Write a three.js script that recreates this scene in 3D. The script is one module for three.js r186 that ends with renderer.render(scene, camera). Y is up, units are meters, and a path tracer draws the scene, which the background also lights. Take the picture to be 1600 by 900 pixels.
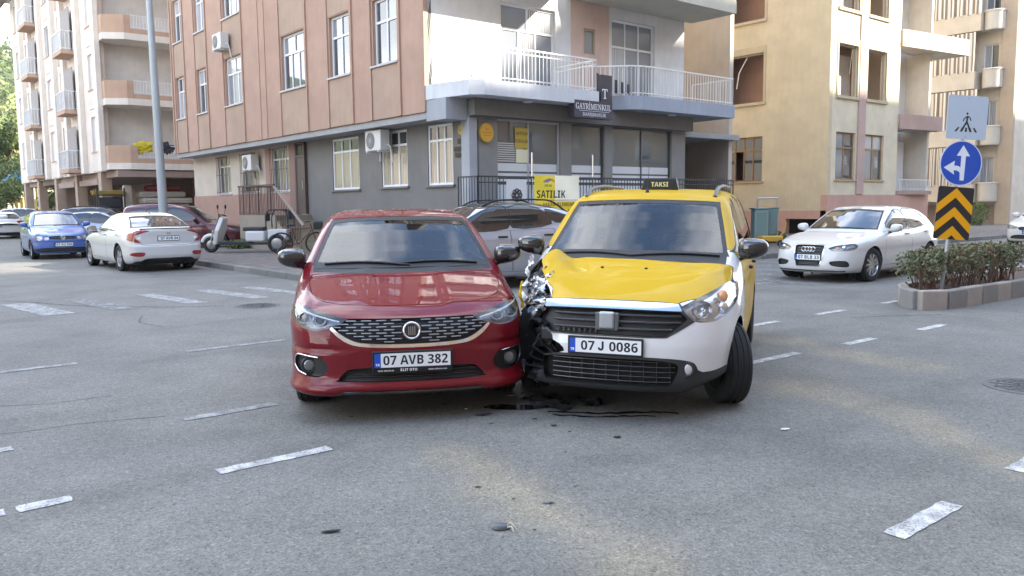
import * as THREE from 'three';
import { mergeGeometries, mergeVertices, toCreasedNormals } from 'three/addons/utils/BufferGeometryUtils.js';
import { RoundedBoxGeometry } from 'three/addons/geometries/RoundedBoxGeometry.js';

// ---------------------------------------------------------------- camera, sky, sun, exposure
// world axes: x runs along the main street, -z up the side street, the camera stands at the origin
const scene = new THREE.Scene();
const camera = new THREE.PerspectiveCamera(2 * Math.atan(450 / 1280) * 180 / Math.PI, 16 / 9, 0.05, 900);
camera.rotation.order = 'YXZ';
camera.position.set(0, 1.53, 0);
camera.rotation.set(-5.85 * Math.PI / 180, -39.1 * Math.PI / 180, -0.6 * Math.PI / 180);
scene.add(camera);

const renderer = new THREE.WebGLRenderer({ antialias: true });
renderer.toneMapping = THREE.LinearToneMapping;
renderer.toneMappingExposure = 8.3;
renderer.shadowMap.enabled = true;
renderer.setSize(1024, 576);

const SUN = new THREE.Vector3(0.58, 0.49, 0.82).normalize();
const sun = new THREE.DirectionalLight(new THREE.Color(1, 0.92, 0.79), 2.0);
sun.position.copy(SUN).multiplyScalar(120);
sun.castShadow = true; sun.shadow.mapSize.set(4096, 4096); sun.shadow.radius = 2;
Object.assign(sun.shadow.camera, { left: -80, right: 80, top: 80, bottom: -80, near: 1, far: 320 });
scene.add(sun, sun.target);

// ---------------------------------------------------------------- noise
function rng(seed) { let s = seed >>> 0; return () => { s = (s + 0x6d2b79f5) | 0; let t = Math.imul(s ^ (s >>> 15), 1 | s); t = (t + Math.imul(t ^ (t >>> 7), 61 | t)) ^ t; return ((t ^ (t >>> 14)) >>> 0) / 4294967296; }; }
function hash2(x, y, s) { let h = Math.imul(x, 374761393) ^ Math.imul(y, 668265263) ^ Math.imul(s, 2147483647 ^ 0x9e3779b9); h = Math.imul(h ^ (h >>> 13), 1274126177); return ((h ^ (h >>> 16)) >>> 0) / 4294967296; }
function vnoise(x, y, s = 0, per = 0) {
  const xi = Math.floor(x), yi = Math.floor(y), u = x - xi, v = y - yi, a = u * u * (3 - 2 * u), b = v * v * (3 - 2 * v);
  const w = (i) => per ? ((i % per) + per) % per : i;
  const n = (i, j) => hash2(w(xi + i), w(yi + j), s);
  return (n(0, 0) * (1 - a) + n(1, 0) * a) * (1 - b) + (n(0, 1) * (1 - a) + n(1, 1) * a) * b;
}
function fbm(x, y, s = 0, oct = 4, per = 0) { let r = 0, a = .5, f = 1; for (let i = 0; i < oct; i++) { r += a * vnoise(x * f, y * f, s + i * 7, per ? per * f : 0); a *= .5; f *= 2; } return r / (1 - a * 2 + 1e-9) ; }

// the sky: blue air with thin broken cloud all round
{
  const W = 1024, Hh = 512, d = new Float32Array(W * Hh * 4);
  for (let j = 0; j < Hh; j++) for (let i = 0; i < W; i++) {
    const el = ((j + .5) / Hh - .5) * Math.PI, az = (i + .5) / W * 2 * Math.PI, o = (j * W + i) * 4;
    const up = Math.max(0, Math.sin(el)), h = Math.pow(1 - up, 2.3);
    let r = .095 + .68 * h, g = .158 + .63 * h, b = .285 + .465 * h;
    if (el > 0) {                                              // clouds on a flat layer
      const k = 1.9 / (up + .22), cx = Math.cos(el) * Math.cos(az) * k, cz = Math.cos(el) * Math.sin(az) * k;
      let c = fbm(cx * 1.1 + 9, cz * 1.1 + 4, 3, 6) + .25 * (fbm(cx * .4, cz * .4, 40, 3) - .5);
      c = Math.min(1, Math.max(0, (c - .55) / .2)); c = c * c * (3 - 2 * c) * .7;
      const q = .80 + .25 * fbm(cx * 3, cz * 3, 77, 3);
      r += (q * .98 - r) * c; g += (q * 1.0 - g) * c; b += (q * 1.04 - b) * c;
    } else { r = .30; g = .30; b = .31; }
    d[o] = r; d[o + 1] = g; d[o + 2] = b; d[o + 3] = 1;
  }
  const t = new THREE.DataTexture(d, W, Hh, THREE.RGBAFormat, THREE.FloatType);
  t.mapping = THREE.EquirectangularReflectionMapping; t.magFilter = THREE.LinearFilter; t.minFilter = THREE.LinearFilter; t.needsUpdate = true;
  scene.background = t; scene.environment = t; scene.backgroundIntensity = 1; scene.environmentIntensity = 1;
}

// ---------------------------------------------------------------- helpers
const V = (x, y, z) => new THREE.Vector3(x, y, z), PI = Math.PI, rad = (a) => a * PI / 180;
const lin = (r, g, b) => new THREE.Color().setRGB(r, g, b);
const clamp = (x, a, b) => Math.min(b, Math.max(a, x)), mix = (a, b, t) => a + (b - a) * t;
const sstep = (a, b, x) => { const t = clamp((x - a) / (b - a), 0, 1); return t * t * (3 - 2 * t); };
const taken = {};
function numbered(n) { const k = taken[n] = (taken[n] ?? -1) + 1; return k ? n + '_' + String(k).padStart(3, '0') : n; }
function std(c, roughness = .8, extra = {}) { return new THREE.MeshStandardMaterial({ color: Array.isArray(c) ? lin(...c) : c, roughness, ...extra }); }
function phys(c, extra = {}) { return new THREE.MeshPhysicalMaterial({ color: Array.isArray(c) ? lin(...c) : c, ...extra }); }
function shade(m) { m.castShadow = true; m.receiveShadow = true; return m; }
// a named mesh below a parent (part) or in the scene
function mesh(name, geo, mat, parent) {
  if (Array.isArray(geo)) geo = geo.length > 1 ? joined(geo) : geo[0];
  const m = shade(new THREE.Mesh(geo, mat)); m.name = parent ? name : numbered(name); (parent || scene).add(m); return m;
}
function joined(list) {
  return mergeGeometries(list.map((g) => { const h = g.index ? g.toNonIndexed() : g; for (const k of Object.keys(h.attributes)) if (!['position', 'normal', 'uv'].includes(k)) h.deleteAttribute(k); if (!h.attributes.uv) h.setAttribute('uv', new THREE.BufferAttribute(new Float32Array(h.attributes.position.count * 2), 2)); return h; }));
}
function thing(name, label, category, [x, y, z] = [0, 0, 0], turn = 0, group) {
  const o = new THREE.Group(); o.name = numbered(name); o.position.set(x, y, z); o.rotation.y = turn; scene.add(o);
  return tag(o, label, category, group);
}
function tag(o, label, category, group) { o.userData = { label, category }; if (group) o.userData.group = group; return o; }
function struct(o) { o.userData.kind = 'structure'; return o; }
function part(name, parent) { const g = new THREE.Group(); g.name = name; parent.add(g); return g; }
// geometry makers
function bx(x0, x1, y0, y1, z0, z1) { const g = new THREE.BoxGeometry(x1 - x0, y1 - y0, z1 - z0).translate((x0 + x1) / 2, (y0 + y1) / 2, (z0 + z1) / 2); return boxUV(g); }
function boxUV(g) {                                            // uv in metres from the face's own plane
  const p = g.attributes.position, n = g.attributes.normal, uv = new Float32Array(p.count * 2);
  for (let i = 0; i < p.count; i++) {
    const ax = Math.abs(n.getX(i)), ay = Math.abs(n.getY(i)), az = Math.abs(n.getZ(i)), x = p.getX(i), y = p.getY(i), z = p.getZ(i);
    if (ax > ay && ax > az) { uv[2 * i] = z; uv[2 * i + 1] = y; } else if (ay > az) { uv[2 * i] = x; uv[2 * i + 1] = z; } else { uv[2 * i] = x; uv[2 * i + 1] = y; }
  }
  g.setAttribute('uv', new THREE.BufferAttribute(uv, 2)); return g;
}
function rbx(x0, x1, y0, y1, z0, z1, r = .02, seg = 2) { return new RoundedBoxGeometry(x1 - x0, y1 - y0, z1 - z0, seg, r).translate((x0 + x1) / 2, (y0 + y1) / 2, (z0 + z1) / 2); }
function rod(a, b, r, seg = 8, r2 = r) {
  const A = V(...a), B = V(...b), d = B.clone().sub(A), L = d.length();
  const g = new THREE.CylinderGeometry(r2, r, L, seg, 1); g.translate(0, L / 2, 0);
  g.applyQuaternion(new THREE.Quaternion().setFromUnitVectors(V(0, 1, 0), d.divideScalar(L))); return g.translate(A.x, A.y, A.z);
}
function pipe(pts, r, seg = 6, n = 0, closed = false) { return new THREE.TubeGeometry(new THREE.CatmullRomCurve3(pts.map((p) => V(...p)), closed, 'catmullrom', .3), n || pts.length * 6, r, seg, closed); }
function bar(a, b, w, h = w) {                                  // a square bar between two points
  const A = V(...a), B = V(...b), d = B.clone().sub(A), L = d.length();
  const m = new THREE.Matrix4().lookAt(A, B, Math.abs(d.y) > .95 * L ? V(1, 0, 0) : V(0, 1, 0));
  return new THREE.BoxGeometry(w, h, L).applyMatrix4(m).translate((A.x + B.x) / 2, (A.y + B.y) / 2, (A.z + B.z) / 2);
}
function disc(r, seg = 32) { return new THREE.CircleGeometry(r, seg); }
function ball(r, sx = 1, sy = 1, sz = 1, seg = 20) { return new THREE.SphereGeometry(r, seg, Math.round(seg * .7)).scale(sx, sy, sz); }
function lathe(pts, seg = 40) { return new THREE.LatheGeometry(pts.map((p) => new THREE.Vector2(...p)), seg); }
function poly(pts, holes = []) { const s = new THREE.Shape(pts.map((p) => new THREE.Vector2(...p))); for (const h of holes) s.holes.push(new THREE.Path(h.map((p) => new THREE.Vector2(...p)))); return s; }
function slab(pts, depth, holes = [], bevel = 0) { return new THREE.ExtrudeGeometry(poly(pts, holes), { depth, bevelEnabled: bevel > 0, bevelSize: bevel, bevelThickness: bevel, bevelSegments: 2, steps: 1, curveSegments: 12 }); }
const rect = (x0, x1, y0, y1) => [[x0, y0], [x1, y0], [x1, y1], [x0, y1]];

// textures computed here; all tile
function makeTex(n, fn, srgb = true, rep = 1) {
  const d = new Uint8Array(n * n * 4);
  for (let j = 0; j < n; j++) for (let i = 0; i < n; i++) { const c = fn(i / n, j / n), o = (j * n + i) * 4; for (let k = 0; k < 3; k++) d[o + k] = clamp(Math.round((Array.isArray(c) ? c[k] : c) * 255), 0, 255); d[o + 3] = 255; }
  const t = new THREE.DataTexture(d, n, n, THREE.RGBAFormat); t.wrapS = t.wrapT = THREE.RepeatWrapping; t.magFilter = THREE.LinearFilter; t.minFilter = THREE.LinearMipmapLinearFilter; t.generateMipmaps = true;
  if (srgb) t.colorSpace = THREE.SRGBColorSpace; t.repeat.set(rep, rep); t.needsUpdate = true; return t;
}
function canvasTex(w, h, draw) {
  const c = document.createElement('canvas'); c.width = w; c.height = h; draw(c.getContext('2d'), w, h);
  const t = new THREE.CanvasTexture(c); t.colorSpace = THREE.SRGBColorSpace; t.magFilter = THREE.LinearFilter; t.anisotropy = 4; return t;
}
// weathered plaster: blotches, faint streaks of dirt, fine grain; multiplies the paint's colour
const plasterTex = makeTex(512, (u, v) => { const b = fbm(u * 6, v * 6, 11, 5, 6), st = fbm(u * 40, v * 4, 21, 3, 4), g = hash2(Math.floor(u * 512), Math.floor(v * 512), 5); return clamp(.90 + .13 * (b - .5) + .035 * (st - .5) + .05 * (g - .5), 0, 1); }, true, 1 / 3.1);
const plasterBump = makeTex(256, (u, v) => .5 * fbm(u * 24, v * 24, 31, 4, 24) + .5 * hash2(Math.floor(u * 256), Math.floor(v * 256), 9), false, 1 / .9);
function plaster(r, g, b, extra = {}) { return std([r, g, b], .92, { map: plasterTex, bumpMap: plasterBump, bumpScale: .004, ...extra }); }
// ---------------------------------------------------------------- car bodies: three views define a solid, its skin is meshed and cut into panels
function curve(pts) {                                           // smooth 1-D curve through [x, y] points (monotone cubic)
  const n = pts.length, X = pts.map((p) => p[0]), Y = pts.map((p) => p[1]), m = [];
  const s = []; for (let i = 0; i < n - 1; i++) s.push((Y[i + 1] - Y[i]) / (X[i + 1] - X[i]));
  for (let i = 0; i < n; i++) m.push(i === 0 ? s[0] : i === n - 1 ? s[n - 2] : s[i - 1] * s[i] <= 0 ? 0 : 2 * s[i - 1] * s[i] / (s[i - 1] + s[i]));
  return (x) => {
    if (x <= X[0]) return Y[0]; if (x >= X[n - 1]) return Y[n - 1];
    let i = 0; while (x > X[i + 1]) i++;
    const h = X[i + 1] - X[i], t = (x - X[i]) / h, t2 = t * t, t3 = t2 * t;
    return (2 * t3 - 3 * t2 + 1) * Y[i] + (t3 - 2 * t2 + t) * h * m[i] + (-2 * t3 + 3 * t2) * Y[i + 1] + (t3 - t2) * h * m[i + 1];
  };
}
function smooth(pts, sub = 4, closed = true) {                  // Catmull-Rom through an outline; a point with a third entry 1 stays a corner
  const out = [], n = pts.length, at = (i) => pts[closed ? (i + n) % n : clamp(i, 0, n - 1)];
  for (let i = 0; i < (closed ? n : n - 1); i++) {
    let p0 = at(i - 1), p1 = at(i), p2 = at(i + 1), p3 = at(i + 2);
    if (p1[2]) p0 = [2 * p1[0] - p2[0], 2 * p1[1] - p2[1]]; if (p2[2]) p3 = [2 * p2[0] - p1[0], 2 * p2[1] - p1[1]];
    for (let k = 0; k < sub; k++) {
      const t = k / sub, f = (a, b, c, d) => .5 * (2 * b + (c - a) * t + (2 * a - 5 * b + 4 * c - d) * t * t + (3 * b - a - 3 * c + d) * t * t * t);
      out.push([f(p0[0], p1[0], p2[0], p3[0]), f(p0[1], p1[1], p2[1], p3[1])]);
    }
  }
  if (!closed) out.push(pts[n - 1]);
  return out;
}
function sdf(P) {                                               // signed distance to a closed outline, negative inside
  const n = P.length, F = new Float64Array(n * 5);
  for (let i = 0, j = n - 1; i < n; j = i++) { const ex = P[j][0] - P[i][0], ey = P[j][1] - P[i][1]; F.set([P[i][0], P[i][1], ex, ey, 1 / (ex * ex + ey * ey + 1e-18)], i * 5); }
  return (x, y) => {
    let d = 1e9, s = 1;
    for (let i = 0; i < n; i++) {
      const o = i * 5, wx = x - F[o], wy = y - F[o + 1], ex = F[o + 2], ey = F[o + 3];
      let t = (wx * ex + wy * ey) * F[o + 4]; t = t < 0 ? 0 : t > 1 ? 1 : t;
      const bx_ = wx - ex * t, by = wy - ey * t, q = bx_ * bx_ + by * by; if (q < d) d = q;
      const c1 = wy >= 0, c2 = y < F[o + 1] + ey, c3 = ex * wy > ey * wx;
      if ((c1 && c2 && c3) || (!c1 && !c2 && !c3)) s = -s;
    }
    return s * Math.sqrt(d);
  };
}
function gridded(f, x0, x1, y0, y1, h) {                        // a fast look-up of a 2-D field
  const nx = Math.ceil((x1 - x0) / h) + 2, ny = Math.ceil((y1 - y0) / h) + 2, d = new Float32Array(nx * ny);
  for (let j = 0; j < ny; j++) for (let i = 0; i < nx; i++) d[j * nx + i] = f(x0 + i * h, y0 + j * h);
  return (x, y) => { const u = clamp((x - x0) / h, 0, nx - 1.001), v = clamp((y - y0) / h, 0, ny - 1.001), i = u | 0, j = v | 0, a = u - i, b = v - j, o = j * nx + i; return (d[o] * (1 - a) + d[o + 1] * a) * (1 - b) + (d[o + nx] * (1 - a) + d[o + nx + 1] * a) * b; };
}
const smax = (a, b, k) => { const h = Math.max(k - Math.abs(a - b), 0) / k; return Math.max(a, b) + h * h * k * .25; };
const smin = (a, b, k) => -smax(-a, -b, k);

function carField(c) {
  const half = smooth(c.plan, 5, false), ring = [...half, ...half.slice(1, -1).reverse().map((p) => [-p[0], p[1]])];
  const planE = sdf(ring), ghE = sdf(smooth(c.house, 4));
  const planQ = gridded(planE, -.1, 1.4, c.zR - .6, c.zF + .6, .02), ghQ = gridded(ghE, c.zR - .8, c.zF + .8, .2, 2.4, .02);
  const sF = curve(c.sF), sR = curve(c.sR), tI = curve(c.tIn), top = curve(c.top), wb = curve(c.houseW);
  const make = (plan, gh) => (x, y, z) => {
    const ax = Math.abs(x);
    const zz = z > 0 ? z + sF(y) : z - sR(y);
    let a = plan(ax + tI(y), zz);
    const b = (y - (top(z) - c.crown * ax * ax - (c.crown4 || 0) * ax ** 4)) * .93;
    let low = smax(smax(a, b, c.edge || .07), c.yb - y, .06);
    const wz = z > c.houseMid ? z + c.wc * ax * ax : z - c.wcR * ax * ax;
    const g = smax(gh(wz, y + c.roofCrown * ax * ax), (ax - wb(y) + (c.houseTaper || 0) * Math.max(0, c.houseMid - z) ** 2) * .95, .09);
    let f = smin(low, g, .035);
    return c.mod ? c.mod(x, y, z, f) : f;
  };
  return [make(planE, ghE), make(planQ, ghQ)];
}
function axisSteps(a, b, fineFrom, fine, coarse) {              // grid lines from a to b, fine beyond fineFrom
  const r = []; let p = a; while (p < b) { r.push(p); p += p < fineFrom ? coarse : fine; } r.push(p, p + fine); return r;
}
function skin(c) {                                              // surface nets over the field, then each vertex moved onto the surface
  const [F, Q] = carField(c), f = c.fine, k = c.coarse, w = c.half + .08;
  const nx = Math.ceil(w / f), xs = []; for (let i = -nx; i <= nx; i++) xs.push(i * f + f / 2);
  const ys = axisSteps(c.yb - .06, c.H + .08, -9, f, f), zs = axisSteps(c.zR - .1, c.zF + .06, c.fineFrom, f, k);
  const X = xs.length, Y = ys.length, Z = zs.length, val = new Float32Array(X * Y * Z), id = (i, j, l) => (l * Y + j) * X + i;
  for (let l = 0; l < Z; l++) for (let j = 0; j < Y; j++) for (let i = 0; i <= X >> 1; i++) { const v = Q(xs[X - 1 - i], ys[j], zs[l]); val[id(X - 1 - i, j, l)] = v; val[id(i, j, l)] = Q(xs[i], ys[j], zs[l]); }
  const pos = [], vid = new Int32Array(X * Y * Z).fill(-1), tri = [];
  for (let l = 0; l < Z - 1; l++) for (let j = 0; j < Y - 1; j++) for (let i = 0; i < X - 1; i++) {
    let inn = 0; for (let q = 0; q < 8; q++) if (val[id(i + (q & 1), j + ((q >> 1) & 1), l + (q >> 2))] < 0) inn++;
    if (inn === 0 || inn === 8) continue;
    let sx = 0, sy = 0, sz = 0, n = 0;
    for (let q = 0; q < 8; q++) for (const b of [1, 2, 4]) if (!(q & b)) {
      const r = q | b, i0 = i + (q & 1), j0 = j + ((q >> 1) & 1), l0 = l + (q >> 2), i1 = i + (r & 1), j1 = j + ((r >> 1) & 1), l1 = l + (r >> 2);
      const v0 = val[id(i0, j0, l0)], v1 = val[id(i1, j1, l1)]; if ((v0 < 0) === (v1 < 0)) continue;
      const t = v0 / (v0 - v1); sx += mix(xs[i0], xs[i1], t); sy += mix(ys[j0], ys[j1], t); sz += mix(zs[l0], zs[l1], t); n++;
    }
    vid[id(i, j, l)] = pos.length / 3; pos.push(sx / n, sy / n, sz / n);
  }
  const quad = (a, b, c_, d, flip) => { if (a < 0 || b < 0 || c_ < 0 || d < 0) return; flip ? tri.push(a, c_, b, a, d, c_) : tri.push(a, b, c_, a, c_, d); };
  for (let l = 1; l < Z - 1; l++) for (let j = 1; j < Y - 1; j++) for (let i = 1; i < X - 1; i++) {
    const v = val[id(i, j, l)] < 0;
    if (v !== val[id(i + 1, j, l)] < 0) quad(vid[id(i, j - 1, l - 1)], vid[id(i, j, l - 1)], vid[id(i, j, l)], vid[id(i, j - 1, l)], !v);
    if (v !== val[id(i, j + 1, l)] < 0) quad(vid[id(i - 1, j, l - 1)], vid[id(i, j, l - 1)], vid[id(i, j, l)], vid[id(i - 1, j, l)], v);
    if (v !== val[id(i, j, l + 1)] < 0) quad(vid[id(i - 1, j - 1, l)], vid[id(i, j - 1, l)], vid[id(i, j, l)], vid[id(i - 1, j, l)], !v);
  }
  const N = pos.length / 3, nor = new Array(pos.length), e = .004;
  const grad = (x, y, z) => [F(x + e, y, z) - F(x - e, y, z), F(x, y + e, z) - F(x, y - e, z), F(x, y, z + e) - F(x, y, z - e)].map((q) => q / (2 * e));
  for (let v = 0; v < N; v++) {
    let x = pos[3 * v], y = pos[3 * v + 1], z = pos[3 * v + 2], g;
    for (let it = 0; it < 2; it++) { g = grad(x, y, z); const d = F(x, y, z), m = g[0] * g[0] + g[1] * g[1] + g[2] * g[2] + 1e-6, s = clamp(d / m, -.03, .03); x -= g[0] * s; y -= g[1] * s; z -= g[2] * s; }
    g = grad(x, y, z); const m = Math.hypot(...g) || 1;
    pos[3 * v] = x; pos[3 * v + 1] = y; pos[3 * v + 2] = z; nor[3 * v] = g[0] / m; nor[3 * v + 1] = g[1] / m; nor[3 * v + 2] = g[2] / m;
  }
  return { pos, nor, tri };
}
// cut a triangle list along the zero line of a field; vertices are added to the shared arrays
function cut(S, tri, field) {
  const n0 = S.pos.length / 3, val = new Map(), get = (v) => { let q = val.get(v); if (q === undefined) { q = field(S.pos[3 * v], S.pos[3 * v + 1], S.pos[3 * v + 2]); if (q === 0) q = 1e-9; val.set(v, q); } return q; };
  const edge = new Map(), inn = [], out = [];
  const split = (a, b) => {
    const key = a < b ? a * 4194304 + b : b * 4194304 + a; let v = edge.get(key); if (v !== undefined) return v;
    const va = get(a), vb = get(b), t = va / (va - vb); v = S.pos.length / 3; const q = [];
    for (let k = 0; k < 3; k++) { S.pos.push(mix(S.pos[3 * a + k], S.pos[3 * b + k], t)); q.push(mix(S.nor[3 * a + k], S.nor[3 * b + k], t)); }
    const m = Math.hypot(...q) || 1; S.nor.push(q[0] / m, q[1] / m, q[2] / m); edge.set(key, v); return v;
  };
  for (let i = 0; i < tri.length; i += 3) {
    const t = [tri[i], tri[i + 1], tri[i + 2]], s = t.map((v) => get(v) < 0), c = s[0] + s[1] + s[2];
    if (c === 3) inn.push(...t); else if (c === 0) out.push(...t);
    else {
      const k = s.indexOf(c === 1), a = t[k], b = t[(k + 1) % 3], d = t[(k + 2) % 3], ab = split(a, b), ad = split(a, d);
      const [one, two] = c === 1 ? [inn, out] : [out, inn]; one.push(a, ab, ad); two.push(ab, b, d, ab, d, ad);
    }
  }
  return [inn, out];
}
function geoOf(S, tri, shift) {
  const map = new Map(), p = [], n = [], ix = [];
  for (const v of tri) { let q = map.get(v); if (q === undefined) { q = p.length / 3; map.set(v, q); const nn = [S.nor[3 * v], S.nor[3 * v + 1], S.nor[3 * v + 2]]; let pp = [S.pos[3 * v], S.pos[3 * v + 1], S.pos[3 * v + 2]]; if (shift) pp = shift(pp, nn); p.push(...pp); n.push(...nn); } ix.push(q); }
  const g = new THREE.BufferGeometry(); g.setAttribute('position', new THREE.Float32BufferAttribute(p, 3)); g.setAttribute('normal', new THREE.Float32BufferAttribute(n, 3)); g.setIndex(ix); return g;
}
function cupOf(S, tri, shift) {                                 // the piece moved inwards plus the walls round it
  const back = geoOf(S, tri, shift).toNonIndexed(), cnt = new Map();
  for (let i = 0; i < tri.length; i += 3) for (let k = 0; k < 3; k++) { const a = tri[i + k], b = tri[i + (k + 1) % 3], key = a < b ? a + '_' + b : b + '_' + a; cnt.has(key) ? cnt.set(key, null) : cnt.set(key, [a, b]); }
  const p = []; const P = (v) => [S.pos[3 * v], S.pos[3 * v + 1], S.pos[3 * v + 2]], N = (v) => [S.nor[3 * v], S.nor[3 * v + 1], S.nor[3 * v + 2]];
  for (const e of cnt.values()) if (e) { const a = P(e[0]), b = P(e[1]), c = shift(P(e[0]), N(e[0])), d = shift(P(e[1]), N(e[1])); p.push(...a, ...c, ...b, ...b, ...c, ...d); }
  const w = new THREE.BufferGeometry(); w.setAttribute('position', new THREE.Float32BufferAttribute(p, 3)); w.computeVertexNormals();
  return joined([back, w]);
}
function sides(S, tri) { const l = [], r = []; for (let i = 0; i < tri.length; i += 3) ((S.pos[3 * tri[i]] + S.pos[3 * tri[i + 1]] + S.pos[3 * tri[i + 2]]) > 0 ? l : r).push(tri[i], tri[i + 1], tri[i + 2]); return [l, r].filter((q) => q.length); }
// fields on the skin: front (x, y), side (z, y), top (x, z)
const onFront = (d, z0, y0 = -9, y1 = 9) => (x, y, z) => z > z0 && y > y0 && y < y1 ? d(x, y) : 1;
const onRear = (d, z0, y0 = -9) => (x, y, z) => z < z0 && y > y0 ? d(x, y) : 1;
const onSide = (d, x0 = .45) => (x, y, z) => Math.abs(x) > x0 ? d(z, y) : 1;
const onTop = (d, y0) => (x, y, z) => y > y0 ? d(x, z) : 1;
const even = (d) => (x, y) => d(Math.abs(x), y);
const grow = (f, g) => (x, y, z) => f(x, y, z) - g;

// ---------------------------------------------------------------- car materials
const M = {
  rubber: std([.018, .018, .019], .85), trim: std([.016, .016, .017], .55), gap: std([.006, .006, .006], .9), inner: std([.03, .03, .032], .9), seat: std([.035, .036, .04], .95),
  chrome: std([.75, .76, .78], .14, { metalness: 1 }), satin: std([.45, .46, .47], .35, { metalness: 1 }), alloy: std([.48, .49, .50], .3, { metalness: .9 }), darkAlloy: std([.05, .05, .055], .35, { metalness: .6 }),
  glass: phys([.34, .38, .39], { transmission: 1, roughness: .01, ior: 1.52, thickness: 0 }), tint: phys([.012, .014, .016], { roughness: .03, ior: 1.55, clearcoat: 1, clearcoatRoughness: .02 }),
  frit: std([.010, .010, .011], .55), lens: phys([.93, .94, .95], { transmission: 1, roughness: .02, ior: 1.49, thickness: 0 }), lampBase: std([.25, .25, .26], .3, { metalness: .5 }),
  red: phys([.26, .006, .009], { roughness: .15, clearcoat: 1 }), amber: phys([.75, .24, .03], { roughness: .2, clearcoat: 1 }), white: std([.8, .8, .8], .4), black: phys([.012, .012, .013], { roughness: .12, clearcoat: 1, clearcoatRoughness: .03 }),
};
const paint = (r, g, b, metal = 0) => phys([r, g, b], { roughness: metal ? .38 : .5, metalness: metal, clearcoat: 1, clearcoatRoughness: .02, ior: 1.5 });

// wheel: axis along x, outer face towards +x
const tyreGeos = {};
function makeWheel(parent, x, y, z, r, w, style, turn = 0) {
  const side = Math.sign(x), g = part('wheel', parent); g.position.set(x, y, z); g.rotation.y = turn + (side < 0 ? PI : 0);
  const key = [r, w, style].join();
  if (!tyreGeos[key]) {
    const rr = r * (style === 'steel' ? .6 : .66), h = w / 2, prof = [[rr, -h * .8], [rr + .01, -h * .98], [r * .85, -h * 1.06], [r * .955, -h * .98], [r * .985, -h * .86]];
    for (const k of [-.62, -.22, .22, .62]) prof.push([r, h * (k - .1)], [r - .008, h * (k - .06)], [r - .008, h * (k + .06)], [r, h * (k + .1)]);
    prof.push([r * .985, h * .86], [r * .955, h * .98], [r * .85, h * 1.06], [rr + .01, h * .98], [rr, h * .8]);
    const tyre = toCreasedNormals(lathe(prof, 56).rotateZ(-PI / 2), .7);
    const rim = [], hub = [];
    rim.push(lathe([[rr * .99, -h * .8], [rr * .93, -h * .2], [rr * .92, h * .5], [rr * 1.0, h * .86], [rr * 1.02, h * .8]], 48).rotateZ(-PI / 2));
    const n = style === 'steel' ? 9 : style === 'five' ? 10 : style === 'ten' ? 10 : 7;
    for (let i = 0; i < n; i++) {
      const a = i / n * 2 * PI + (style === 'five' ? (i % 2 ? .16 : -.16) : 0), ri = rr * .16, ro = rr * .97, wi = rr * (style === 'ten' ? .075 : .1), wo = rr * (style === 'steel' ? .17 : .085);
      const s = slab([[ri, -wi], [ro, -wo], [ro, wo], [ri, wi]], .02, [], .006).rotateY(PI / 2);   // in the y-z plane, thick along x
      s.rotateX(a); s.translate(h * .55, 0, 0); rim.push(s);
    }
    hub.push(lathe([[0, h * .78], [rr * .15, h * .78], [rr * .2, h * .7], [rr * .21, h * .45], [0, h * .45]], 24).rotateZ(-PI / 2));
    const brake = lathe([[0, 0], [rr * .72, 0], [rr * .72, .02], [0, .02]], 32).rotateZ(-PI / 2);
    tyreGeos[key] = [tyre, toCreasedNormals(joined(rim), .6), joined(hub), brake];
  }
  const [t, rm, hb, bk] = tyreGeos[key];
  mesh('tyre', t, M.rubber, g); mesh('rim', rm, style === 'dark' || style === 'steelblack' ? M.darkAlloy : M.alloy, g); mesh('hub_cap', hb, M.satin, g); mesh('brake_disc', bk, M.inner, g);
  return g;
}
function plateTex(text, blue = true, frame) {
  return canvasTex(512, frame ? 144 : 112, (c, w, h) => {
    c.fillStyle = '#0c0d10'; c.fillRect(0, 0, w, h); const H2 = 112; c.fillStyle = '#e6e8ea'; c.fillRect(6, 6, w - 12, H2 - 12);
    if (blue) { c.fillStyle = '#1f4fb8'; c.fillRect(6, 6, 42, H2 - 12); c.fillStyle = '#fff'; c.font = 'bold 24px sans-serif'; c.textAlign = 'center'; c.fillText('TR', 27, 94); }
    c.fillStyle = '#0b0c10'; c.textAlign = 'center'; c.textBaseline = 'alphabetic'; c.font = 'bold 92px sans-serif'; const mw = c.measureText(text).width;
    c.save(); c.translate(276, 88); c.scale(Math.min(1, 428 / mw), 1); c.textAlign = 'left'; let px = -mw / 2; for (const ch of text) { const cw = c.measureText(ch === 'J' ? 'L' : ch).width; if (ch === 'J') { c.lineWidth = 14; c.strokeStyle = '#0b0c10'; c.beginPath(); c.moveTo(px + cw * .62, -66); c.lineTo(px + cw * .62, -22); c.quadraticCurveTo(px + cw * .6, -7, px + cw * .34, -7); c.quadraticCurveTo(px + cw * .1, -7, px + cw * .06, -22); c.stroke(); } else c.fillText(ch, px, 0); px += cw; } c.restore(); c.textAlign = 'center';
    if (frame) { c.fillStyle = '#f2f2f2'; c.font = 'bold 26px sans-serif'; c.fillText(frame, 230, 136); c.font = 'bold 15px sans-serif'; c.fillText('0242 346 20 20', 80, 134); c.fillText('www.elitoto.com', 420, 134); }
  });
}
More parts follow.
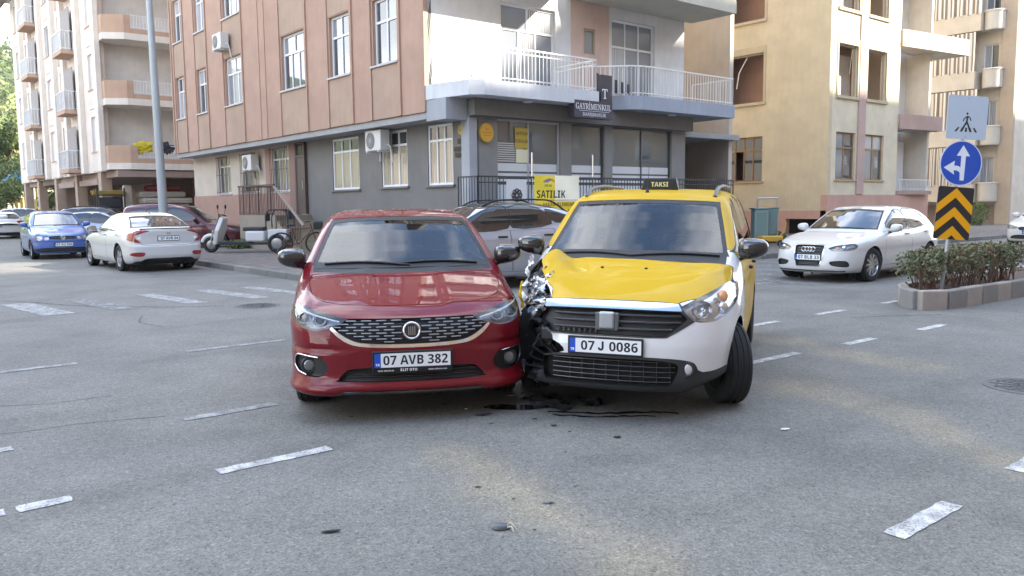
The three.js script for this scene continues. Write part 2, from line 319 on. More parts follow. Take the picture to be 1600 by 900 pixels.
function plateMesh(parent, text, x, y, z, ry, rx = 0, frame, w = .52, blue = true) {
  const h = frame ? .143 : .112, g = part('licence_plate', parent); g.position.set(x, y, z); g.rotation.set(rx, ry, 0, 'YXZ');
  mesh('plate_holder', rbx(-w / 2 - .008, w / 2 + .008, -h / 2 - .008, h / 2 + .008, -.016, .002, .006), M.trim, g);
  const q = new THREE.PlaneGeometry(w, h).translate(0, 0, .005); mesh('plate_face', q, phys([1, 1, 1], { map: plateTex(text, blue, frame), roughness: .35 }), g);
}
// the shared part of every car: skin, arches, glass, doors, wheels, cabin floor
function buildCar(root, c, paintMat) {
  const S = skin(c); let body = S.tri; const out = { S };
  if (c.removed) [, body] = cut(S, body, c.removed);
  for (const [zw] of [[c.axF], [c.axR]]) { const [, o] = cut(S, body, onSide((z, y) => Math.hypot(z - zw, y - c.wheelR) - c.archR, c.half - .36)); body = o; }
  // glass: a dark ceramic edge round a clear pane
  const glassMat = c.clear ? M.glass : M.tint;
  const pane = (name, field, edge, mat = glassMat) => {
    let inn; [inn, body] = cut(S, body, field); if (!inn.length) return;
    const [g, fr] = edge ? cut(S, inn, grow(field, -edge)) : [inn, []];
    for (const sTri of name === 'side_window' || name === 'quarter_window' ? sides(S, g) : [g]) mesh(name, geoOf(S, sTri, (p, n) => [p[0] - n[0] * .004, p[1] - n[1] * .004, p[2] - n[2] * .004]), mat, root);
    for (const q of name === 'side_window' ? sides(S, fr) : [fr]) if (q.length) mesh('window_trim', geoOf(S, q, (p, n) => [p[0] - n[0] * .002, p[1] - n[1] * .002, p[2] - n[2] * .002]), M.frit, root);
  };
  if (c.windscreen) pane('windscreen', onFront(even(sdf(smooth(c.windscreen, 3))), 0, c.belt - .2), c.frit ?? .025);
  if (c.rearGlass) pane('rear_window', onRear(even(sdf(smooth(c.rearGlass, 3))), 0, c.belt - .1), .025, c.clear ? M.tint : glassMat);
  for (const w of c.sideGlass || []) pane('side_window', onSide(sdf(smooth(w, 3)), .4), .012, c.clear && w === c.sideGlass[0] ? M.glass : M.tint);
  // fascia pieces before the panels
  for (const f of c.pieces || []) {
    const field = f.field; let inn; [inn, body] = cut(S, body, field); if (!inn.length) continue;
    const sh = f.depth ? (p, n) => [p[0] - (f.dir ? f.dir[0] * Math.sign(p[0]) * f.depth : 0), p[1], p[2] + (f.dir ? f.dir[1] : -1) * f.depth] : (p, n) => [p[0] + n[0] * (f.proud || 0), p[1] + n[1] * (f.proud || 0), p[2] + n[2] * (f.proud || 0)];
    for (const s of f.pair ? sides(S, inn) : [inn]) {
      const host = mesh(f.name, f.depth ? cupOf(S, s, sh) : geoOf(S, s, sh), f.mat, root);
      if (f.cover) mesh('lens', geoOf(S, s), f.cover, host);
      if (f.then) f.then(host, s, S);
    }
  }
  for (const p of c.panels || []) {                             // doors, bonnet, flaps: a panel inside a recessed dark gap
    let ring, inn; [inn, body] = cut(S, body, grow(p.field, .0028)); [inn, ring] = cut(S, inn, grow(p.field, -.0028));
    const sh = (q, n) => [q[0] - n[0] * .010, q[1] - n[1] * .010, q[2] - n[2] * .010];
    for (const s of p.pair ? sides(S, ring) : [ring]) if (s.length) mesh('panel_gap', geoOf(S, s, sh), M.gap, root);
    for (const s of p.pair ? sides(S, inn) : [inn]) if (s.length) { const g = geoOf(S, s, p.shift); mesh(p.name, g, p.mat || paintMat, root); }
  }
  mesh('body', geoOf(S, body, c.bodyShift), paintMat, root);
  // wheels and dark wells
  const wells = [], hw = c.half - .02;
  for (const zw of [c.axF, c.axR]) for (const sx of [-1, 1]) {
    const g = lathe([[c.archR + .012, 0], [c.archR + .012, .36], [.02, .36]], 28).rotateZ(-PI / 2 * 1); // opens along -x... turned below
    if (sx > 0) g.rotateY(PI); g.translate(sx * (hw - .03), c.wheelR, zw); const ix = g.index.array, q = g.attributes.position, keep = []; for (let i = 0; i < ix.length; i += 3) if (Math.max(q.getY(ix[i]), q.getY(ix[i + 1]), q.getY(ix[i + 2])) > c.yb + .12) keep.push(ix[i], ix[i + 1], ix[i + 2]); g.setIndex(keep); wells.push(g);
  }
  for (const w of wells) mesh('wheel_liner', w, M.gap, root);
  for (const zw of [c.axF, c.axR]) for (const sx of [-1, 1]) makeWheel(root, sx * (c.track / 2), c.wheelR, zw, c.wheelR, c.tyreW, c.rim, zw === c.axF ? (c.steer || 0) : 0);
  const f0 = c.axR + c.archR + .03, f1 = c.axF - c.archR - .03;
  mesh('underbody', [bx(-c.half + .38, c.half - .38, c.yb + .02, c.yb + .06, c.zR + .15, c.zF - .2), bx(-c.half + .1, c.half - .1, c.yb + .02, c.yb + .06, f0, f1)], M.gap, root);
  return out;
}
function mirrors(root, c, mat, x, y, z, s = 1) {
  for (const sx of [-1, 1]) {
    const m = part('door_mirror', root); m.position.set(sx * x, y, z); m.scale.set(sx, 1, 1);
    const shell = new THREE.SphereGeometry(1, 24, 16), p = shell.attributes.position;
    for (let i = 0; i < p.count; i++) { let a = p.getX(i), b = p.getY(i), d = p.getZ(i); const q = (v, e) => Math.sign(v) * Math.abs(v) ** e; a = q(a, .8); b = q(b, .72); d = d < 0 ? q(d, .35) * .35 : q(d, .9); b *= 1 - .18 * a; p.setXYZ(i, .125 * s * a, .088 * s * b + .01 * a, .10 * s * d); }
    shell.computeVertexNormals(); mesh('mirror_shell', shell, mat, m);
    mesh('mirror_glass', bx(-.1 * s, .1 * s, -.062 * s, .062 * s, -.042 * s, -.038 * s), M.chrome, m);
    mesh('mirror_foot', pipe([[-.18 * s, -.11 * s, .0], [-.12 * s, -.085 * s, .0], [-.04 * s, -.06 * s, .01]], .028 * s, 8), M.black, m);
  }
}
// ---------------------------------------------------------------- road, pavements, kerbs, markings
const asphaltTex = makeTex(1024, (u, v) => {
  const i = Math.floor(u * 1024), j = Math.floor(v * 1024), g = hash2(i, j, 3), g2 = vnoise(u * 440, v * 440, 8, 440), g3 = vnoise(u * 150, v * 150, 5, 150), b = fbm(u * 8, v * 8, 2, 4, 8);
  let c = .66 + .18 * (g2 - .5) + .12 * (g - .5) + .07 * (g3 - .5) + .10 * (b - .5);
  if (g2 > .80) c += .10 * (g2 - .80) / .2; if (g2 < .16) c -= .2 * (.16 - g2) / .16;
  return [c * .985, c, c * 1.02];
}, true, 1 / 3.4);
const asphaltBump = makeTex(512, (u, v) => .6 * vnoise(u * 170, v * 170, 8, 170) + .4 * hash2(Math.floor(u * 512), Math.floor(v * 512), 4), false, 1 / 1.7);
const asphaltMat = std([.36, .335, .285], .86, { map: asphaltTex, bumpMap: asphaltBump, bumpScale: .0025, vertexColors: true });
{
  const steps = (a, f0, f1, b, fine, k) => { const r = []; let p = a; while (p < b) { r.push(p); const d = p < f0 ? f0 - p : p > f1 ? p - f1 : 0; p += Math.max(fine, d * k); if (p > f0 && r[r.length - 1] < f0) p = f0; } r.push(b); return r; };
  const xs = steps(-420, -2, 17, 620, .11, .16), zs = steps(-620, -24, 1, 320, .11, .16), X = xs.length, Z = zs.length;
  const p = [], c = [], uv = [], ix = [];
  const tanLines = [[[2.82, -4.13], [2.75, -3.63], [2.61, -2.97], [2.53, -2.53], [2.4, -2.0]], [[6.03, -3.66], [5.87, -3.13], [5.7, -2.61], [5.4, -2.15], [5.1, -1.6]], [[7.83, -5.41], [7.93, -4.91], [7.73, -4.21], [7.68, -3.37]]];
  const trackZ = [-1.0, -2.6, -6.7, -8.2, -9.8, -11.4];
  for (const z of zs) for (const x of xs) {
    p.push(x, 0, z); uv.push(x, -z);
    let v = 1 + .30 * (fbm(x * .23 + 5, z * .23, 3, 4) - .5) + .18 * (fbm(x * 1.1, z * .5 + 9, 6, 3) - .5) + .10 * (vnoise(x * 3, z * 3, 14) - .5);
    const streak = fbm(x * .12, z * 1.6, 23, 3) - .5; v += .14 * streak;                 // wear along the lanes
    const oil = sstep(.60, .70, fbm(x * .9 + 31, z * 2.1 + 5, 71, 4)) * (.6 + .8 * vnoise(x * 5, z * 5, 81)); v -= .13 * oil;       // drips and old oil along the lanes
    const pale = sstep(.52, .66, fbm(x * .3 + 2, z * .3 + 7, 19, 4)); v += .10 * pale;
    let tanAmt = 0; if (x > 0 && x < 12 && z > -6 && z < 1) for (const L of tanLines) for (let k = 0; k < L.length - 1; k++) { const [ax, az] = L[k], [bx_, bz] = L[k + 1], ex = bx_ - ax, ez = bz - az, t = clamp(((x - ax) * ex + (z - az) * ez) / (ex * ex + ez * ez), 0, 1), d = Math.hypot(x - ax - ex * t, z - az - ez * t); tanAmt = Math.max(tanAmt, sstep(.36, .08, d + .45 * (fbm(x * 2.2, z * 2.2, 51, 3) - .5))); }
    tanAmt *= clamp(.25 + 1.2 * fbm(x * 4, z * 4, 61, 3), 0, 1);                                   // lighter tan streaks along set lines, broken up by noise
    c.push(v * (1 + .012 * pale + .42 * tanAmt), v * (1 + .31 * tanAmt), v * (1 - .015 * pale + .08 * tanAmt));
  }
  for (let j = 0; j < Z - 1; j++) for (let i = 0; i < X - 1; i++) { const a = j * X + i; ix.push(a, a + X, a + 1, a + 1, a + X, a + X + 1); }
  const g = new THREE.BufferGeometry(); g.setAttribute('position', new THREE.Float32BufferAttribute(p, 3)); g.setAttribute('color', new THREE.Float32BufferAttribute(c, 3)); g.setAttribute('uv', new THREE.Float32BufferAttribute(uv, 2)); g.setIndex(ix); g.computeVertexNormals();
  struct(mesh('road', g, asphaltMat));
}
// pavements: small grey-brown setts too fine to tell apart from here
const pavTex = makeTex(512, (u, v) => { const r = Math.floor(v * 16), q = u * 8 + (r % 2) * .5, fx = q - Math.floor(q), fy = v * 16 - r, t = hash2(Math.floor(q) % 8, r, 3), j = fx < .05 || fy < .09 ? .62 : 1; return [(.66 + .16 * (t - .5)) * j, (.62 + .15 * (t - .5)) * j, (.59 + .14 * (t - .5)) * j]; }, true, 1 / 1.6);
const pavMat = std([.42, .41, .40], .9, { map: pavTex, bumpMap: plasterBump, bumpScale: .004 });
const concrete = plaster(.30, .295, .28), kerbMat = plaster(.26, .255, .24), kerbDark = plaster(.19, .19, .18);
function pavement(name, pts) { const g = new THREE.ShapeGeometry(poly(pts.map(([x, z]) => [x, -z])), 8).rotateX(-PI / 2).translate(0, .13, 0); return struct(mesh(name, g, pavMat)); }
const corner = []; for (let k = 0; k <= 8; k++) { const a = k / 8 * PI / 2; corner.push([9.9 - 2.6 * Math.cos(a), -15.4 + 2.6 * Math.sin(a)]); }
pavement('pavement', [[7.3, -130], ...corner, [140, -12.8], [140, -60], [30, -130]]);
pavement('pavement', [[-120, 2.2], [-120, 12], [140, 12], [140, 2.2]]);
pavement('pavement', [[-8, -130], [-8, -12.8], [-120, -12.8], [-120, -130]]);
{ // kerb stones, each its own block
  const row = struct(new THREE.Group()); row.name = numbered('kerb'); row.userData.kind = 'structure'; scene.add(row);
  const one = rbx(-.49, .49, -.05, .142, -.075, .075, .02, 2), place = (x, z, a, s = 1) => { const m = mesh('kerb_stone', one, hash2(Math.round(x * 9), Math.round(z * 9), 2) > .5 ? kerbMat : kerbDark, row); m.position.set(x, 0, z); m.rotation.y = a; m.scale.x = s; };
  for (let k = 0; k < 48; k++) place(7.25, -15.9 - k, PI / 2);
  for (let k = 0; k < 4; k++) { const a = (k + .5) / 4 * PI / 2; place(9.9 - 2.65 * Math.cos(a), -15.4 + 2.65 * Math.sin(a), -a + PI / 2, 1.04); }
  for (let k = 0; k < 42; k++) place(10.4 + k, -12.75, 0);
}
// painted lines; each mark its own sheet on the asphalt
const paintTex = makeTex(256, (u, v) => { const b = fbm(u * 10, v * 10, 3, 4, 10), g = vnoise(u * 90, v * 90, 6, 90); return clamp(.82 + .5 * (b - .5) - (g > .70 ? .22 : 0), .2, 1); }, true, 1 / .7);
const lineMat = std([.66, .65, .62], .8, { map: paintTex }), wornMat = std([.42, .415, .40], .85, { map: paintTex }), fadedMat = std([.29, .285, .275], .88, { map: paintTex });
function mark(pts, mat, y = .004) {
  const r = rng(Math.round(pts[0][0] * 97 + pts[0][1] * 31) + 5), q = []; const n = pts.length;
  for (let i = 0; i < n; i++) { const a = pts[i], b = pts[(i + 1) % n], L = Math.hypot(b[0] - a[0], b[1] - a[1]), m = Math.max(1, Math.round(L / .06)); for (let k = 0; k < m; k++) q.push([mix(a[0], b[0], k / m) + (r() - .5) * .012, mix(a[1], b[1], k / m) + (r() - .5) * .012]); }
  const g = new THREE.ShapeGeometry(poly(q.map(([x, z]) => [x, -z]))).rotateX(-PI / 2).translate(0, y, 0), p = g.attributes.position, uv = g.attributes.uv; for (let i = 0; i < p.count; i++) uv.setXY(i, p.getX(i), p.getZ(i));
  return struct(mesh('road_marking', g, mat));
}
const dashX = (x0, x1, z, mat, w = .105) => mark([[x0, z - w / 2], [x1, z - w / 2], [x1, z + w / 2], [x0, z + w / 2]], mat);
for (const [a, b] of [[3.62, 4.24], [5.03, 5.65], [6.45, 7.07]]) dashX(a, b, -1.71, lineMat);
for (const [a, b] of [[.15, .53], [.585, .835], [1.585, 2.295]]) dashX(a, b, a > 1 ? -4.67 : -4.75, lineMat);
for (const [a, b, z] of [[6.58, 7.4, -4.53], [8.2, 8.8, -4.46], [9.77, 10.4, -4.39]]) dashX(a, b, z, lineMat);
for (const [a, b, m] of [[.2, .74, lineMat], [1.81, 2.51, wornMat], [8.5, 9.2, lineMat], [10.1, 10.82, lineMat], [11.9, 12.4, lineMat]]) dashX(a, b, a < 3 ? -6.02 : -5.92, m);
for (const [a, b] of [[2.75, 3.85], [1.05, 1.7], [-.6, .1], [12.5, 13.7]]) dashX(a, b, -8.92 - .04 * (2 - a) * (a < 3 ? 1 : 0), wornMat, .11);
for (const [x, d, m] of [[1.86, .42, wornMat], [2.78, .34, fadedMat], [3.9, .32, wornMat], [4.93, .32, wornMat], [5.77, .28, wornMat], [.8, .4, wornMat], [6.6, .3, fadedMat]]) mark([[x, -15.35], [x + d, -15.35], [x + d + .28, -13.3], [x + .28, -13.3]], m);
for (let k = 0; k < 7; k++) mark([[12.2 + k * .95, -8.0 - .1 * k], [12.7 + k * .95, -8.0 - .1 * k], [13.3 + k * .95, -12.3], [12.8 + k * .95, -12.3]].map(([x, z]) => [x + 1.3, z]), fadedMat);
// cracks in the surface
function ribbon(pts, w, y, seed) {
  const r = rng(seed), P = [], ix = [], C = new THREE.CatmullRomCurve3(pts.map(([x, z]) => V(x, y, z))), n = Math.ceil(C.getLength() / .05);
  for (let i = 0; i <= n; i++) { const p = C.getPoint(i / n), t = C.getTangent(i / n), k = w * (.35 + .9 * r()), j = (r() - .5) * w * 1.6; P.push(p.x - t.z * (k + j), y, p.z + t.x * (k + j), p.x + t.z * (k - j), y, p.z - t.x * (k - j)); if (i) { const a = 2 * i - 2; ix.push(a, a + 1, a + 2, a + 1, a + 3, a + 2); } }
  const g = new THREE.BufferGeometry(); g.setAttribute('position', new THREE.Float32BufferAttribute(P, 3)); g.setIndex(ix); g.computeVertexNormals(); return g;
}
const crackMat = std([.075, .073, .07], .95, { side: THREE.DoubleSide });
[[[[-.5, -17.2], [1.95, -16.0], [2.8, -14.3], [3.85, -13.1], [4.5, -12.65]], .03], [[[.6, -7.55], [1.15, -7.25], [1.6, -7.2]], .006], [[[.35, -6.6], [.9, -6.42], [1.2, -6.4], [1.75, -6.2]], .005], [[[3.2, -12.3], [3.0, -11.6], [3.1, -11.0]], .014], [[[10.2, -5.45], [11.0, -5.0], [11.3, -4.8]], .02]].forEach(([p, w], i) => struct(mesh('road_crack', ribbon(p, w, .002, 40 + i), crackMat)));
// round manhole covers with a cast pattern
function manhole(x, z, label) {
  const t = thing('manhole_cover', label, 'manhole cover', [x, 0, z], .3);
  const iron = std([.12, .115, .11], .75, { metalness: .3 });
  mesh('rim', lathe([[.34, 0], [.34, .006], [.30, .006], [.295, 0]], 48), iron, t); mesh('lid', lathe([[0, .003], [.292, .003], [.292, 0]], 48), iron, t);
  const rib = []; for (const r of [.06, .12, .18, .24]) rib.push(new THREE.TorusGeometry(r, .006, 4, 40).rotateX(PI / 2).translate(0, .004, 0)); for (let k = 0; k < 12; k++) rib.push(bar([.05 * Math.cos(k * PI / 6), .004, .05 * Math.sin(k * PI / 6)], [.28 * Math.cos(k * PI / 6), .004, .28 * Math.sin(k * PI / 6)], .008)); mesh('cast_pattern', rib, iron, t);
}
manhole(4.9, -12.3, 'dark iron manhole cover in the road behind the red hatchback\'s mirror');
manhole(7.42, -2.44, 'dark iron manhole cover in the lane in front of the planted median');
// wet spill and broken bits below the crash
{
  const blob = (x, z, a, b, turn, seed, y = .0035) => { const r = rng(seed), q = []; for (let k = 0; k < 40; k++) { const t = k / 40 * 2 * PI, d = .7 + .6 * fbm(Math.cos(t) * 1.6 + seed, Math.sin(t) * 1.6, 3, 3); const u = a * d * Math.cos(t), v = b * d * Math.sin(t); q.push([x + u * Math.cos(turn) - v * Math.sin(turn), -(z + u * Math.sin(turn) + v * Math.cos(turn))]); } return new THREE.ShapeGeometry(poly(q)).rotateX(-PI / 2).translate(0, y, 0); };
  const wet = phys([.012, .012, .013], { roughness: .12, ior: 1.4 });
  const spill = (label, g) => tag(mesh('fluid_spill', g, wet), label, 'spill', null);
  spill('dark wet oil patch under the taxi\'s broken corner', blob(3.82, -4.72, .22, .09, .8, 3));
  const drip = (pts, w, s) => ribbon(pts, w, .0045, s);
  spill('long thin trickle of dark fluid running out from under the taxi', drip([[3.95, -4.45], [4.2, -4.15], [4.45, -3.95], [4.62, -3.78]], .026, 9));
  spill('short dark fluid trickle beside the longer one in front of the taxi', drip([[3.9, -4.35], [4.1, -4.1], [4.3, -3.95], [4.42, -3.82]], .018, 12));
}
scene.fog = new THREE.FogExp2(0xe8e6e0, .0003);
// ---------------------------------------------------------------- building helpers
// a face is a vertical plane: '+z' (u = x) or '-x' (u = z); children are set on it by u, height and how far they stand out
function face(kind, plane, base) { return { kind, plane, base, put(o, u = 0, v = 0, w = 0) { if (kind === '+z') o.position.set(u - base[0], v - base[1], plane + w - base[2]); else if (kind === '-x') { o.position.set(plane - w - base[0], v - base[1], u - base[2]); o.rotation.y = -PI / 2; } else { o.position.set(u - base[0], v - base[1], plane - w - base[2]); o.rotation.y = PI; } return o; } }; }
function wall(parent, name, f, u0, u1, v0, v1, holes, mat, t = .25, w = 0) {
  const sg = f.kind === '-z' ? -1 : 1, q = (a) => sg < 0 ? rect(-a[1], -a[0], a[2], a[3]) : rect(...a);
  const g = slab(q([u0, u1, v0, v1]), t, holes.map(q)).translate(0, 0, -t); const m = mesh(name, g, mat, parent); if (sg < 0) { m.position.set(-f.base[0], -f.base[1], f.plane - w - f.base[2]); m.rotation.y = PI; return m; } return f.put(m, 0, 0, w);
}
const upvc = std([.72, .73, .74], .4), sillMat = plaster(.62, .60, .58), curtainTex = makeTex(256, (u, v) => .78 + .2 * Math.sin(u * 2 * PI * 14 + 1.5 * Math.sin(u * 2 * PI * 3)), true, 1 / .8);
const netMat = phys([.66, .67, .70], { map: curtainTex, roughness: .12, clearcoat: 1, clearcoatRoughness: .02 }), paneDark = phys([.055, .065, .075], { roughness: .03, clearcoat: 1, clearcoatRoughness: .01 }), paneMid = phys([.22, .24, .27], { roughness: .05, clearcoat: 1, clearcoatRoughness: .01 }), paneCream = phys([.62, .53, .40], { map: curtainTex, roughness: .15, clearcoat: 1, clearcoatRoughness: .02 });
const paneSet = [netMat, paneDark, paneMid, netMat];
// a window: frame, panes (each its own), sill; cols across, transom height as a share
function windowUnit(parent, f, u0, u1, v0, v1, o = {}) {
  const g = part(o.name || 'window', parent), W = u1 - u0, H = v1 - v0, sg = f.kind === '-z' ? -1 : 1; f.put(g, (u0 + u1) / 2, v0, -(o.inset ?? .12));
  const fw = o.fw || .06, fr = o.frame || upvc, cols = o.cols || 2, tr = o.transom ?? .68, bars = [], panes = [];
  bars.push(bx(-W / 2, W / 2, 0, fw, -.03, .03), bx(-W / 2, W / 2, H - fw, H, -.03, .03), bx(-W / 2, -W / 2 + fw, fw, H - fw, -.03, .03), bx(W / 2 - fw, W / 2, fw, H - fw, -.03, .03));
  const rows = tr ? [[fw, H * tr - fw / 2], [H * tr + fw / 2, H - fw]] : [[fw, H - fw]]; if (tr) bars.push(bx(-W / 2 + fw, W / 2 - fw, H * tr - fw / 2, H * tr + fw / 2, -.028, .028));
  rows.forEach(([a, b], ri) => { const n = ri && o.topCols ? o.topCols : cols, cw = (W - 2 * fw) / n; for (let k = 0; k < n; k++) { const x0 = -W / 2 + fw + k * cw, x1 = x0 + cw; if (k) bars.push(bx(x0 - fw * .4, x0 + fw * .4, a, b, -.026, .026)); panes.push([x0 + (k ? fw * .4 : 0), x1 - (k < n - 1 ? fw * .4 : 0), a, b, ri, k]); } });
  mesh('window_frame', bars, fr, g);
  const r = rng(Math.round(u0 * 131 + v0 * 17) + 3);
  for (const [x0, x1, a, b, ri, k] of panes) { const mt = o.panes ? o.panes(ri, k, r) : paneSet[Math.floor(r() * 4)]; if (mt) mesh('pane', bx(x0, x1, a, b, -.012, -.002), mt, g); }
  if (o.sill !== false) mesh('sill', bx(-W / 2 - .09, W / 2 + .09, -.05, .0, -.06, (o.inset ?? .12) + .07), o.sillMat || sillMat, g);
  if (o.bars) { const q = []; for (let x = -W / 2 + .06; x < W / 2; x += .13) q.push(rod([x, -.02, .2], [x, H + .02, .2], .009, 5)); for (const y of [.05, H * .5, H - .05]) q.push(bx(-W / 2, W / 2, y, y + .02, .195, .205)); mesh('window_grille', q, o.bars, g); }
  return g;
}
// railing of thin bars along a line of [x, z] points at height y
function railing(parent, base, pts, y, h, mat, o = {}) {
  const q = [], st = o.step || .12, r = o.r || .010;
  for (let i = 0; i < pts.length - 1; i++) {
    const [x0, z0] = pts[i], [x1, z1] = pts[i + 1], L = Math.hypot(x1 - x0, z1 - z0), n = Math.max(1, Math.round(L / st));
    q.push(bar([x0, y + h, z0], [x1, y + h, z1], o.top || .045, .035), bar([x0, y + .08, z0], [x1, y + .08, z1], .03, .025)); if (o.mid) q.push(bar([x0, y + h * .86, z0], [x1, y + h * .86, z1], .025, .025));
    for (let k = 0; k <= n; k++) { const t = k / n, post = k === 0 || k === n; q.push(rod([mix(x0, x1, t), y, mix(z0, z1, t)], [mix(x0, x1, t), y + h, mix(z0, z1, t)], post ? r * 2 : r, 5)); }
  }
  const m = mesh('railing', q, mat, parent); m.position.set(-base[0], -base[1], -base[2]); return m;
}
function flat(parent, name, base, pts, y0, y1, mat) {            // a horizontal plate from an outline of [x, z]
  const g = new THREE.ExtrudeGeometry(poly(pts.map(([x, z]) => [x, -z])), { depth: y1 - y0, bevelEnabled: false }).rotateX(-PI / 2).translate(0, y0, 0);
  const m = mesh(name, g, mat, parent); m.position.set(-base[0], -base[1], -base[2]); return m;
}
function block(parent, name, base, x0, x1, y0, y1, z0, z1, mat) { const m = mesh(name, bx(x0, x1, y0, y1, z0, z1), mat, parent); m.position.set(-base[0], -base[1], -base[2]); return m; }
// split air conditioner's outdoor unit, facing +z in its own axes
const acWhite = std([.58, .57, .54], .5), acDark = std([.05, .05, .05], .6);
function airCon(f, u, v, w, label, dirty) {
  const t = thing('air_conditioner', label, 'air conditioner', [0, 0, 0], 0, 'air conditioners on the pink building'); f.put(t, u, v, w); t.position.add(V(...f.base));
  mesh('casing', rbx(-.42, .42, .04, .6, -.3, 0, .025), acWhite, t);
  mesh('fan_opening', new THREE.CylinderGeometry(.225, .225, .01, 32).rotateX(PI / 2).translate(-.12, .32, .002), acDark, t);
  const gr = []; for (const r of [.06, .11, .16, .21]) gr.push(new THREE.TorusGeometry(r, .006, 5, 32).translate(-.12, .32, .014)); for (let k = 0; k < 6; k++) { const a = k * PI / 6; gr.push(bar([-.12 - .22 * Math.cos(a), .32 - .22 * Math.sin(a), .013], [-.12 + .22 * Math.cos(a), .32 + .22 * Math.sin(a), .013], .006)); } mesh('fan_guard', gr, acWhite, t);
  mesh('fan', [0, 1, 2].map((k) => slab([[0, -.03], [.17, -.075], [.19, .05], [0, .03]], .008).rotateZ(k * 2.09).translate(-.12, .32, -.02)), acDark, t);
  for (const x of [-.3, .3]) mesh('bracket', [bx(x - .02, x + .02, 0, .04, -.42, .02), bx(x - .02, x + .02, -.22, .0, -.42, -.39)], upvc, t);
  mesh('pipe', pipe([[.42, .2, -.2], [.5, .15, -.25], [.5, -.1, -.3], [.48, -.3, -.36]], .018, 6, 16), upvc, t);
}
// lettering on a thin plate
function signFace(w, h, px, draw, rough = .5) { const t = canvasTex(px, Math.round(px * h / w), draw); return [new THREE.PlaneGeometry(w, h), std([1, 1, 1], rough, { map: t })]; }
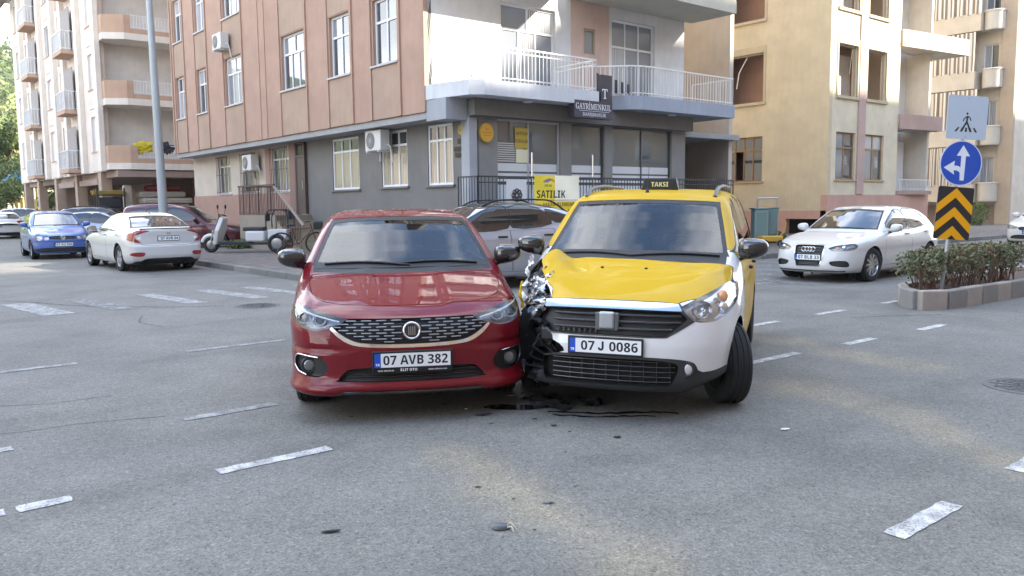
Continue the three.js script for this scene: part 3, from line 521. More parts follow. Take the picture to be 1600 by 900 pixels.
// ---------------------------------------------------------------- the pink corner building with the grey estate agent's below
{
  const B = [11.2, 0, -17.1], L = face('-x', 11.2, B), G = face('-x', 11.9, B), Fu = face('+z', -17.1, B), Fg = face('+z', -16.2, B);
  const root = thing('pink_building', 'pink ribbed corner apartment building over a grey estate agent\'s office', 'building', B);
  const pink = plaster(.50, .325, .24), tan = plaster(.475, .335, .245), white = plaster(.80, .79, .76), grey = plaster(.215, .208, .195), greyL = plaster(.29, .285, .27), soff = plaster(.42, .42, .42), cream = plaster(.62, .55, .46), dusk = plaster(.44, .275, .215), blueg = plaster(.42, .44, .47), rose = plaster(.70, .52, .43);
  const cols = [[-35.85, -34.8], [-33.27, -32.2], [-30.25, -28.65], [-25.3, -23.62], [-21.98, -20.78], [-19.5, -18.29]], rows = [[5.19, 6.87], [8.28, 9.97], [11.38, 13.07], [14.48, 16.17], [17.58, 19.27]];
  wall(root, 'wall', L, -36.35, -17.1, 3.79, 20.2, rows.flatMap(([a, b]) => cols.map(([c, d]) => [c, d, a, b])), pink);
  for (const [c, d] of cols) {                                   // each bay: two ribs and browner spandrels between the windows
    for (const u of [c - .12, d + .12]) { const m = mesh('rib', bx(-.05, .05, 3.80, 20.2, 0, .045), pink, root); L.put(m, u, 0, .001); }
    let y = 3.80; for (const [a, b] of [...rows, [20.2, 20.2]]) { if (a - .06 > y) { const m = mesh('spandrel', bx(c - .06, d + .06, y, a - .06, 0, .014), tan, root); L.put(m, 0, 0, .001); } y = b + .03; }
    for (const [a, b] of rows) windowUnit(root, L, c, d, a, b, { cols: d - c > 1.5 ? 3 : 2, topCols: 2, transom: .66, panes: (ri, k, r) => r() < .4 ? paneDark : r() < .4 ? paneMid : netMat });
  }
  { const m = mesh('rib', bx(-.05, .05, 3.80, 20.2, 0, .045), pink, root); L.put(m, -36.28, 0, .001); }
  for (const u of [-27.1, -26.6]) { const m = mesh('rib', bx(-.03, .03, 3.80, 20.2, 0, .02), pink, root); L.put(m, u, 0, .001); }
  // underside of the overhang, floors, roof, far walls
  block(root, 'overhang_soffit', B, 11.25, 24, 3.62, 3.785, -36.3, -17.1, soff);
  block(root, 'roof', B, 11.0, 24.2, 20.2, 20.5, -36.5, -15.2, soff);
  block(root, 'wall', B, 11.46, 24, 3.79, 20.2, -36.34, -36.1, pink);
  block(root, 'wall', B, 23.8, 24, 0, 20.2, -36.1, -17.4, cream);
  // ground floor on the side street: grey office, then the block's own entrance and barred flats
  const gw = [[-23.4, -21.72, 2.02, 3.66], [-20.42, -19.05, 2.04, 3.62], [-18.05, -16.92, 2.03, 3.64]];
  wall(root, 'wall', G, -25.25, -16.2, 0, 3.62, gw.map((h) => [h[0], h[1], h[2], Math.min(h[3], 3.56)]), grey);
  for (const [a, b, y0, y1] of gw) { windowUnit(root, G, a, b, y0, Math.min(y1, 3.56), { cols: 3, topCols: 3, transom: .74, inset: .06, panes: (ri) => ri ? paneDark : paneCream, sillMat: grey }); }
  const fl = [[-28.0, -26.45, 2.05, 3.55], [-30.75, -29.2, 2.05, 3.5], [-33.3, -32.0, 2.05, 3.5]];
  wall(root, 'wall', G, -36.3, -25.25, 2.0, 3.62, [...fl.map((h) => [h[0], h[1], h[2], h[3]])].map((h) => h), cream);
  wall(root, 'plinth', G, -36.3, -26.2, 0, 2.0, [], dusk, .25, .05);
  const rust = std([.10, .06, .05], .8);
  for (const [a, b, y0, y1] of fl) windowUnit(root, G, a, b, y0, y1, { cols: 3, topCols: 2, transom: .74, inset: .08, bars: rust, panes: (ri, k) => k === 0 ? paneDark : paneCream });
  { const m = mesh('pier', bx(-.26, .26, 0, 3.6, 0, .10), plaster(.30, .19, .16), root); G.put(m, -26.1, 0, .002); for (const [p, q] of [[-2.2, -1.7], [-.06, 0]]) G.put(mesh('wall_panel', bx(p, q, 2.0, 3.6, 0, .02), plaster(.42, .27, .22), root), -26.36, 0, .001); }
  { const d = part('entrance_door', root); G.put(d, -25.55, 1.28, .03); const br = std([.075, .05, .042], .5); mesh('door_leaf', bx(-.3, .3, 0, 1.85, 0, .05), br, d); mesh('door_frame', [bx(-.38, -.3, 0, 2.35, -.02, .08), bx(.3, .38, 0, 2.35, -.02, .08), bx(-.3, .3, 2.28, 2.35, -.02, .08), bx(-.3, .3, 1.85, 1.92, -.02, .08)], br, d); mesh('fanlight', bx(-.3, .3, 1.92, 2.28, 0, .02), paneDark, d); const q = []; for (let x = -.26; x < .3; x += .07) q.push(rod([x, 1.92, .05], [x, 2.28, .05], .008, 5)); mesh('fanlight_bars', q, rust, d); mesh('handle', rod([.22, .8, .09], [.22, 1.1, .09], .014, 8), M.satin, d); }
  // landing, steps and brown railing at the entrance
  block(root, 'landing', B, 10.65, 11.9, 0, 1.25, -28.0, -25.0, plaster(.34, .29, .23));
  const stone = plaster(.46, .40, .28); for (let k = 0; k < 6; k++) block(root, 'step', B, 10.7, 11.88, 0, 1.08 - k * .18, -25.0 + k * .3, -24.7 + k * .3, stone);
  { const q = []; for (let z = -28; z <= -25.0; z += .11) q.push(rod([10.66, 1.25, z], [10.66, 2.2, z], .011, 5)); q.push(bar([10.66, 2.22, -28.05], [10.66, 2.22, -25], .05), bar([10.66, 1.32, -28.05], [10.66, 1.32, -25], .03)); for (let x = 10.7; x < 11.8; x += .11) q.push(rod([x, 1.25, -28.02], [x, 2.2, -28.02], .011, 5)); q.push(bar([10.66, 2.22, -28.02], [11.85, 2.22, -28.02], .04)); for (let k = 0; k < 15; k++) { const z = -24.9 + k * .12, y = 1.2 - k * .072; q.push(rod([10.68, y - .15, z], [10.68, y + .9, z], .011, 5)); } const m = mesh('railing', q, rust, root); m.position.set(-B[0], 0, -B[2]); const hr = mesh('handrail', [bar([10.68, 2.2, -25.1], [10.68, .95, -23.0], .06, .06)], plaster(.40, .33, .28), root); hr.position.set(-B[0], 0, -B[2]); }
  // shop front on the main street
  const sh = [[12.75, 14.88, 1.3, 3.65], [15.27, 16.53, 1.3, 3.65], [16.84, 19.38, 1.3, 3.65]];
  wall(root, 'wall', Fg, 11.9, 20.0, 0, 4.05, sh, greyL);
  block(root, 'corner_beam', B, 11.24, 11.88, 3.56, 4.066, -17.08, -16.24, blueg);
  block(root, 'corner_pier', B, 11.86, 12.1, 0, 3.62, -16.5, -16.17, blueg);
  const glassS = phys([.10, .115, .12], { roughness: .02, clearcoat: 1, clearcoatRoughness: .01 }), frost = std([.62, .64, .65], .6), alu = std([.08, .085, .09], .4, { metalness: .4 });
  for (const [i, [a, b, y0, y1]] of sh.entries()) {
    windowUnit(root, Fg, a, b, y0, y1, { name: 'shop_window', cols: i === 1 ? 1 : 2, transom: 0, fw: .05, frame: i === 0 ? std([.45, .46, .47], .4) : alu, inset: .1, sill: false, panes: () => glassS });
    for (const [p, q] of [[2.36, 2.56], [2.22, 2.31], [2.1, 2.16], [1.4, 2.02]]) { const m = mesh('frosted_band', bx(a + .07, b - .07, p, q, 0, .004), frost, root); Fg.put(m, 0, 0, -.098); }
    if (i === 0) for (let k = 0; k < 9; k++) { const m = mesh('blind_slat', bx(a + .07, mix(a, b, .42), 2.6 + k * .055, 2.63 + k * .055, 0, .003), std([.5, .5, .48], .7), root); Fg.put(m, 0, 0, -.098); }
  }
  for (const x of [13.9, 16.1]) { const m = mesh('door_pull', rod([x, 1.9, 0], [x, 2.85, 0], .022, 8), M.chrome, root); Fg.put(m, 0, 0, -.04); }
  block(root, 'terrace', B, 11.5, 21.4, 0, 1.2, -16.2, -15.3, plaster(.30, .30, .30));
  const iron = std([.03, .032, .036], .5);
  railing(root, B, [[11.5, -15.38], [21.3, -15.38]], 1.2, .98, iron, { step: .11, mid: true }); railing(root, B, [[11.5, -15.38], [11.5, -16.15]], 1.2, .98, iron, { step: .11 });
  { const m = mesh('railing_panel', bx(0, .62, 1.28, 2.12, 0, .012), std([.60, .61, .60], .6), root); Fg.put(m, 12.35, 0, .83); const s = []; for (let k = 0; k < 8; k++) { const a = k * PI / 4; s.push(new THREE.TorusGeometry(.055, .014, 6, 18).translate(.31 + .1 * Math.cos(a), 1.74 + .1 * Math.sin(a), .02)); } mesh('panel_emblem', s, iron, m); }
  block(root, 'ceiling_beam', B, 11.86, 20.05, 3.66, 4.06, -16.18, -15.95, grey);
  // upper front: white loggia walls, pink returns
  const dA = [13.62, 15.53, 4.46, 6.76], dB = [17.74, 19.62, 4.46, 6.86], sm = [16.6, 17.05, 5.75, 6.45];
  for (const [k, y] of [4.40, 7.5, 10.6, 13.7, 16.8].entries()) {
    const up = (h, d = k * 3.1) => [h[0], h[1], h[2] + d, h[3] + d], y1 = y + (k === 4 ? 3.4 : 3.1);
    wall(root, 'wall', Fu, 11.32, 16.1, y - (k ? 0 : .4), y1, [up(dA)], white); wall(root, 'wall', Fu, 16.1, 17.62, y - (k ? 0 : .4), y1, [up(sm)], rose, .25, .002); wall(root, 'wall', Fu, 17.62, 21.0, y - (k ? 0 : .4), y1, [up(dB)], white);
    
    windowUnit(root, Fu, ...up(dA), { name: 'balcony_door', cols: 3, topCols: 2, transom: .72, sill: false, panes: (ri, q) => q === 1 ? netMat : paneMid });
    windowUnit(root, Fu, ...up(dB), { name: 'balcony_door', cols: 3, topCols: 3, transom: .68, sill: false, panes: (ri, q) => ri ? paneMid : q ? paneMid : netMat });
    windowUnit(root, Fu, ...up(sm), { cols: 1, transom: 0, inset: .05, frame: std([.30, .25, .2], .6), panes: () => paneMid, sill: false });
  }
  { const m = mesh('corner_pilaster', bx(0, .115, 3.80, 19.9, -.002, .03), pink, root); Fu.put(m, 11.203, 0, .003); }
  block(root, 'wall', B, 20.75, 21.0, 3.6, 20.2, -36, -17.12, plaster(.62, .52, .42));
  const rail = std([.74, .72, .68], .4), fas = plaster(.74, .75, .76), fas2 = plaster(.40, .44, .50);
  for (const [k, y] of [4.07, 7.17, 10.27, 13.37, 16.47].entries()) {
    const o1 = [[11.22, -17.08], [11.22, -16.75], [11.46, -15.62], [11.75, -15.4], [15.5, -15.4], [15.5, -17.08]], o2 = [[15.95, -17.08], [15.95, -16.6], [16.9, -15.55], [17.2, -15.4], [21.35, -15.4], [21.35, -17.08]];
    const b1 = part('balcony', root), b2 = part('balcony', root);
    flat(b1, 'balcony_slab', B, o1, y, y + .35, fas); flat(b2, 'balcony_slab', B, o2, y, y + .37, k ? plaster(.66, .62, .50) : fas2);
    railing(b1, B, [[11.25, -16.6], [11.5, -15.55], [11.8, -15.45], [15.44, -15.45], [15.44, -17.0]], y + .35, .8, rail, { r: .008, mid: true });
    railing(b2, B, [[16.0, -16.5], [16.95, -15.6], [17.25, -15.45], [21.3, -15.45], [21.3, -17.0]], y + .37, .8, rail, { r: .011 });
    if (k === 1) { const p = mesh('parapet', [bx(17.0, 21.33, y + .37, y + 1.2, -15.5, -15.4)], plaster(.70, .62, .50), b2); p.position.set(-B[0], 0, -B[2]); }
    if (!k) { const q = []; for (let i = 0; i < 6; i++) q.push(bx(16.0 + i * .155, 16.08 + i * .155, y + .42, y + .42 + .52 - .04 * i * (i > 2 ? 1.4 : 1), -16.0 + .08 * i, -15.98 + .08 * i)); const m = mesh('slatted_screen', q, iron, b2); m.position.set(-B[0], 0, -B[2]); }
  }
  for (const x of [13.4, 18.9]) { const m = mesh('soffit_lamp', lathe([[0, 0], [.13, 0], [.12, -.04], [0, -.05]], 24), M.white, root); m.position.set(x - B[0], 4.07, -15.8 - B[2]); }
  // things fixed to it
  airCon(L, -29.9, 7.1, .40, 'air conditioner hanging between upper windows of the pink facade');
  airCon(G, -20.05, 2.98, .48, 'air conditioner covering the top of an office window on the grey wall');
  airCon(G, -29.3, 2.8, .42, 'air conditioner above a barred window beside the entrance steps');
  // office signs
  { const t = thing('round_sign', 'round yellow sign with gold rim on the grey office wall', 'sign', [12.35, 3.27, -16.19]); mesh('sign_disc', new THREE.CylinderGeometry(.205, .205, .08, 40).rotateX(PI / 2).scale(1, 1.12, 1).translate(0, 0, .05), std([.50, .34, .06], .35, { metalness: .5 }), t);
    const [g, m] = signFace(.42, .5, 256, (c, w, h) => { c.fillStyle = '#c9972c'; c.fillRect(0, 0, w, h); c.fillStyle = '#5a3a10'; c.textAlign = 'center'; c.font = 'bold 34px serif'; c.fillText('LİST', w / 2, h * .34); c.font = 'bold 26px serif'; c.fillText('GAYRİMENKUL', w / 2, h * .52); c.font = 'bold 22px serif'; c.fillText('DANIŞMANLIK', w / 2, h * .68); }); const d = mesh('sign_print', new THREE.CircleGeometry(.18, 40).scale(1, 1.12, 1).translate(0, 0, .093), m, t); }
  { const t = thing('wall_lettering', 'gold emblem and lettering on the grey wall beside an office window', 'sign', [11.88, 2.9, -16.52], -PI / 2); const gold = std([.62, .5, .2], .35, { metalness: .6 }), q = []; for (let k = 0; k < 8; k++) { const a = k * PI / 4; q.push(new THREE.TorusGeometry(.04, .012, 6, 18).translate(.075 * Math.cos(a), .45 + .085 * Math.sin(a), .012)); } mesh('emblem', q, gold, t);
    const line = (s, y, w, h) => { const m = std([.62, .5, .2], .4, { metalness: .4, map: canvasTex(256, 48, (c, W, H) => { c.fillStyle = '#2e2f30'; c.fillRect(0, 0, W, H); c.fillStyle = '#fff6d8'; c.font = 'bold 40px serif'; c.textAlign = 'center'; const k = Math.min(1, 240 / c.measureText(s).width); c.translate(W / 2, 38); c.scale(k, 1); c.fillText(s, 0, 0); }) }); mesh('letters', bx(-w / 2, w / 2, y, y + h, .004, .016), m, t); }; line("L'İST", .12, .3, .12); line('GAYRİMENKUL', -.06, .62, .11); line('DANIŞMANLIK', -.2, .52, .10); }
  { const t = thing('fascia_sign', 'dark box sign with pale letters above the office door', 'sign', [15.37, 3.72, -15.40]); const dk = std([.045, .04, .05], .4); mesh('sign_box', bx(-.75, .62, 0, .44, -.2, 0), dk, t); mesh('sign_pylon', bx(.2, .62, .445, 1.14, -.2, -.004), dk, t);
    const [g, m] = signFace(1.37, .44, 512, (c, w, h) => { c.fillStyle = '#3b3840'; c.fillRect(0, 0, w, h); c.fillStyle = '#e8e8ee'; c.textAlign = 'center'; c.font = '74px serif'; const k = (w * .94) / c.measureText('GAYRİMENKUL').width; c.save(); c.translate(w / 2, h * .5); c.scale(k, 1); c.fillText('GAYRİMENKUL', 0, 0); c.restore(); c.fillRect(w * .12, h * .58, w * .8, 3); c.font = '44px serif'; c.fillText('DANIŞMANLIK', w * .52, h * .88); }); const p = mesh('sign_print', g, m, t); p.position.set(-.065, .22, .003);
    const [g2, m2] = signFace(.4, .4, 128, (c, w, h) => { c.fillStyle = '#3b3840'; c.fillRect(0, 0, w, h); c.fillStyle = '#f2f2f5'; c.textAlign = 'center'; c.font = '110px serif'; c.fillText('T', w * .35, h * .82); }); const p2 = mesh('sign_print', g2, m2, t); p2.position.set(.41, .66, .003); }
  { const t = thing('window_poster', 'yellow for-sale poster stuck inside the shop window above a white sheet', 'poster', [13.6, 2.62, -16.275]); const [g, m] = signFace(.46, .52, 128, (c, w, h) => { c.fillStyle = '#b9a23a'; c.fillRect(0, 0, w, h); c.fillStyle = '#3a3010'; c.textAlign = 'center'; c.font = 'bold 30px sans-serif'; c.fillText('SATILIK', w / 2, 50); c.fillText('KİRALIK', w / 2, 105); }); const a = mesh('poster_sheet', g, m, t); a.position.set(0, .58, 0); const b = mesh('paper_sheet', new THREE.PlaneGeometry(.42, .34), std([.72, .71, .5], .7), t); b.position.set(.01, .13, 0); }
  { const t = thing('sale_banner', 'yellow and white SATILIK banner hung on the terrace railing', 'banner', [13.95, 1.15, -15.34]);
    const g = new THREE.PlaneGeometry(1.5, 1.08, 24, 16), p = g.attributes.position; for (let i = 0; i < p.count; i++) p.setZ(i, .012 * Math.sin(p.getX(i) * 9) + .01 * Math.sin(p.getY(i) * 7 + p.getX(i) * 4)); g.computeVertexNormals(); g.translate(0, .54, .015);
    mesh('banner_sheet', g, std([1, 1, 1], .6, { side: THREE.DoubleSide, map: canvasTex(512, 369, (c, w, h) => { c.fillStyle = '#e9d23c'; c.fillRect(0, 0, w, h); c.fillStyle = '#f4efd6'; c.fillRect(w * .45, 0, w * .55, h * .6); c.fillStyle = '#e9c91e'; c.fillRect(0, h * .6, w, h * .4); c.fillStyle = '#d88a2a'; c.beginPath(); c.moveTo(90, 50); c.quadraticCurveTo(160, 5, 230, 40); c.lineTo(225, 62); c.quadraticCurveTo(160, 30, 100, 66); c.fill(); c.fillStyle = '#3a77b8'; c.beginPath(); c.moveTo(100, 60); c.quadraticCurveTo(150, 20, 200, 32); c.lineTo(150, 60); c.fill(); c.fillStyle = '#222'; c.font = 'bold 26px sans-serif'; c.fillText('EMLAK', 110, 95); c.font = 'bold 88px sans-serif'; c.fillText('SATILIK', 22, 190); c.fillRect(16, 208, w - 32, 4); c.font = 'bold 44px sans-serif'; c.fillText('HAKAN ALEMDAR', 90, 262); c.font = 'bold 84px sans-serif'; c.fillText('0532 340 08', 10, 350); }) }), t);
    mesh('banner_rope', [rod([-.74, 1.06, 0], [-.72, 1.12, -.04], .006, 5), rod([.74, 1.06, 0], [.72, 1.12, -.04], .006, 5)], M.white, t); }
}
// ---------------------------------------------------------------- the half-stripped yellow building
{
  const B = [31.35, 0, -18.06], L = face('-x', 31.35, B), F = face('+z', -18.06, B), Lo = face('+z', -19.2, B);
  const root = thing('yellow_building', 'yellow apartment building with its windows stripped out and a pink base', 'building', B);
  const yel = plaster(.70, .59, .40), yelF = plaster(.80, .71, .52), pinkb = plaster(.66, .40, .31), trimY = plaster(.60, .50, .33), inside = plaster(.62, .42, .29), insideP = plaster(.64, .40, .31), conc = plaster(.35, .33, .30), orange = plaster(.48, .27, .12);
  const rows = [[2.4, 4.36], [5.84, 7.94], [9.35, 11.4], [12.8, 14.8], [16.25, 18.3]], wl = [-23.15, -21.15], wf = [[31.95, 33.5], [34.32, 35.95]];
  wall(root, 'wall', L, -30, -18.06, 1.13, 20.4, rows.map(([a, b]) => [...wl, a, b]), yel);
  wall(root, 'base_band', L, -30, -18.06, 0, 1.13, [[-21.42, -20.3, .1, .8], [-19.9, -18.4, .1, .78]], pinkb, .28, .03);
  wall(root, 'wall', F, 31.6, 37.2, 1.77, 20.4, rows.flatMap(([a, b]) => wf.map((w) => [...w, a, b])), yelF);
  wall(root, 'base_band', F, 31.32, 40.4, 0, 1.77, [], pinkb, .28, .03);
  { const m = mesh('pilaster', bx(33.62, 34.2, 1.8, 20.4, 0, .06), plaster(.58, .42, .36), root); F.put(m, 0, 0, .001); }
  // rooms seen through the holes
  for (const [a] of rows) block(root, 'floor_slab', B, 31.65, 40.1, a - 1.05, a - .85, -29.9, -19.3, conc);
  block(root, 'partition', B, 31.7, 36.9, 1.4, 20.2, -19.9, -19.8, inside); block(root, 'partition', B, 33.0, 33.1, 1.4, 20.2, -29.9, -20.0, insideP); block(root, 'basement_wall', B, 32.3, 32.4, 0, 1.1, -29.9, -18.4, std([.05, .045, .04], .9));
  const wood = std([.30, .17, .075], .6), brk = std([.36, .31, .25], .7);
  const reveal = (f, u0, u1, v0, v1, mat) => { const g = part('window_opening', root); f.put(g, (u0 + u1) / 2, v0, 0); const w = (u1 - u0) / 2, h = v1 - v0; mesh('sill', bx(-w - .12, w + .12, -.12, 0, -.2, .09), trimY, g); mesh('lintel', bx(-w - .1, w + .1, h, h + .28, -.02, .035), trimY, g); mesh('jamb', [bx(-w - .1, -w, 0, h, -.02, .035), bx(w, w + .1, 0, h, -.02, .035)], trimY, g); if (mat) mesh('old_frame', [bx(-w, -w + .07, 0, h, -.16, -.1), bx(w - .07, w, 0, h, -.16, -.1), bx(-w + .07, w - .07, h - .07, h, -.16, -.1)], mat, g); return g; };
  rows.forEach(([a, b], i) => {
    if (i === 0) {
      windowUnit(root, L, ...wl, a, b, { cols: 4, topCols: 4, transom: .7, frame: wood, fw: .07, panes: (ri, k) => k === 1 && !ri ? null : paneDark, sillMat: trimY });
      wf.forEach((w, k) => windowUnit(root, F, ...w, a, b, { cols: 2, topCols: 2, transom: .68, frame: wood, fw: .07, panes: (ri, q) => k && ri ? netMat : q ? paneDark : paneMid, sillMat: trimY }));
    } else { const g = reveal(L, ...wl, a, b, brk); if (i === 1) { mesh('dangling_strip', bar([-.35, 1.35, -.1], [.05, 2.0, -.14], .05, .03), M.white, g); mesh('dangling_strip', bar([-.45, .7, -.1], [-.33, 1.4, -.1], .04, .03), M.white, g); } wf.forEach((w, k) => { const q = reveal(F, ...w, a, b, brk); if (k === 0 && i === 1) mesh('loose_batten', bar([.25, .9, -.1], [.5, 1.95, -.12], .04), std([.08, .07, .06], .8), q); if (k === 1) mesh('inner_wall', bx(-.6, .5, 0, b - a, -1.55, -1.5), plaster(.7, .66, .6), q); }); }
  });
  // loggias on the right with solid oblique parapets
  wall(root, 'loggia_wall', Lo, 37.2, 40.4, 1.77, 20.4, [[37.5, 39.0, 2.45, 4.4], [37.4, 38.9, 5.3, 7.3], [37.4, 38.9, 8.75, 10.8]], plaster(.74, .71, .66));
  block(root, 'loggia_end', B, 40.2, 40.398, 1.77, 20.4, -19.2, -18.1, plaster(.72, .66, .55));
  block(root, 'loggia_end', B, 36.95, 37.2, 1.77, 20.4, -19.45, -18.32, plaster(.60, .52, .42));
  for (const [a, b] of [[5.3, 7.3], [8.75, 10.8]]) { const m = mesh('door_board', bx(37.4, 38.9, a, b, 0, .04), orange, root); Lo.put(m, 0, 0, -.1); const m2 = mesh('door_post', bx(38.9, 39.05, a, b + .05, 0, .06), std([.13, .08, .05], .8), root); Lo.put(m2, 0, 0, .002); }
  windowUnit(root, Lo, 37.5, 39.0, 2.45, 4.4, { cols: 3, transom: 0, frame: std([.3, .25, .22], .6), panes: () => phys([.30, .26, .24], { map: curtainTex, roughness: .3 }) });
  { const m = mesh('white_door', bx(39.4, 40.1, 1.9, 4.3, 0, .06), M.white, root); Lo.put(m, 0, 0, .001); }
  const para = plaster(.66, .58, .43), parp = plaster(.55, .38, .32);
  for (const [y0, y1, x1, z1, mt] of [[8.38, 9.1, 42.3, -17.35, para], [4.75, 5.38, 40.4, -17.62, parp], [11.8, 12.6, 42.3, -17.35, para], [15.3, 16.1, 42.3, -17.35, para]]) {
    const g = part('balcony', root); flat(g, 'balcony_slab', B, [[37.2, -18.03], [x1, z1], [x1, -18.95], [37.2, -18.95]], y0, y0 + .16, plaster(.62, .60, .56));
    flat(g, 'parapet', B, [[37.2, -18.05], [37.2, -17.95], [x1 + .06, z1 + .1], [x1 + .1, -18.9], [x1, -18.9], [x1 - .04, z1]], y0 - .02, y1, mt);
  }
  { const g = part('balcony', root); flat(g, 'balcony_slab', B, [[37.3, -18.02], [40.1, -17.75], [40.1, -18.9], [37.3, -18.9]], 1.78, 1.95, plaster(.5, .36, .3)); railing(g, B, [[37.4, -18.0], [40.0, -17.8]], 1.95, .5, upvc, { r: .012 }); }
  // side balconies further back along the yard
  for (const [y0, y1] of [[4.35, 5.15], [7.9, 9.5], [11.3, 12.9]]) { const g = part('side_balcony', root); block(g, 'parapet', B, 30.2, 31.3, y0, y1, -27.0, -23.9, plaster(.52, .31, .27)); block(g, 'balcony_slab', B, 30.25, 31.3, y0 - .16, y0 - .004, -26.9, -23.95, trimY); }
  block(root, 'roof', B, 31.1, 40.6, 20.4, 20.7, -30, -17.8, conc); block(root, 'wall', B, 40.1, 40.35, 0, 20.4, -30, -19.46, yel); block(root, 'wall', B, 31.6, 40.1, 0, 20.4, -30.25, -30.0, yel);
}
// low wall and yard gate between the pink and the yellow building
{ const t = thing('yard_wall', 'cream plastered yard wall between the pink and yellow buildings', 'wall', [26.0, 0, -24.5]); mesh('wall_face', bx(-5, 5.3, 0, 2.2, -.12, .12), plaster(.44, .36, .27), t); mesh('coping', bx(-5.05, 5.3, 2.2, 2.28, -.17, .17), concrete, t); }
{ // a block closing the yard behind
  const B = [22, 0, -52], t = thing('rear_building', 'pale yellow building closing the yard behind the gap', 'building', B), F = face('+z', -52, B), m = plaster(.52, .44, .32), rr = [2, 5.1, 8.2, 11.3]; const hs = rr.flatMap((y) => [24, 28, 32, 36].map((x) => [x, x + 1.5, y, y + 1.6])); wall(t, 'wall', F, 22, 42, 0, 15, hs, m); for (const h of hs) windowUnit(t, F, ...h, { cols: 2 });
}
// ---------------------------------------------------------------- the beige building with striped awnings, right
{
  const X = 50, B = [X, 0, -18], L = face('-x', X, B), F = face('+z', -18, B), root = thing('beige_building', 'beige apartment building with striped balcony awnings', 'building', B);
  const be = plaster(.80, .69, .55), be2 = plaster(.82, .73, .60), dk = plaster(.40, .31, .25);
  const fl = [1.5, 4.6, 7.7, 10.8, 13.9], win = [[-23.6, -22.6], [-19.6, -18.8]];
  wall(root, 'wall', L, -34, -18, 0, 18, fl.flatMap((y) => win.map((w) => [...w, y + .9, y + 2.35])), be);
  for (const y of fl) for (const w of win) windowUnit(root, L, ...w, y + .9, y + 2.35, { cols: 2, transom: 0 });
  wall(root, 'wall', F, X + .25, X + 16, 0, 18, fl.flatMap((y) => [[53, 54.6, y + .9, y + 2.35], [58, 59.6, y + .9, y + 2.35]]), be2); for (const y of fl) for (const x of [53, 58]) windowUnit(root, F, x, x + 1.6, y + .9, y + 2.35, { cols: 2 });
  { const m = mesh('corner_pier', bx(-.35, .35, 0, 18, 0, .3), plaster(.58, .46, .34), root); L.put(m, -18.2, 0, .001); }
  const strip = (c1, c2, n) => canvasTex(256, 32, (c, w, h) => { for (let i = 0; i < n; i++) { c.fillStyle = i % 2 ? c1 : c2; c.fillRect(i * w / n, 0, w / n + 1, h); } });
  const st = strip('#efe9dc', '#8f7f70', 44), curt = std([1, 1, 1], .8, { map: st, side: THREE.DoubleSide });
  for (const [i, y] of fl.entries()) {
    const g = part('balcony', root), z0 = -24.6, z1 = i === 2 ? -19.6 : -19.4;
    block(g, 'parapet', B, X - 1.1, X - 1.0, y - .1, y + .85, z0, z1, i === 1 || i === 2 ? be2 : be); block(g, 'parapet_end', B, X - 1.0, X - .002, y - .1, y + .85, z1 - .1, z1, be2); block(g, 'balcony_slab', B, X - 1.0, X - .002, y - .1, y + .05, z0, z1 - .1, be2);
    if (i < 4) {                                                 // drawn awning curtain from the slab above down to the parapet
      const w = z1 - z0 - (i === 0 ? 2.4 : 0), h = 2.15, q = new THREE.PlaneGeometry(w, h, 90, 6), p = q.attributes.position; for (let k = 0; k < p.count; k++) p.setZ(k, .09 * Math.sin(p.getX(k) * 15 + i) * (1 - .3 * (p.getY(k) / h + .5)) + .06 * fbm(p.getX(k) * 2, p.getY(k) * 2, 4, 2)); q.computeVertexNormals();
      const m = mesh('awning', q, curt, g); L.put(m, (z0 + z1) / 2 + (i === 0 ? 1.1 : 0), y + .8 + h / 2, 1.06);
    }
    const rnd = mesh('round_parapet', lathe([[.48, -.1], [.5, .0], [.5, .85], [.54, .87], [.54, .95], [.46, .95]], 28), plaster(.72, .66, .56), g); rnd.position.set(X - .5 - B[0], y, -18.9 - B[2]);
  }
  mesh('plinth', bx(-.06, .0, 0, 1.2, -16, 0), dk, root).position.set(-.002, 0, 0);
  block(root, 'roof', B, X - 1.2, X + 16.2, 18, 18.3, -34, -17.8, be); block(root, 'wall', B, X + 15.75, X + 16, 0, 18, -34, -18.25, be);
}
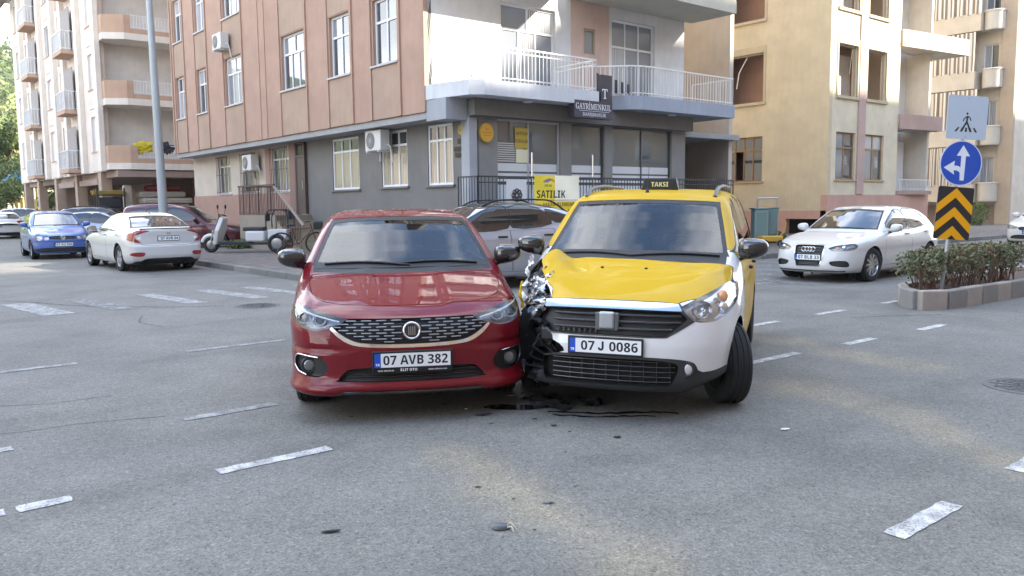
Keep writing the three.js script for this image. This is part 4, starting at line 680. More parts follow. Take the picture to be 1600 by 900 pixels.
// ---------------------------------------------------------------- the pale building up the side street, left
{
  const X = 9.9, B = [X, 0, -42], L = face('-x', X, B), F = face('+z', -43.4, B), root = thing('pale_building', 'pale pink and cream building on stilts with corner balconies', 'building', B);
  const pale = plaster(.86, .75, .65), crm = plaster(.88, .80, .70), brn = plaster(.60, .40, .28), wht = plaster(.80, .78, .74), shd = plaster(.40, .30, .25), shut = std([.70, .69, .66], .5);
  const fy = [3.35, 6.35, 9.35, 12.35], cols = [[-45.1, -43.65], [-51.8, -50.2], [-55.3, -53.95], [-61.8, -60.4], [-65.2, -64.0]];
  wall(root, 'wall', L, -66.5, -42.9, 3.3, 15.6, fy.flatMap((y) => cols.map((c) => [...c, y + .95, y + 2.65])), pale);
  for (const [i, y] of fy.entries()) for (const [k, c] of cols.entries()) { windowUnit(root, L, ...c, y + .95, y + 2.65, { cols: 2, transom: 0, panes: (r, q, rr) => rr() < .7 ? shut : paneDark, frame: upvc, sillMat: brn }); const m = mesh('spandrel', bx(c[0] - .12, c[1] + .12, y + .02, y + .9, 0, .03), k % 2 ? brn : pale, root); L.put(m, 0, 0, .002); }
  for (const z of [-42.95, -46.6, -50.0, -52.6, -56.2, -59.6, -62.6]) { const m = mesh('rib', bx(-.32, .32, 3.3, 15.6, 0, .22), crm, root); L.put(m, z, 0, .001); }
  for (const [zc, w] of [[-48.3, 2.2], [-58.0, 2.4]]) for (const y of fy) { const g = part('box_balcony', root); block(g, 'balcony_floor', B, X - .75, X - .002, y + .02, y + .2, zc - w / 2, zc + w / 2, brn); railing(g, B, [[X - .02, zc - w / 2], [X - .7, zc - w / 2], [X - .7, zc + w / 2], [X - .02, zc + w / 2]], y + .2, .95, upvc, { r: .012, step: .16 }); const m = mesh('balcony_curtain', bx(zc - w / 2 + .1, zc + w / 2 - .1, y + .25, y + 2.4, 0, .03), std([.52, .47, .44], .9, { map: curtainTex }), g); L.put(m, 0, 0, .25); }
  // corner loggias facing the crossing
  wall(root, 'loggia_wall', F, 10.15, 18, 3.35, 15.6, fy.map((y) => [13.5, 14.9, y + .1, y + 2.3]), wht); for (const y of fy) windowUnit(root, F, 13.5, 14.9, y + .1, y + 2.3, { name: 'balcony_door', cols: 2, sill: false });
  for (const [i, y] of fy.entries()) {
    const g = part('corner_balcony', root); flat(g, 'balcony_slab', B, [[X, -43.38], [X, -42.1], [10.75, -41.6], [17.8, -41.6], [17.8, -43.38]], y, y + .3, crm);
    flat(g, 'parapet', B, [[X, -43.2], [X, -42.12], [10.75, -41.62], [11.05, -41.62], [11.05, -41.74], [10.78, -41.74], [X + .12, -42.18], [X + .12, -43.2]], y + .3, y + 1.12, brn);
    block(g, 'parapet', B, 11.06, 17.8, y + .3, y + .52, -41.74, -41.62, brn); railing(g, B, [[11.08, -41.68], [17.7, -41.68]], y + .52, .62, std([.72, .72, .72], .4), { r: .014, step: .14 });
  }
  block(root, 'floor_slab', B, X + .26, 18, 3.0, 3.3, -66, -41.7, shd); block(root, 'roof', B, X - .4, 18.3, 15.6, 15.85, -66.9, -41.3, crm);
  block(root, 'eaves', B, X - 1.9, X - .41, 15.3, 15.5, -67.2, -63.5, std([.20, .17, .15], .8));
  for (const z of [-44.2, -49.5, -55, -60.5, -65.5]) block(root, 'stilt', B, X + .02, X + .5, 0, 3.28, z - .3, z + .3, plaster(.50, .38, .29));
  for (const z of [-46.8, -52.2]) block(root, 'beam', B, X + .05, X + .45, 2.7, 2.99, z - 2, z + 2, shd);
  block(root, 'ground_floor_wall', B, 14.6, 14.8, 0, 3.0, -66, -42.5, shd); block(root, 'ground_floor_wall', B, 10.6, 14.6, 0, 3.0, -58.2, -58, shd); block(root, 'ground_floor_wall', B, 12.6, 18, 0, 3.0, -45.2, -45.0, plaster(.36, .25, .22));
  block(root, 'wall', B, 17.75, 18, 0, 15.6, -66.4, -43.65, pale); block(root, 'wall', B, X + .26, 17.7, 3.3, 15.6, -66.5, -66.25, pale);
}
// stored things under and on the pale building
{
  const cl = (r, g, b) => std([r, g, b], .95), mt = (name, label, x, y, z, w, h, d, mat, turn = 0, tilt = 0) => { const t = thing(name, label, 'mattress', [x, y, z], turn, 'stored mattresses under the pale building'); const m = mesh('padding', rbx(-w / 2, w / 2, 0, h, -d / 2, d / 2, Math.min(h, d) * .35, 3), mat, t); m.rotation.x = tilt; mesh('piping', [bar([-w / 2 + .04, h * .5, d / 2 + .004], [w / 2 - .04, h * .5, d / 2 + .004], .015)], cl(.35, .33, .3), t).rotation.x = tilt; };
  mt('mattress', 'pale mattress at the top of the stack behind the lamp post', 12.5, 2.05, -43.3, 2.2, .28, .9, cl(.48, .46, .42)); mt('mattress', 'cream mattress in the middle of the stack behind the lamp post', 12.7, 1.74, -43.2, 2.4, .28, .9, cl(.55, .52, .46)); mt('mattress', 'grey mattress at the bottom of the stack behind the lamp post', 12.6, 1.42, -43.25, 2.3, .28, .9, cl(.38, .38, .37)); mt('mattress', 'dark red rolled mattress lying on top of the pale stack', 12.6, 2.36, -43.3, 1.7, .3, .5, cl(.22, .03, .03));
  mt('mattress', 'white mattress standing upright beside the stacked mattresses', 10.85, .9, -43.0, .42, 1.75, .28, cl(.58, .55, .48)); mt('mattress', 'narrow tan mattress standing upright behind the white one', 11.2, .9, -43.4, .22, 1.6, .25, cl(.45, .33, .18));
  const t = thing('storage_rack', 'dark rack loaded with planks and bundles under the pale building', 'rack', [9.95, 0, -42.6]); const dk = std([.05, .04, .035], .8); for (const x of [-.6, .6]) for (const z of [-.25, .25]) mesh('post', bx(x - .03, x + .03, 0, 2.5, z - .03, z + .03), dk, t); for (const y of [.9, 1.5, 2.1]) mesh('shelf', bx(-.65, .65, y, y + .04, -.3, .3), dk, t);
  const rr = rng(5); for (let k = 0; k < 7; k++) mesh('plank', rbx(-.8, .7, 0, .05, -.05, .05, .01), cl(.42, .27 + .05 * rr(), .08), t).position.set(.1 * rr(), 2.16 + .055 * (k >> 1), -.2 + .1 * (k % 4)); 
  for (const [y, c] of [[1.55, [.03, .03, .035]], [.95, [.05, .04, .04]]]) mesh('bundle', rbx(-.5, .5, 0, .5, -.25, .25, .1, 3), cl(...c), t).position.set(0, y, 0);
  // laundry and bags on the corner balcony
  const bag = (label, x, col) => { const b = thing('stuffed_bag', label, 'bag', [x, 4.40, -41.78]); const g = new THREE.IcosahedronGeometry(.36, 5), p = g.attributes.position; for (let i = 0; i < p.count; i++) { const v = V(p.getX(i), p.getY(i), p.getZ(i)), k = 1 + 1.1 * (fbm(v.x * 7 + x, v.y * 7 + v.z * 4, 3, 3) - .5); p.setXYZ(i, v.x * k * 1.3, v.y * k * .8, v.z * k * .6); } g.computeVertexNormals(); mesh('bag_body', g, cl(...col), b); mesh('bag_tie', new THREE.TorusGeometry(.06, .02, 6, 14).rotateX(PI / 2).translate(0, .27, 0), cl(col[0] * .6, col[1] * .6, col[2] * .6), b); };
  bag('yellow bundle hanging over the lowest corner balcony railing', 11.35, [.5, .4, .02]); bag('dark bundle beside the yellow one on the balcony railing', 12.35, [.03, .03, .04]);
}
// ---------------------------------------------------------------- the row behind the camera that shades the crossing
for (const [x0, x1, H, mat, label, seed] of [[-50, -14, 17.6, plaster(.55, .42, .34), 'peach apartment block across the road, left end of its row', 1], [-13.8, 34.0, 18.9, plaster(.56, .36, .24), 'orange apartment block across the road behind the photographer', 2], [34.2, 100, 22.1, plaster(.60, .50, .36), 'tall beige apartment block across the road, right end of its row', 3]]) {
  const z = 9.5, B = [(x0 + x1) / 2, 0, z], t = thing('apartment_block', label, 'building', B), f = face('-z', z, B), hs = [], wallM = mat; f.plane = z;
  for (let y = 1.6; y + 2 < H; y += 3.1) for (let x = x0 + 1.2; x + 2.2 < x1; x += 3.6) hs.push([x, x + 1.7, y, y + 1.6]);
  wall(t, 'wall', f, x0, x1, 0, H, hs, wallM, .3);
  for (const h of hs) windowUnit(t, f, ...h, { cols: 2, transom: .7 });
  for (let y = 4.1; y + 2.6 < H; y += 3.1) for (let x = x0 + 3.1; x + 8 < x1; x += 10.8) { const b = part('balcony', t); block(b, 'balcony_slab', B, x, x + 3.9, y, y + .2, z - 1.3, z - .003, plaster(.6, .58, .54)); block(b, 'parapet', B, x, x + 3.9, y + .2, y + 1.1, z - 1.3, z - 1.2, plaster(.62, .52, .42)); }
  block(t, 'roof', B, x0 + .05, x1 - .05, H, H + .25, z - .4, z + 12, mat); block(t, 'wall', B, x0 + .02, x0 + .28, 0, H, z + .32, z + 11.8, mat); block(t, 'wall', B, x1 - .28, x1 - .02, 0, H, z + .32, z + 11.8, mat); block(t, 'wall', B, x0 + .3, x1 - .3, 0, H, z + 11.6, z + 11.8, mat);
}
{ // the row on the other side of the side street
  const B = [-12, 0, -30], t = thing('apartment_block', 'cream apartment block on the far side of the side street', 'building', B), m = plaster(.62, .56, .47); const hs = []; for (let y = 1.6; y < 8; y += 3.1) for (let z = -58; z < -18; z += 3.6) hs.push([z, z + 1.7, y, y + 1.6]);
    const w = mesh('wall', new THREE.BoxGeometry(.3, 10, 44).translate(0, 5, -8), m, t); for (const h of hs) { const q = part('window', t); q.position.set(.16, h[2], (h[0] + h[1]) / 2 - B[2]); mesh('window_frame', bx(0, .05, 0, 1.6, -.85, .85), upvc, q); mesh('pane', bx(.051, .06, .08, 1.52, -.77, .77), paneDark, q); }
  block(t, 'wall', B, -24, -12.2, 0, 10, -16.3, -16, m); block(t, 'roof', B, -24, -11.8, 10, 10.3, -60, -15.8, m);
}
// ---------------------------------------------------------------- the two crashed cars
const sym = (half) => [...half, ...half.slice().reverse().filter((p) => Math.abs(p[0]) > 1e-6).map((p) => [-p[0], p[1], p[2]])];
function placeCar(root, c, front, turn) {                       // front: ground point below the middle of the bumper; turn: direction of the car's nose
  root.rotation.order = 'YXZ'; root.rotation.y = turn; root.position.set(front[0] - Math.sin(turn) * c.zF, 0, front[1] - Math.cos(turn) * c.zF);
}
function zAt(c, x, y, lo = .2) { const F = c.F || (c.F = carField(c)[0]); let a = c.zF + .25, b = lo; let z = a; while (z > b && F(x, y, z) > 0) z -= .02; let p = z + .02, q = z; for (let i = 0; i < 14; i++) { const m = (p + q) / 2; F(x, y, m) > 0 ? p = m : q = m; } return q; }
function yAt(c, x, z) { const F = c.F || (c.F = carField(c)[0]); let y = c.H + .2; while (y > .2 && F(x, y, z) > 0) y -= .01; return y; }
function cabin(root, c) {                                       // what shows through clear glass: dashboard, wheel, seats, floor
  const s = c.cab;
  mesh('dashboard', [rbx(-s.w, s.w, s.y - .32, s.y - .03, s.z - .12, s.z + .28, .06), rbx(-.34 + s.wheel - .06, s.wheel + .24, s.y - .06, s.y + .02, s.z - .1, s.z + .1, .03)], M.inner, root);
  mesh('steering_wheel', new THREE.TorusGeometry(.185, .016, 8, 32).rotateX(-.45).translate(s.wheel, s.y - .05, s.z - .22), M.trim, root);
  for (const x of [-.36, .36]) for (const [z, k] of [[s.z - .85, 1], [s.z - 1.75, 0]]) {
    const t = part('seat', root); t.position.set(x, 0, z);
    mesh('seat_cushion', rbx(-.25, .25, .38, .55, -.25, .28, .06), M.seat, t); mesh('seat_back', rbx(-.24, .24, .5, s.y + .12, -.36, -.2, .06).rotateX(-.1), M.seat, t); mesh('headrest', rbx(-.13, .13, s.y + .12, s.y + .3, -.36, -.26, .05).rotateX(-.1), M.seat, t);
  }
  mesh('cabin_lining', [bx(-s.w, s.w, .26, .3, c.zR + .4, s.z + .3), bx(-s.w, s.w, .3, s.y, c.zR + .42, c.zR + .45)], M.inner, root);
}

// ---- the red hatchback
{
  const c = {
    zF: 2.22, zR: -2.15, half: .893, H: 1.5, yb: .185, fine: .0145, coarse: .034, fineFrom: 1.0, belt: 1.02, edge: .075,
    axF: 1.32, axR: -1.32, wheelR: .312, archR: .352, track: 1.51, tyreW: .205, rim: 'five', clear: true, frit: .03,
    plan: [[0, 2.22], [.3, 2.203], [.56, 2.145], [.745, 2.04], [.845, 1.86], [.88, 1.62], [.892, 1.3], [.893, .6], [.893, -.8], [.885, -1.4], [.86, -1.8], [.78, -2.03], [.5, -2.13], [0, -2.15]],
    sF: [[.17, .05], [.21, .015], [.26, 0], [.29, .012], [.34, .03], [.42, .03], [.50, .03], [.58, .04], [.66, .06], [.73, .095], [.79, .15], [.88, .30]],
    sR: [[.2, .1], [.35, .0], [.55, 0], [.7, .05], [.9, .1], [1.05, .16]], tIn: [[.18, .012], [.26, .0], [.36, .008], [.45, .004], [.58, .006], [.66, .0], [.72, .004], [.85, .035], [.98, .075], [1.1, .13]],
    top: [[-2.2, 1.02], [-1.9, 1.07], [0, 1.0], [.9, .99], [1.2, .985], [1.5, .935], [1.75, .875], [1.95, .815], [2.1, .755], [2.22, .70]], crown: .03, crown4: .05,
    house: [[1.32, .9], [1.22, 1.01], [.9, 1.2], [.5, 1.415], [.2, 1.472], [-.35, 1.497], [-.95, 1.475], [-1.5, 1.405], [-1.75, 1.3], [-2.02, 1.02], [-2.06, .8], [1.32, .7]], houseMid: 0, houseW: [[.85, .88], [1.0, .835], [1.2, .755], [1.4, .655], [1.5, .58]], houseTaper: .02,
    wc: .32, wcR: .2, roofCrown: .055,
    windscreen: [[0, 1.035], [.45, 1.035], [.735, 1.04], [.735, 1.07], [.60, 1.385], [.565, 1.41], [.3, 1.428], [0, 1.432], ...[[-.3, 1.428], [-.565, 1.41], [-.60, 1.385], [-.735, 1.07], [-.735, 1.04], [-.45, 1.035]]],
    rearGlass: sym([[0, 1.36], [.5, 1.33], [.6, 1.08], [0, 1.1]]),
    sideGlass: [[[.78, 1.07], [.2, 1.36], [-.12, 1.405], [-.14, 1.045]], [[-.21, 1.045], [-.2, 1.405], [-.85, 1.385], [-1.05, 1.28], [-1.1, 1.09]], [[-1.17, 1.1], [-1.13, 1.27], [-1.4, 1.29], [-1.6, 1.15]]],
    cab: { w: .68, y: 1.0, z: .72, wheel: .36 },
  };
  const bumps = curve([[0, 0], [.2, .0], [.33, .010], [.44, .006], [.6, 0]]);
  c.mod = (x, y, z, f) => {
    const ax = Math.abs(x);
    if (z > 1.0 && y > .78) f -= bumps(ax) * sstep(1.0, 1.3, z) * sstep(.76, .86, y);      // two soft ridges along the bonnet
    if (z > 1.55) f = smax(f, .232 - y - .05 * sstep(.46, .58, ax), .02);                     // the corner spoilers hang lower than the middle
    if (z > 1.2 && y < .40) { const k = Math.exp(-(((y - .225) / .035) ** 2)); f -= .018 * k * sstep(.45, .62, ax); }
    if (z > 1.3) f += .012 * Math.exp(-(((y - .525) / .022) ** 2)) * sstep(.35, .6, ax) * sstep(1.4, 1.9, z);
    f -= .012 * Math.exp(-(((y - .80) / .03) ** 2)) * sstep(.6, .8, ax) * (z < 1.6 ? 1 : 0) * 0;
    return f;
  };
  const root = thing('red_hatchback', 'red five-door hatchback with black mirrors, its front corner pressed against the taxi', 'car');
  const red = phys([.145, .0025, .008], { roughness: .6, specularIntensity: .2, clearcoat: .75, clearcoatRoughness: .015, ior: 1.5 });
  const lampP = [[.448, .734, 1], [.576, .767], [.712, .798], [.82, .816], [.848, .78], [.838, .742], [.808, .694], [.755, .668], [.68, .657], [.62, .662], [.57, .68], [.505, .695]];
  const grilleP = sym([[0, .733], [.25, .735], [.437, .736, 1], [.552, .68, 1], [.505, .643], [.44, .603], [.36, .575], [.2, .563], [0, .56]]);
  const chromeP = sym([[0, .5605], [.2, .5635], [.36, .5755], [.44, .6035], [.505, .6435], [.552, .6805, 1], [.572, .676, 1], [.52, .622], [.455, .578], [.37, .551], [.2, .539], [0, .536]]);
  const fogP = [[.63, .468], [.72, .477], [.80, .481], [.826, .455], [.832, .395], [.80, .352], [.70, .327], [.63, .338], [.585, .40]];
  const intakeP = sym([[0, .402], [.25, .402], [.42, .392], [.475, .365], [.515, .318], [.5, .302], [0, .297]]);
  const cowlD = sdf(rect(-.735, .735, .99, 1.05));
  c.pieces = [
    { name: 'cowl_panel', field: (x, y, z) => Math.max(cowlD(x, y), z - 1.27 + .18 * x * x, .6 - z), mat: M.trim },
    { name: 'headlight', field: onFront(even(sdf(smooth(lampP, 4))), 1.2), pair: true, depth: .085, mat: std([.20, .205, .21], .32, { metalness: .5 }), cover: M.lens, then: redLamp },
    { name: 'upper_grille', field: onFront(sdf(smooth(grilleP, 3)), 1.5), depth: .045, mat: M.trim },
    { name: 'grille_chrome', field: onFront(sdf(smooth(chromeP, 3)), 1.5), proud: .007, mat: M.chrome },
    { name: 'fog_pocket', field: onFront(even(sdf(smooth(fogP, 4))), 1.2), pair: true, depth: .05, mat: M.trim, then: redFog },
    { name: 'lower_intake', field: onFront(sdf(smooth(intakeP, 3)), 1.5), depth: .05, mat: M.trim },
    { name: 'tail_light', field: onRear(even(sdf(smooth([[.45, .95], [.85, .98], [.86, .80], [.6, .80]], 3))), -1.4), pair: true, proud: .002, mat: M.red },
  ];
  c.panels = [
    { name: 'bonnet', field: onTop(sdf(smooth(sym([[0, 1.965], [.3, 1.955], [.5, 1.9], [.63, 1.80], [.70, 1.66], [.735, 1.45], [.748, 1.2], [.74, 1.06, 1], [.5, 1.17], [.25, 1.22], [0, 1.24]]), 3)), .78) },
    { name: 'front_door', field: onSide(sdf([[.98, .36], [1.0, .7], [.93, .96], [-.17, 1.0], [-.17, .34], [.9, .3]]), .7), pair: true },
    { name: 'rear_door', field: onSide(sdf([[-.18, .34], [-.18, 1.0], [-1.15, 1.03], [-1.1, .8], [-.93, .55], [-.85, .34]]), .7), pair: true },
  ];
  function redLamp(host, tri, S) {
    const sx = Math.sign(S.pos[3 * tri[0]]);
    for (const [x, y, r] of [[.755, .733, .052], [.64, .722, .046]]) {
      const z = zAt(c, x, y) - .05;
      mesh('projector', [lathe([[0, .004], [r * .55, -.004], [r * .62, .012], [r * .62, -.05]], 28).rotateX(PI / 2).translate(sx * x, y, z)], phys([.08, .09, .1], { roughness: .03, clearcoat: 1 }), host);
      mesh('lamp_ring', new THREE.TorusGeometry(r * .92, .007, 8, 36, PI * 1.35).rotateZ(-PI * 1.15).scale(1, .92, 1).translate(sx * x, y, z + .012), M.satin, host);
    }
    const a = []; for (let k = 0; k <= 10; k++) { const x = mix(.50, .825, k / 10), y = mix(.722, .803, k / 10) - .004 * Math.sin(k / 10 * PI); a.push([sx * x, y - .008, zAt(c, x, y - .008) - .016]); }
    mesh('light_strip', pipe(a, .006, 6, 30), std([.6, .61, .63], .35), host);
  }
  function redFog(host, tri, S) {
    const sx = Math.sign(S.pos[3 * tri[0]]), x = .72, y = .405, z = zAt(c, x, y) - .03;
    mesh('fog_lamp', [ball(.042, 1, 1, .35).translate(sx * x, y, z)], phys([.16, .165, .17], { roughness: .05, clearcoat: 1, metalness: .3 }), host);
    mesh('lamp_bezel', new THREE.TorusGeometry(.05, .012, 8, 30).translate(sx * x, y, z - .006), M.trim, host);
    const pts = [[.655, .469], [.73, .476], [.80, .478], [.823, .455], [.829, .395], [.80, .355], [.74, .338]].map(([px, py]) => [sx * px, py, zAt(c, px, py) + .001]);
    mesh('fog_trim', pipe(pts, .0065, 6, 40), M.chrome, host);
  }
  buildCar(root, c, red);
  cabin(root, c);
  // grille dashes, one by one
  const dash = rbx(-.036, .036, -.0042, .0042, -.006, .006, .003, 1), gsd = sdf(smooth(grilleP, 3));
  for (let row = 0; row < 8; row++) for (let k = -8; k <= 8; k++) {
    const y = .72 - row * .0205, x = k * .105 + (row % 2 ? .0525 : 0); if (gsd(x, y) > -.012 || Math.abs(x) < .085 && Math.abs(y - .652) < .08) continue;
    const m = mesh('grille_dash', dash, M.satin, root), z = zAt(c, x, y); m.position.set(x, y, z - .012); m.rotation.y = Math.atan2(zAt(c, x - .03, y) - zAt(c, x + .03, y), .06);
  }
  for (let k = 0; k < 9; k++) { const y = .725 - k * .0205, pts = []; for (let i = 0; i <= 24; i++) { const x = -.55 + i * 1.1 / 24; if (gsd(x, y) < -.004) pts.push([x, y + .01, zAt(c, x, y) - .03]); } if (pts.length > 3) mesh('grille_slat', pipe(pts, .0035, 4, 24), M.black, root); }
  for (const y of [.33, .365]) mesh('intake_slat', pipe([-.46, -.23, 0, .23, .46].map((x) => [x, y, zAt(c, x, y) - .03]), .006, 4, 20), M.black, root);
  { // round emblem with a chrome ring
    const z = zAt(c, 0, .652), b = part('emblem', root); b.position.set(0, .652, z + .006); b.rotation.x = -.14;
    mesh('emblem_disc', new THREE.CylinderGeometry(.052, .056, .016, 36).rotateX(PI / 2), std([.03, .03, .032], .35), b);
    mesh('emblem_ring', new THREE.TorusGeometry(.056, .0085, 10, 44).translate(0, 0, .006), M.chrome, b);
    mesh('emblem_letters', [-.021, -.007, .007, .021].map((x) => bx(x - .0028, x + .0028, -.03, .03, .008, .0115)), M.satin, b);
  }
  plateMesh(root, '07 AVB 382', 0, .437, zAt(c, 0, .437) + .014, 0, .03, 'ELIT OTO', .545);
  mirrors(root, c, M.black, .915, 1.10, .84, .95);
  for (const [x0, x1, yy] of [[.62, -.06, 0], [.05, -.64, 0]]) {
    const a = [], n = 8; for (let i = 0; i <= n; i++) { const x = mix(x0, x1, i / n), y = 1.045 + .02 * Math.sin(i / n * PI) + (i / n) * .012; a.push([x, y, zAt(c, x, y, .3) + .014]); }
    mesh('wiper', pipe(a, .009, 6, 30), M.trim, root);
  }
  mesh('cowl', pipe([-.7, -.4, 0, .4, .7].map((x) => [x, 1.022 - .012 * Math.abs(x), zAt(c, x, 1.03) + .002]), .016, 6, 30), M.trim, root);
  mesh('splitter', pipe([-.6, -.4, 0, .4, .6].map((x) => [x, .222, zAt(c, x, .25) - .03]), .018, 6, 30), M.black, root);
  mesh('bonnet_jet', [ball(.012, 1, .6, 1.4).translate(.25, yAt(c, .25, 1.32) + .004, 1.32), ball(.012, 1, .6, 1.4).translate(-.25, yAt(c, .25, 1.32) + .004, 1.32)], M.trim, root);
  mesh('rear_view_mirror', rbx(-.11, .11, 1.33, 1.39, .45, .48, .02), M.trim, root);
  placeCar(root, c, [3.0574 - .04 * .874, -4.8087 - .04 * .486], Math.atan2(-.48634, .87377));
}
// ---- the yellow taxi
{
  const c = {
    zF: 2.265, zR: -2.235, half: .876, H: 1.67, yb: .2, fine: .0145, coarse: .034, fineFrom: 1.0, belt: 1.08, edge: .08,
    axF: 1.42, axR: -1.39, wheelR: .312, archR: .365, track: 1.535, tyreW: .2, rim: 'steel', clear: true, steer: .42, frit: .03,
    plan: [[0, 2.265], [.3, 2.25], [.52, 2.19], [.69, 2.07], [.785, 1.9], [.84, 1.65], [.866, 1.4], [.876, 1.0], [.876, -1.4], [.862, -1.9], [.79, -2.15], [.5, -2.225], [0, -2.235]],
    sF: [[.18, .08], [.23, .03], [.31, 0], [.44, .008], [.52, .008], [.6, .02], [.68, .04], [.76, .065], [.83, .10], [.9, .19], [1.0, .38]],
    sR: [[.2, .1], [.4, 0], [.6, .0], [.8, .05], [1.05, .07], [1.3, .12]], tIn: [[.2, .05], [.35, .015], [.55, 0], [.75, .002], [.9, .02], [1.05, .055], [1.2, .1]],
    top: [[-2.3, 1.1], [-1, 1.1], [.9, 1.07], [1.3, 1.085], [1.5, 1.055], [1.75, .985], [1.95, .91], [2.08, .855], [2.2, .80], [2.3, .76]], crown: .02, crown4: .06,
    house: [[1.5, .95], [1.36, 1.09], [1.0, 1.325], [.62, 1.565], [.3, 1.635], [-.4, 1.665], [-1.4, 1.65], [-1.92, 1.585], [-2.08, 1.35], [-2.18, 1.0], [-2.18, .8], [1.5, .7]], houseMid: 0, houseW: [[.9, .87], [1.1, .835], [1.35, .765], [1.56, .69], [1.67, .62]], houseTaper: .006,
    wc: .34, wcR: .12, roofCrown: .05,
    windscreen: sym([[0, 1.125], [.4, 1.12], [.735, 1.105], [.735, 1.14], [.635, 1.5], [.60, 1.538], [.3, 1.553], [0, 1.558]]),
    rearGlass: sym([[0, 1.56], [.55, 1.53], [.62, 1.15], [0, 1.15]]),
    sideGlass: [[[1.0, 1.13], [.9, 1.2], [.45, 1.49], [.3, 1.53], [.03, 1.55], [.0, 1.12]], [[-.08, 1.12], [-.05, 1.55], [-.85, 1.555], [-.92, 1.13]], [[-1.0, 1.14], [-.95, 1.55], [-1.7, 1.53], [-1.85, 1.18]]],
    cab: { w: .7, y: 1.1, z: .8, wheel: .36 },
  };
  const root = thing('yellow_taxi', 'yellow and white taxi van with a roof sign and a smashed front corner', 'car');
  const yellow = phys([.50, .31, .003], { roughness: .6, specularIntensity: .25, clearcoat: .28, clearcoatRoughness: .05, ior: 1.5 }), white = phys([.66, .66, .655], { roughness: .4, clearcoat: 1, clearcoatRoughness: .03 });
  // crumple: the right front corner is driven back and the bonnet buckled
  const R0 = (x, y, s) => fbm(x * 7 + 3, y * 7 + 8, s, 3) - .5;
  const hurt = (p) => {
    const [x, y, z] = p, k = sstep(-.3, -.82, x) * sstep(1.1, 2.0, z) * sstep(1.5, 1.0, y), b = sstep(-.1, -.7, x) * sstep(1.15, 1.5, z) * sstep(2.2, 1.8, z) * sstep(.8, .95, y);
    const m = k * (1 - .75 * sstep(.82, .95, y));
    let q = [x + m * (.05 + .10 * R0(y * 2, z * 2, 5)), y + b * .03 + m * .08 * R0(x * 2, z * 2, 9), z - m * (.15 + .16 * R0(x * 2, y * 2, 13))];
    if (y > .8 && z > 1.1 && z < 2.15) {                         // dents along the bonnet
      const d1 = Math.exp(-(((x + .42 - (z - 1.5) * .5) / .10) ** 2)) * sstep(1.1, 1.3, z) * sstep(1.8, 1.5, z), d2 = Math.exp(-(((z - 1.42 - .12 * x) / .05) ** 2)) * sstep(-.7, -.35, x) * sstep(.55, .2, x), d3 = Math.exp(-(((x - .52) / .12) ** 2 + ((z - 1.45) / .1) ** 2));
      q[1] += -.035 * d1 + .016 * d2 - .012 * d3 + .075 * Math.exp(-(((x + .60) / .11) ** 2 + ((z - 1.33) / .22) ** 2)) + .008 * sstep(.1, -.6, x) * R0(x * 1.5, z * 1.5, 3);
    }
    return q;
  };
  c.mod = (x, y, z, f) => z > 1.2 ? smax(f, .2 + .1 * sstep(.45, .8, Math.abs(x)) * sstep(1.2, 1.7, z) - y, .03) : f;
  const lampP = [[.496, .813, 1], [.64, .885], [.798, .957, 1], [.838, .91], [.842, .815], [.805, .752], [.737, .712], [.65, .703], [.593, .714], [.54, .76]];
  const grilleP = sym([[0, .782], [.3, .78], [.5, .775, 1], [.548, .73, 1], [.43, .628], [.36, .611], [0, .612]]);
  const chromeP = sym([[0, .832], [.3, .83], [.478, .822, 1], [.508, .778, 1], [.3, .7825], [0, .7845]]);
  const frameP = sym([[0, .602], [.37, .602], [.44, .617], [.60, .715, 1], [.535, .765, 1], [.49, .83, 1], [.3, .84], [0, .842]]);
  const blackP = sym([[0, .47], [.3, .468], [.5, .456], [.6, .428], [.657, .36], [.92, .385, 1], [.92, .1, 1], [0, .1]]);
  const intakeP = sym([[0, .452], [.3, .45], [.45, .435], [.5, .40], [.455, .285], [.4, .265], [0, .262]]);
  const tornP = [[-1, .3, 1], [-1, 1.0, 1], [-.82, 1.02], [-.70, 1.03], [-.635, .975], [-.545, .915], [-.485, .855], [-.47, .76], [-.52, .70], [-.44, .66], [-.45, .62], [-.41, .585], [-.40, .55], [-.34, .53], [-.30, .48], [-.40, .455], [-.47, .43], [-.46, .3, 1], [-.6, .2, 1]];
  const first = (d, x0) => (x, y) => x > x0 ? d(x, y) : 1;
  const holeD = sdf(smooth([[-.74, 1.30], [-.70, 1.36], [-.715, 1.44], [-.72, 1.56], [-.735, 1.62], [-.775, 1.56], [-.76, 1.45], [-.785, 1.38]], 2)), tornA = onFront(sdf(smooth(tornP, 2)), 1.45), tornF = (x, y, z) => Math.min(tornA(x, y, z), y > .9 ? holeD(x, z) : 1);
  const cowlD = sdf(rect(-.735, .735, 1.04, 1.135));
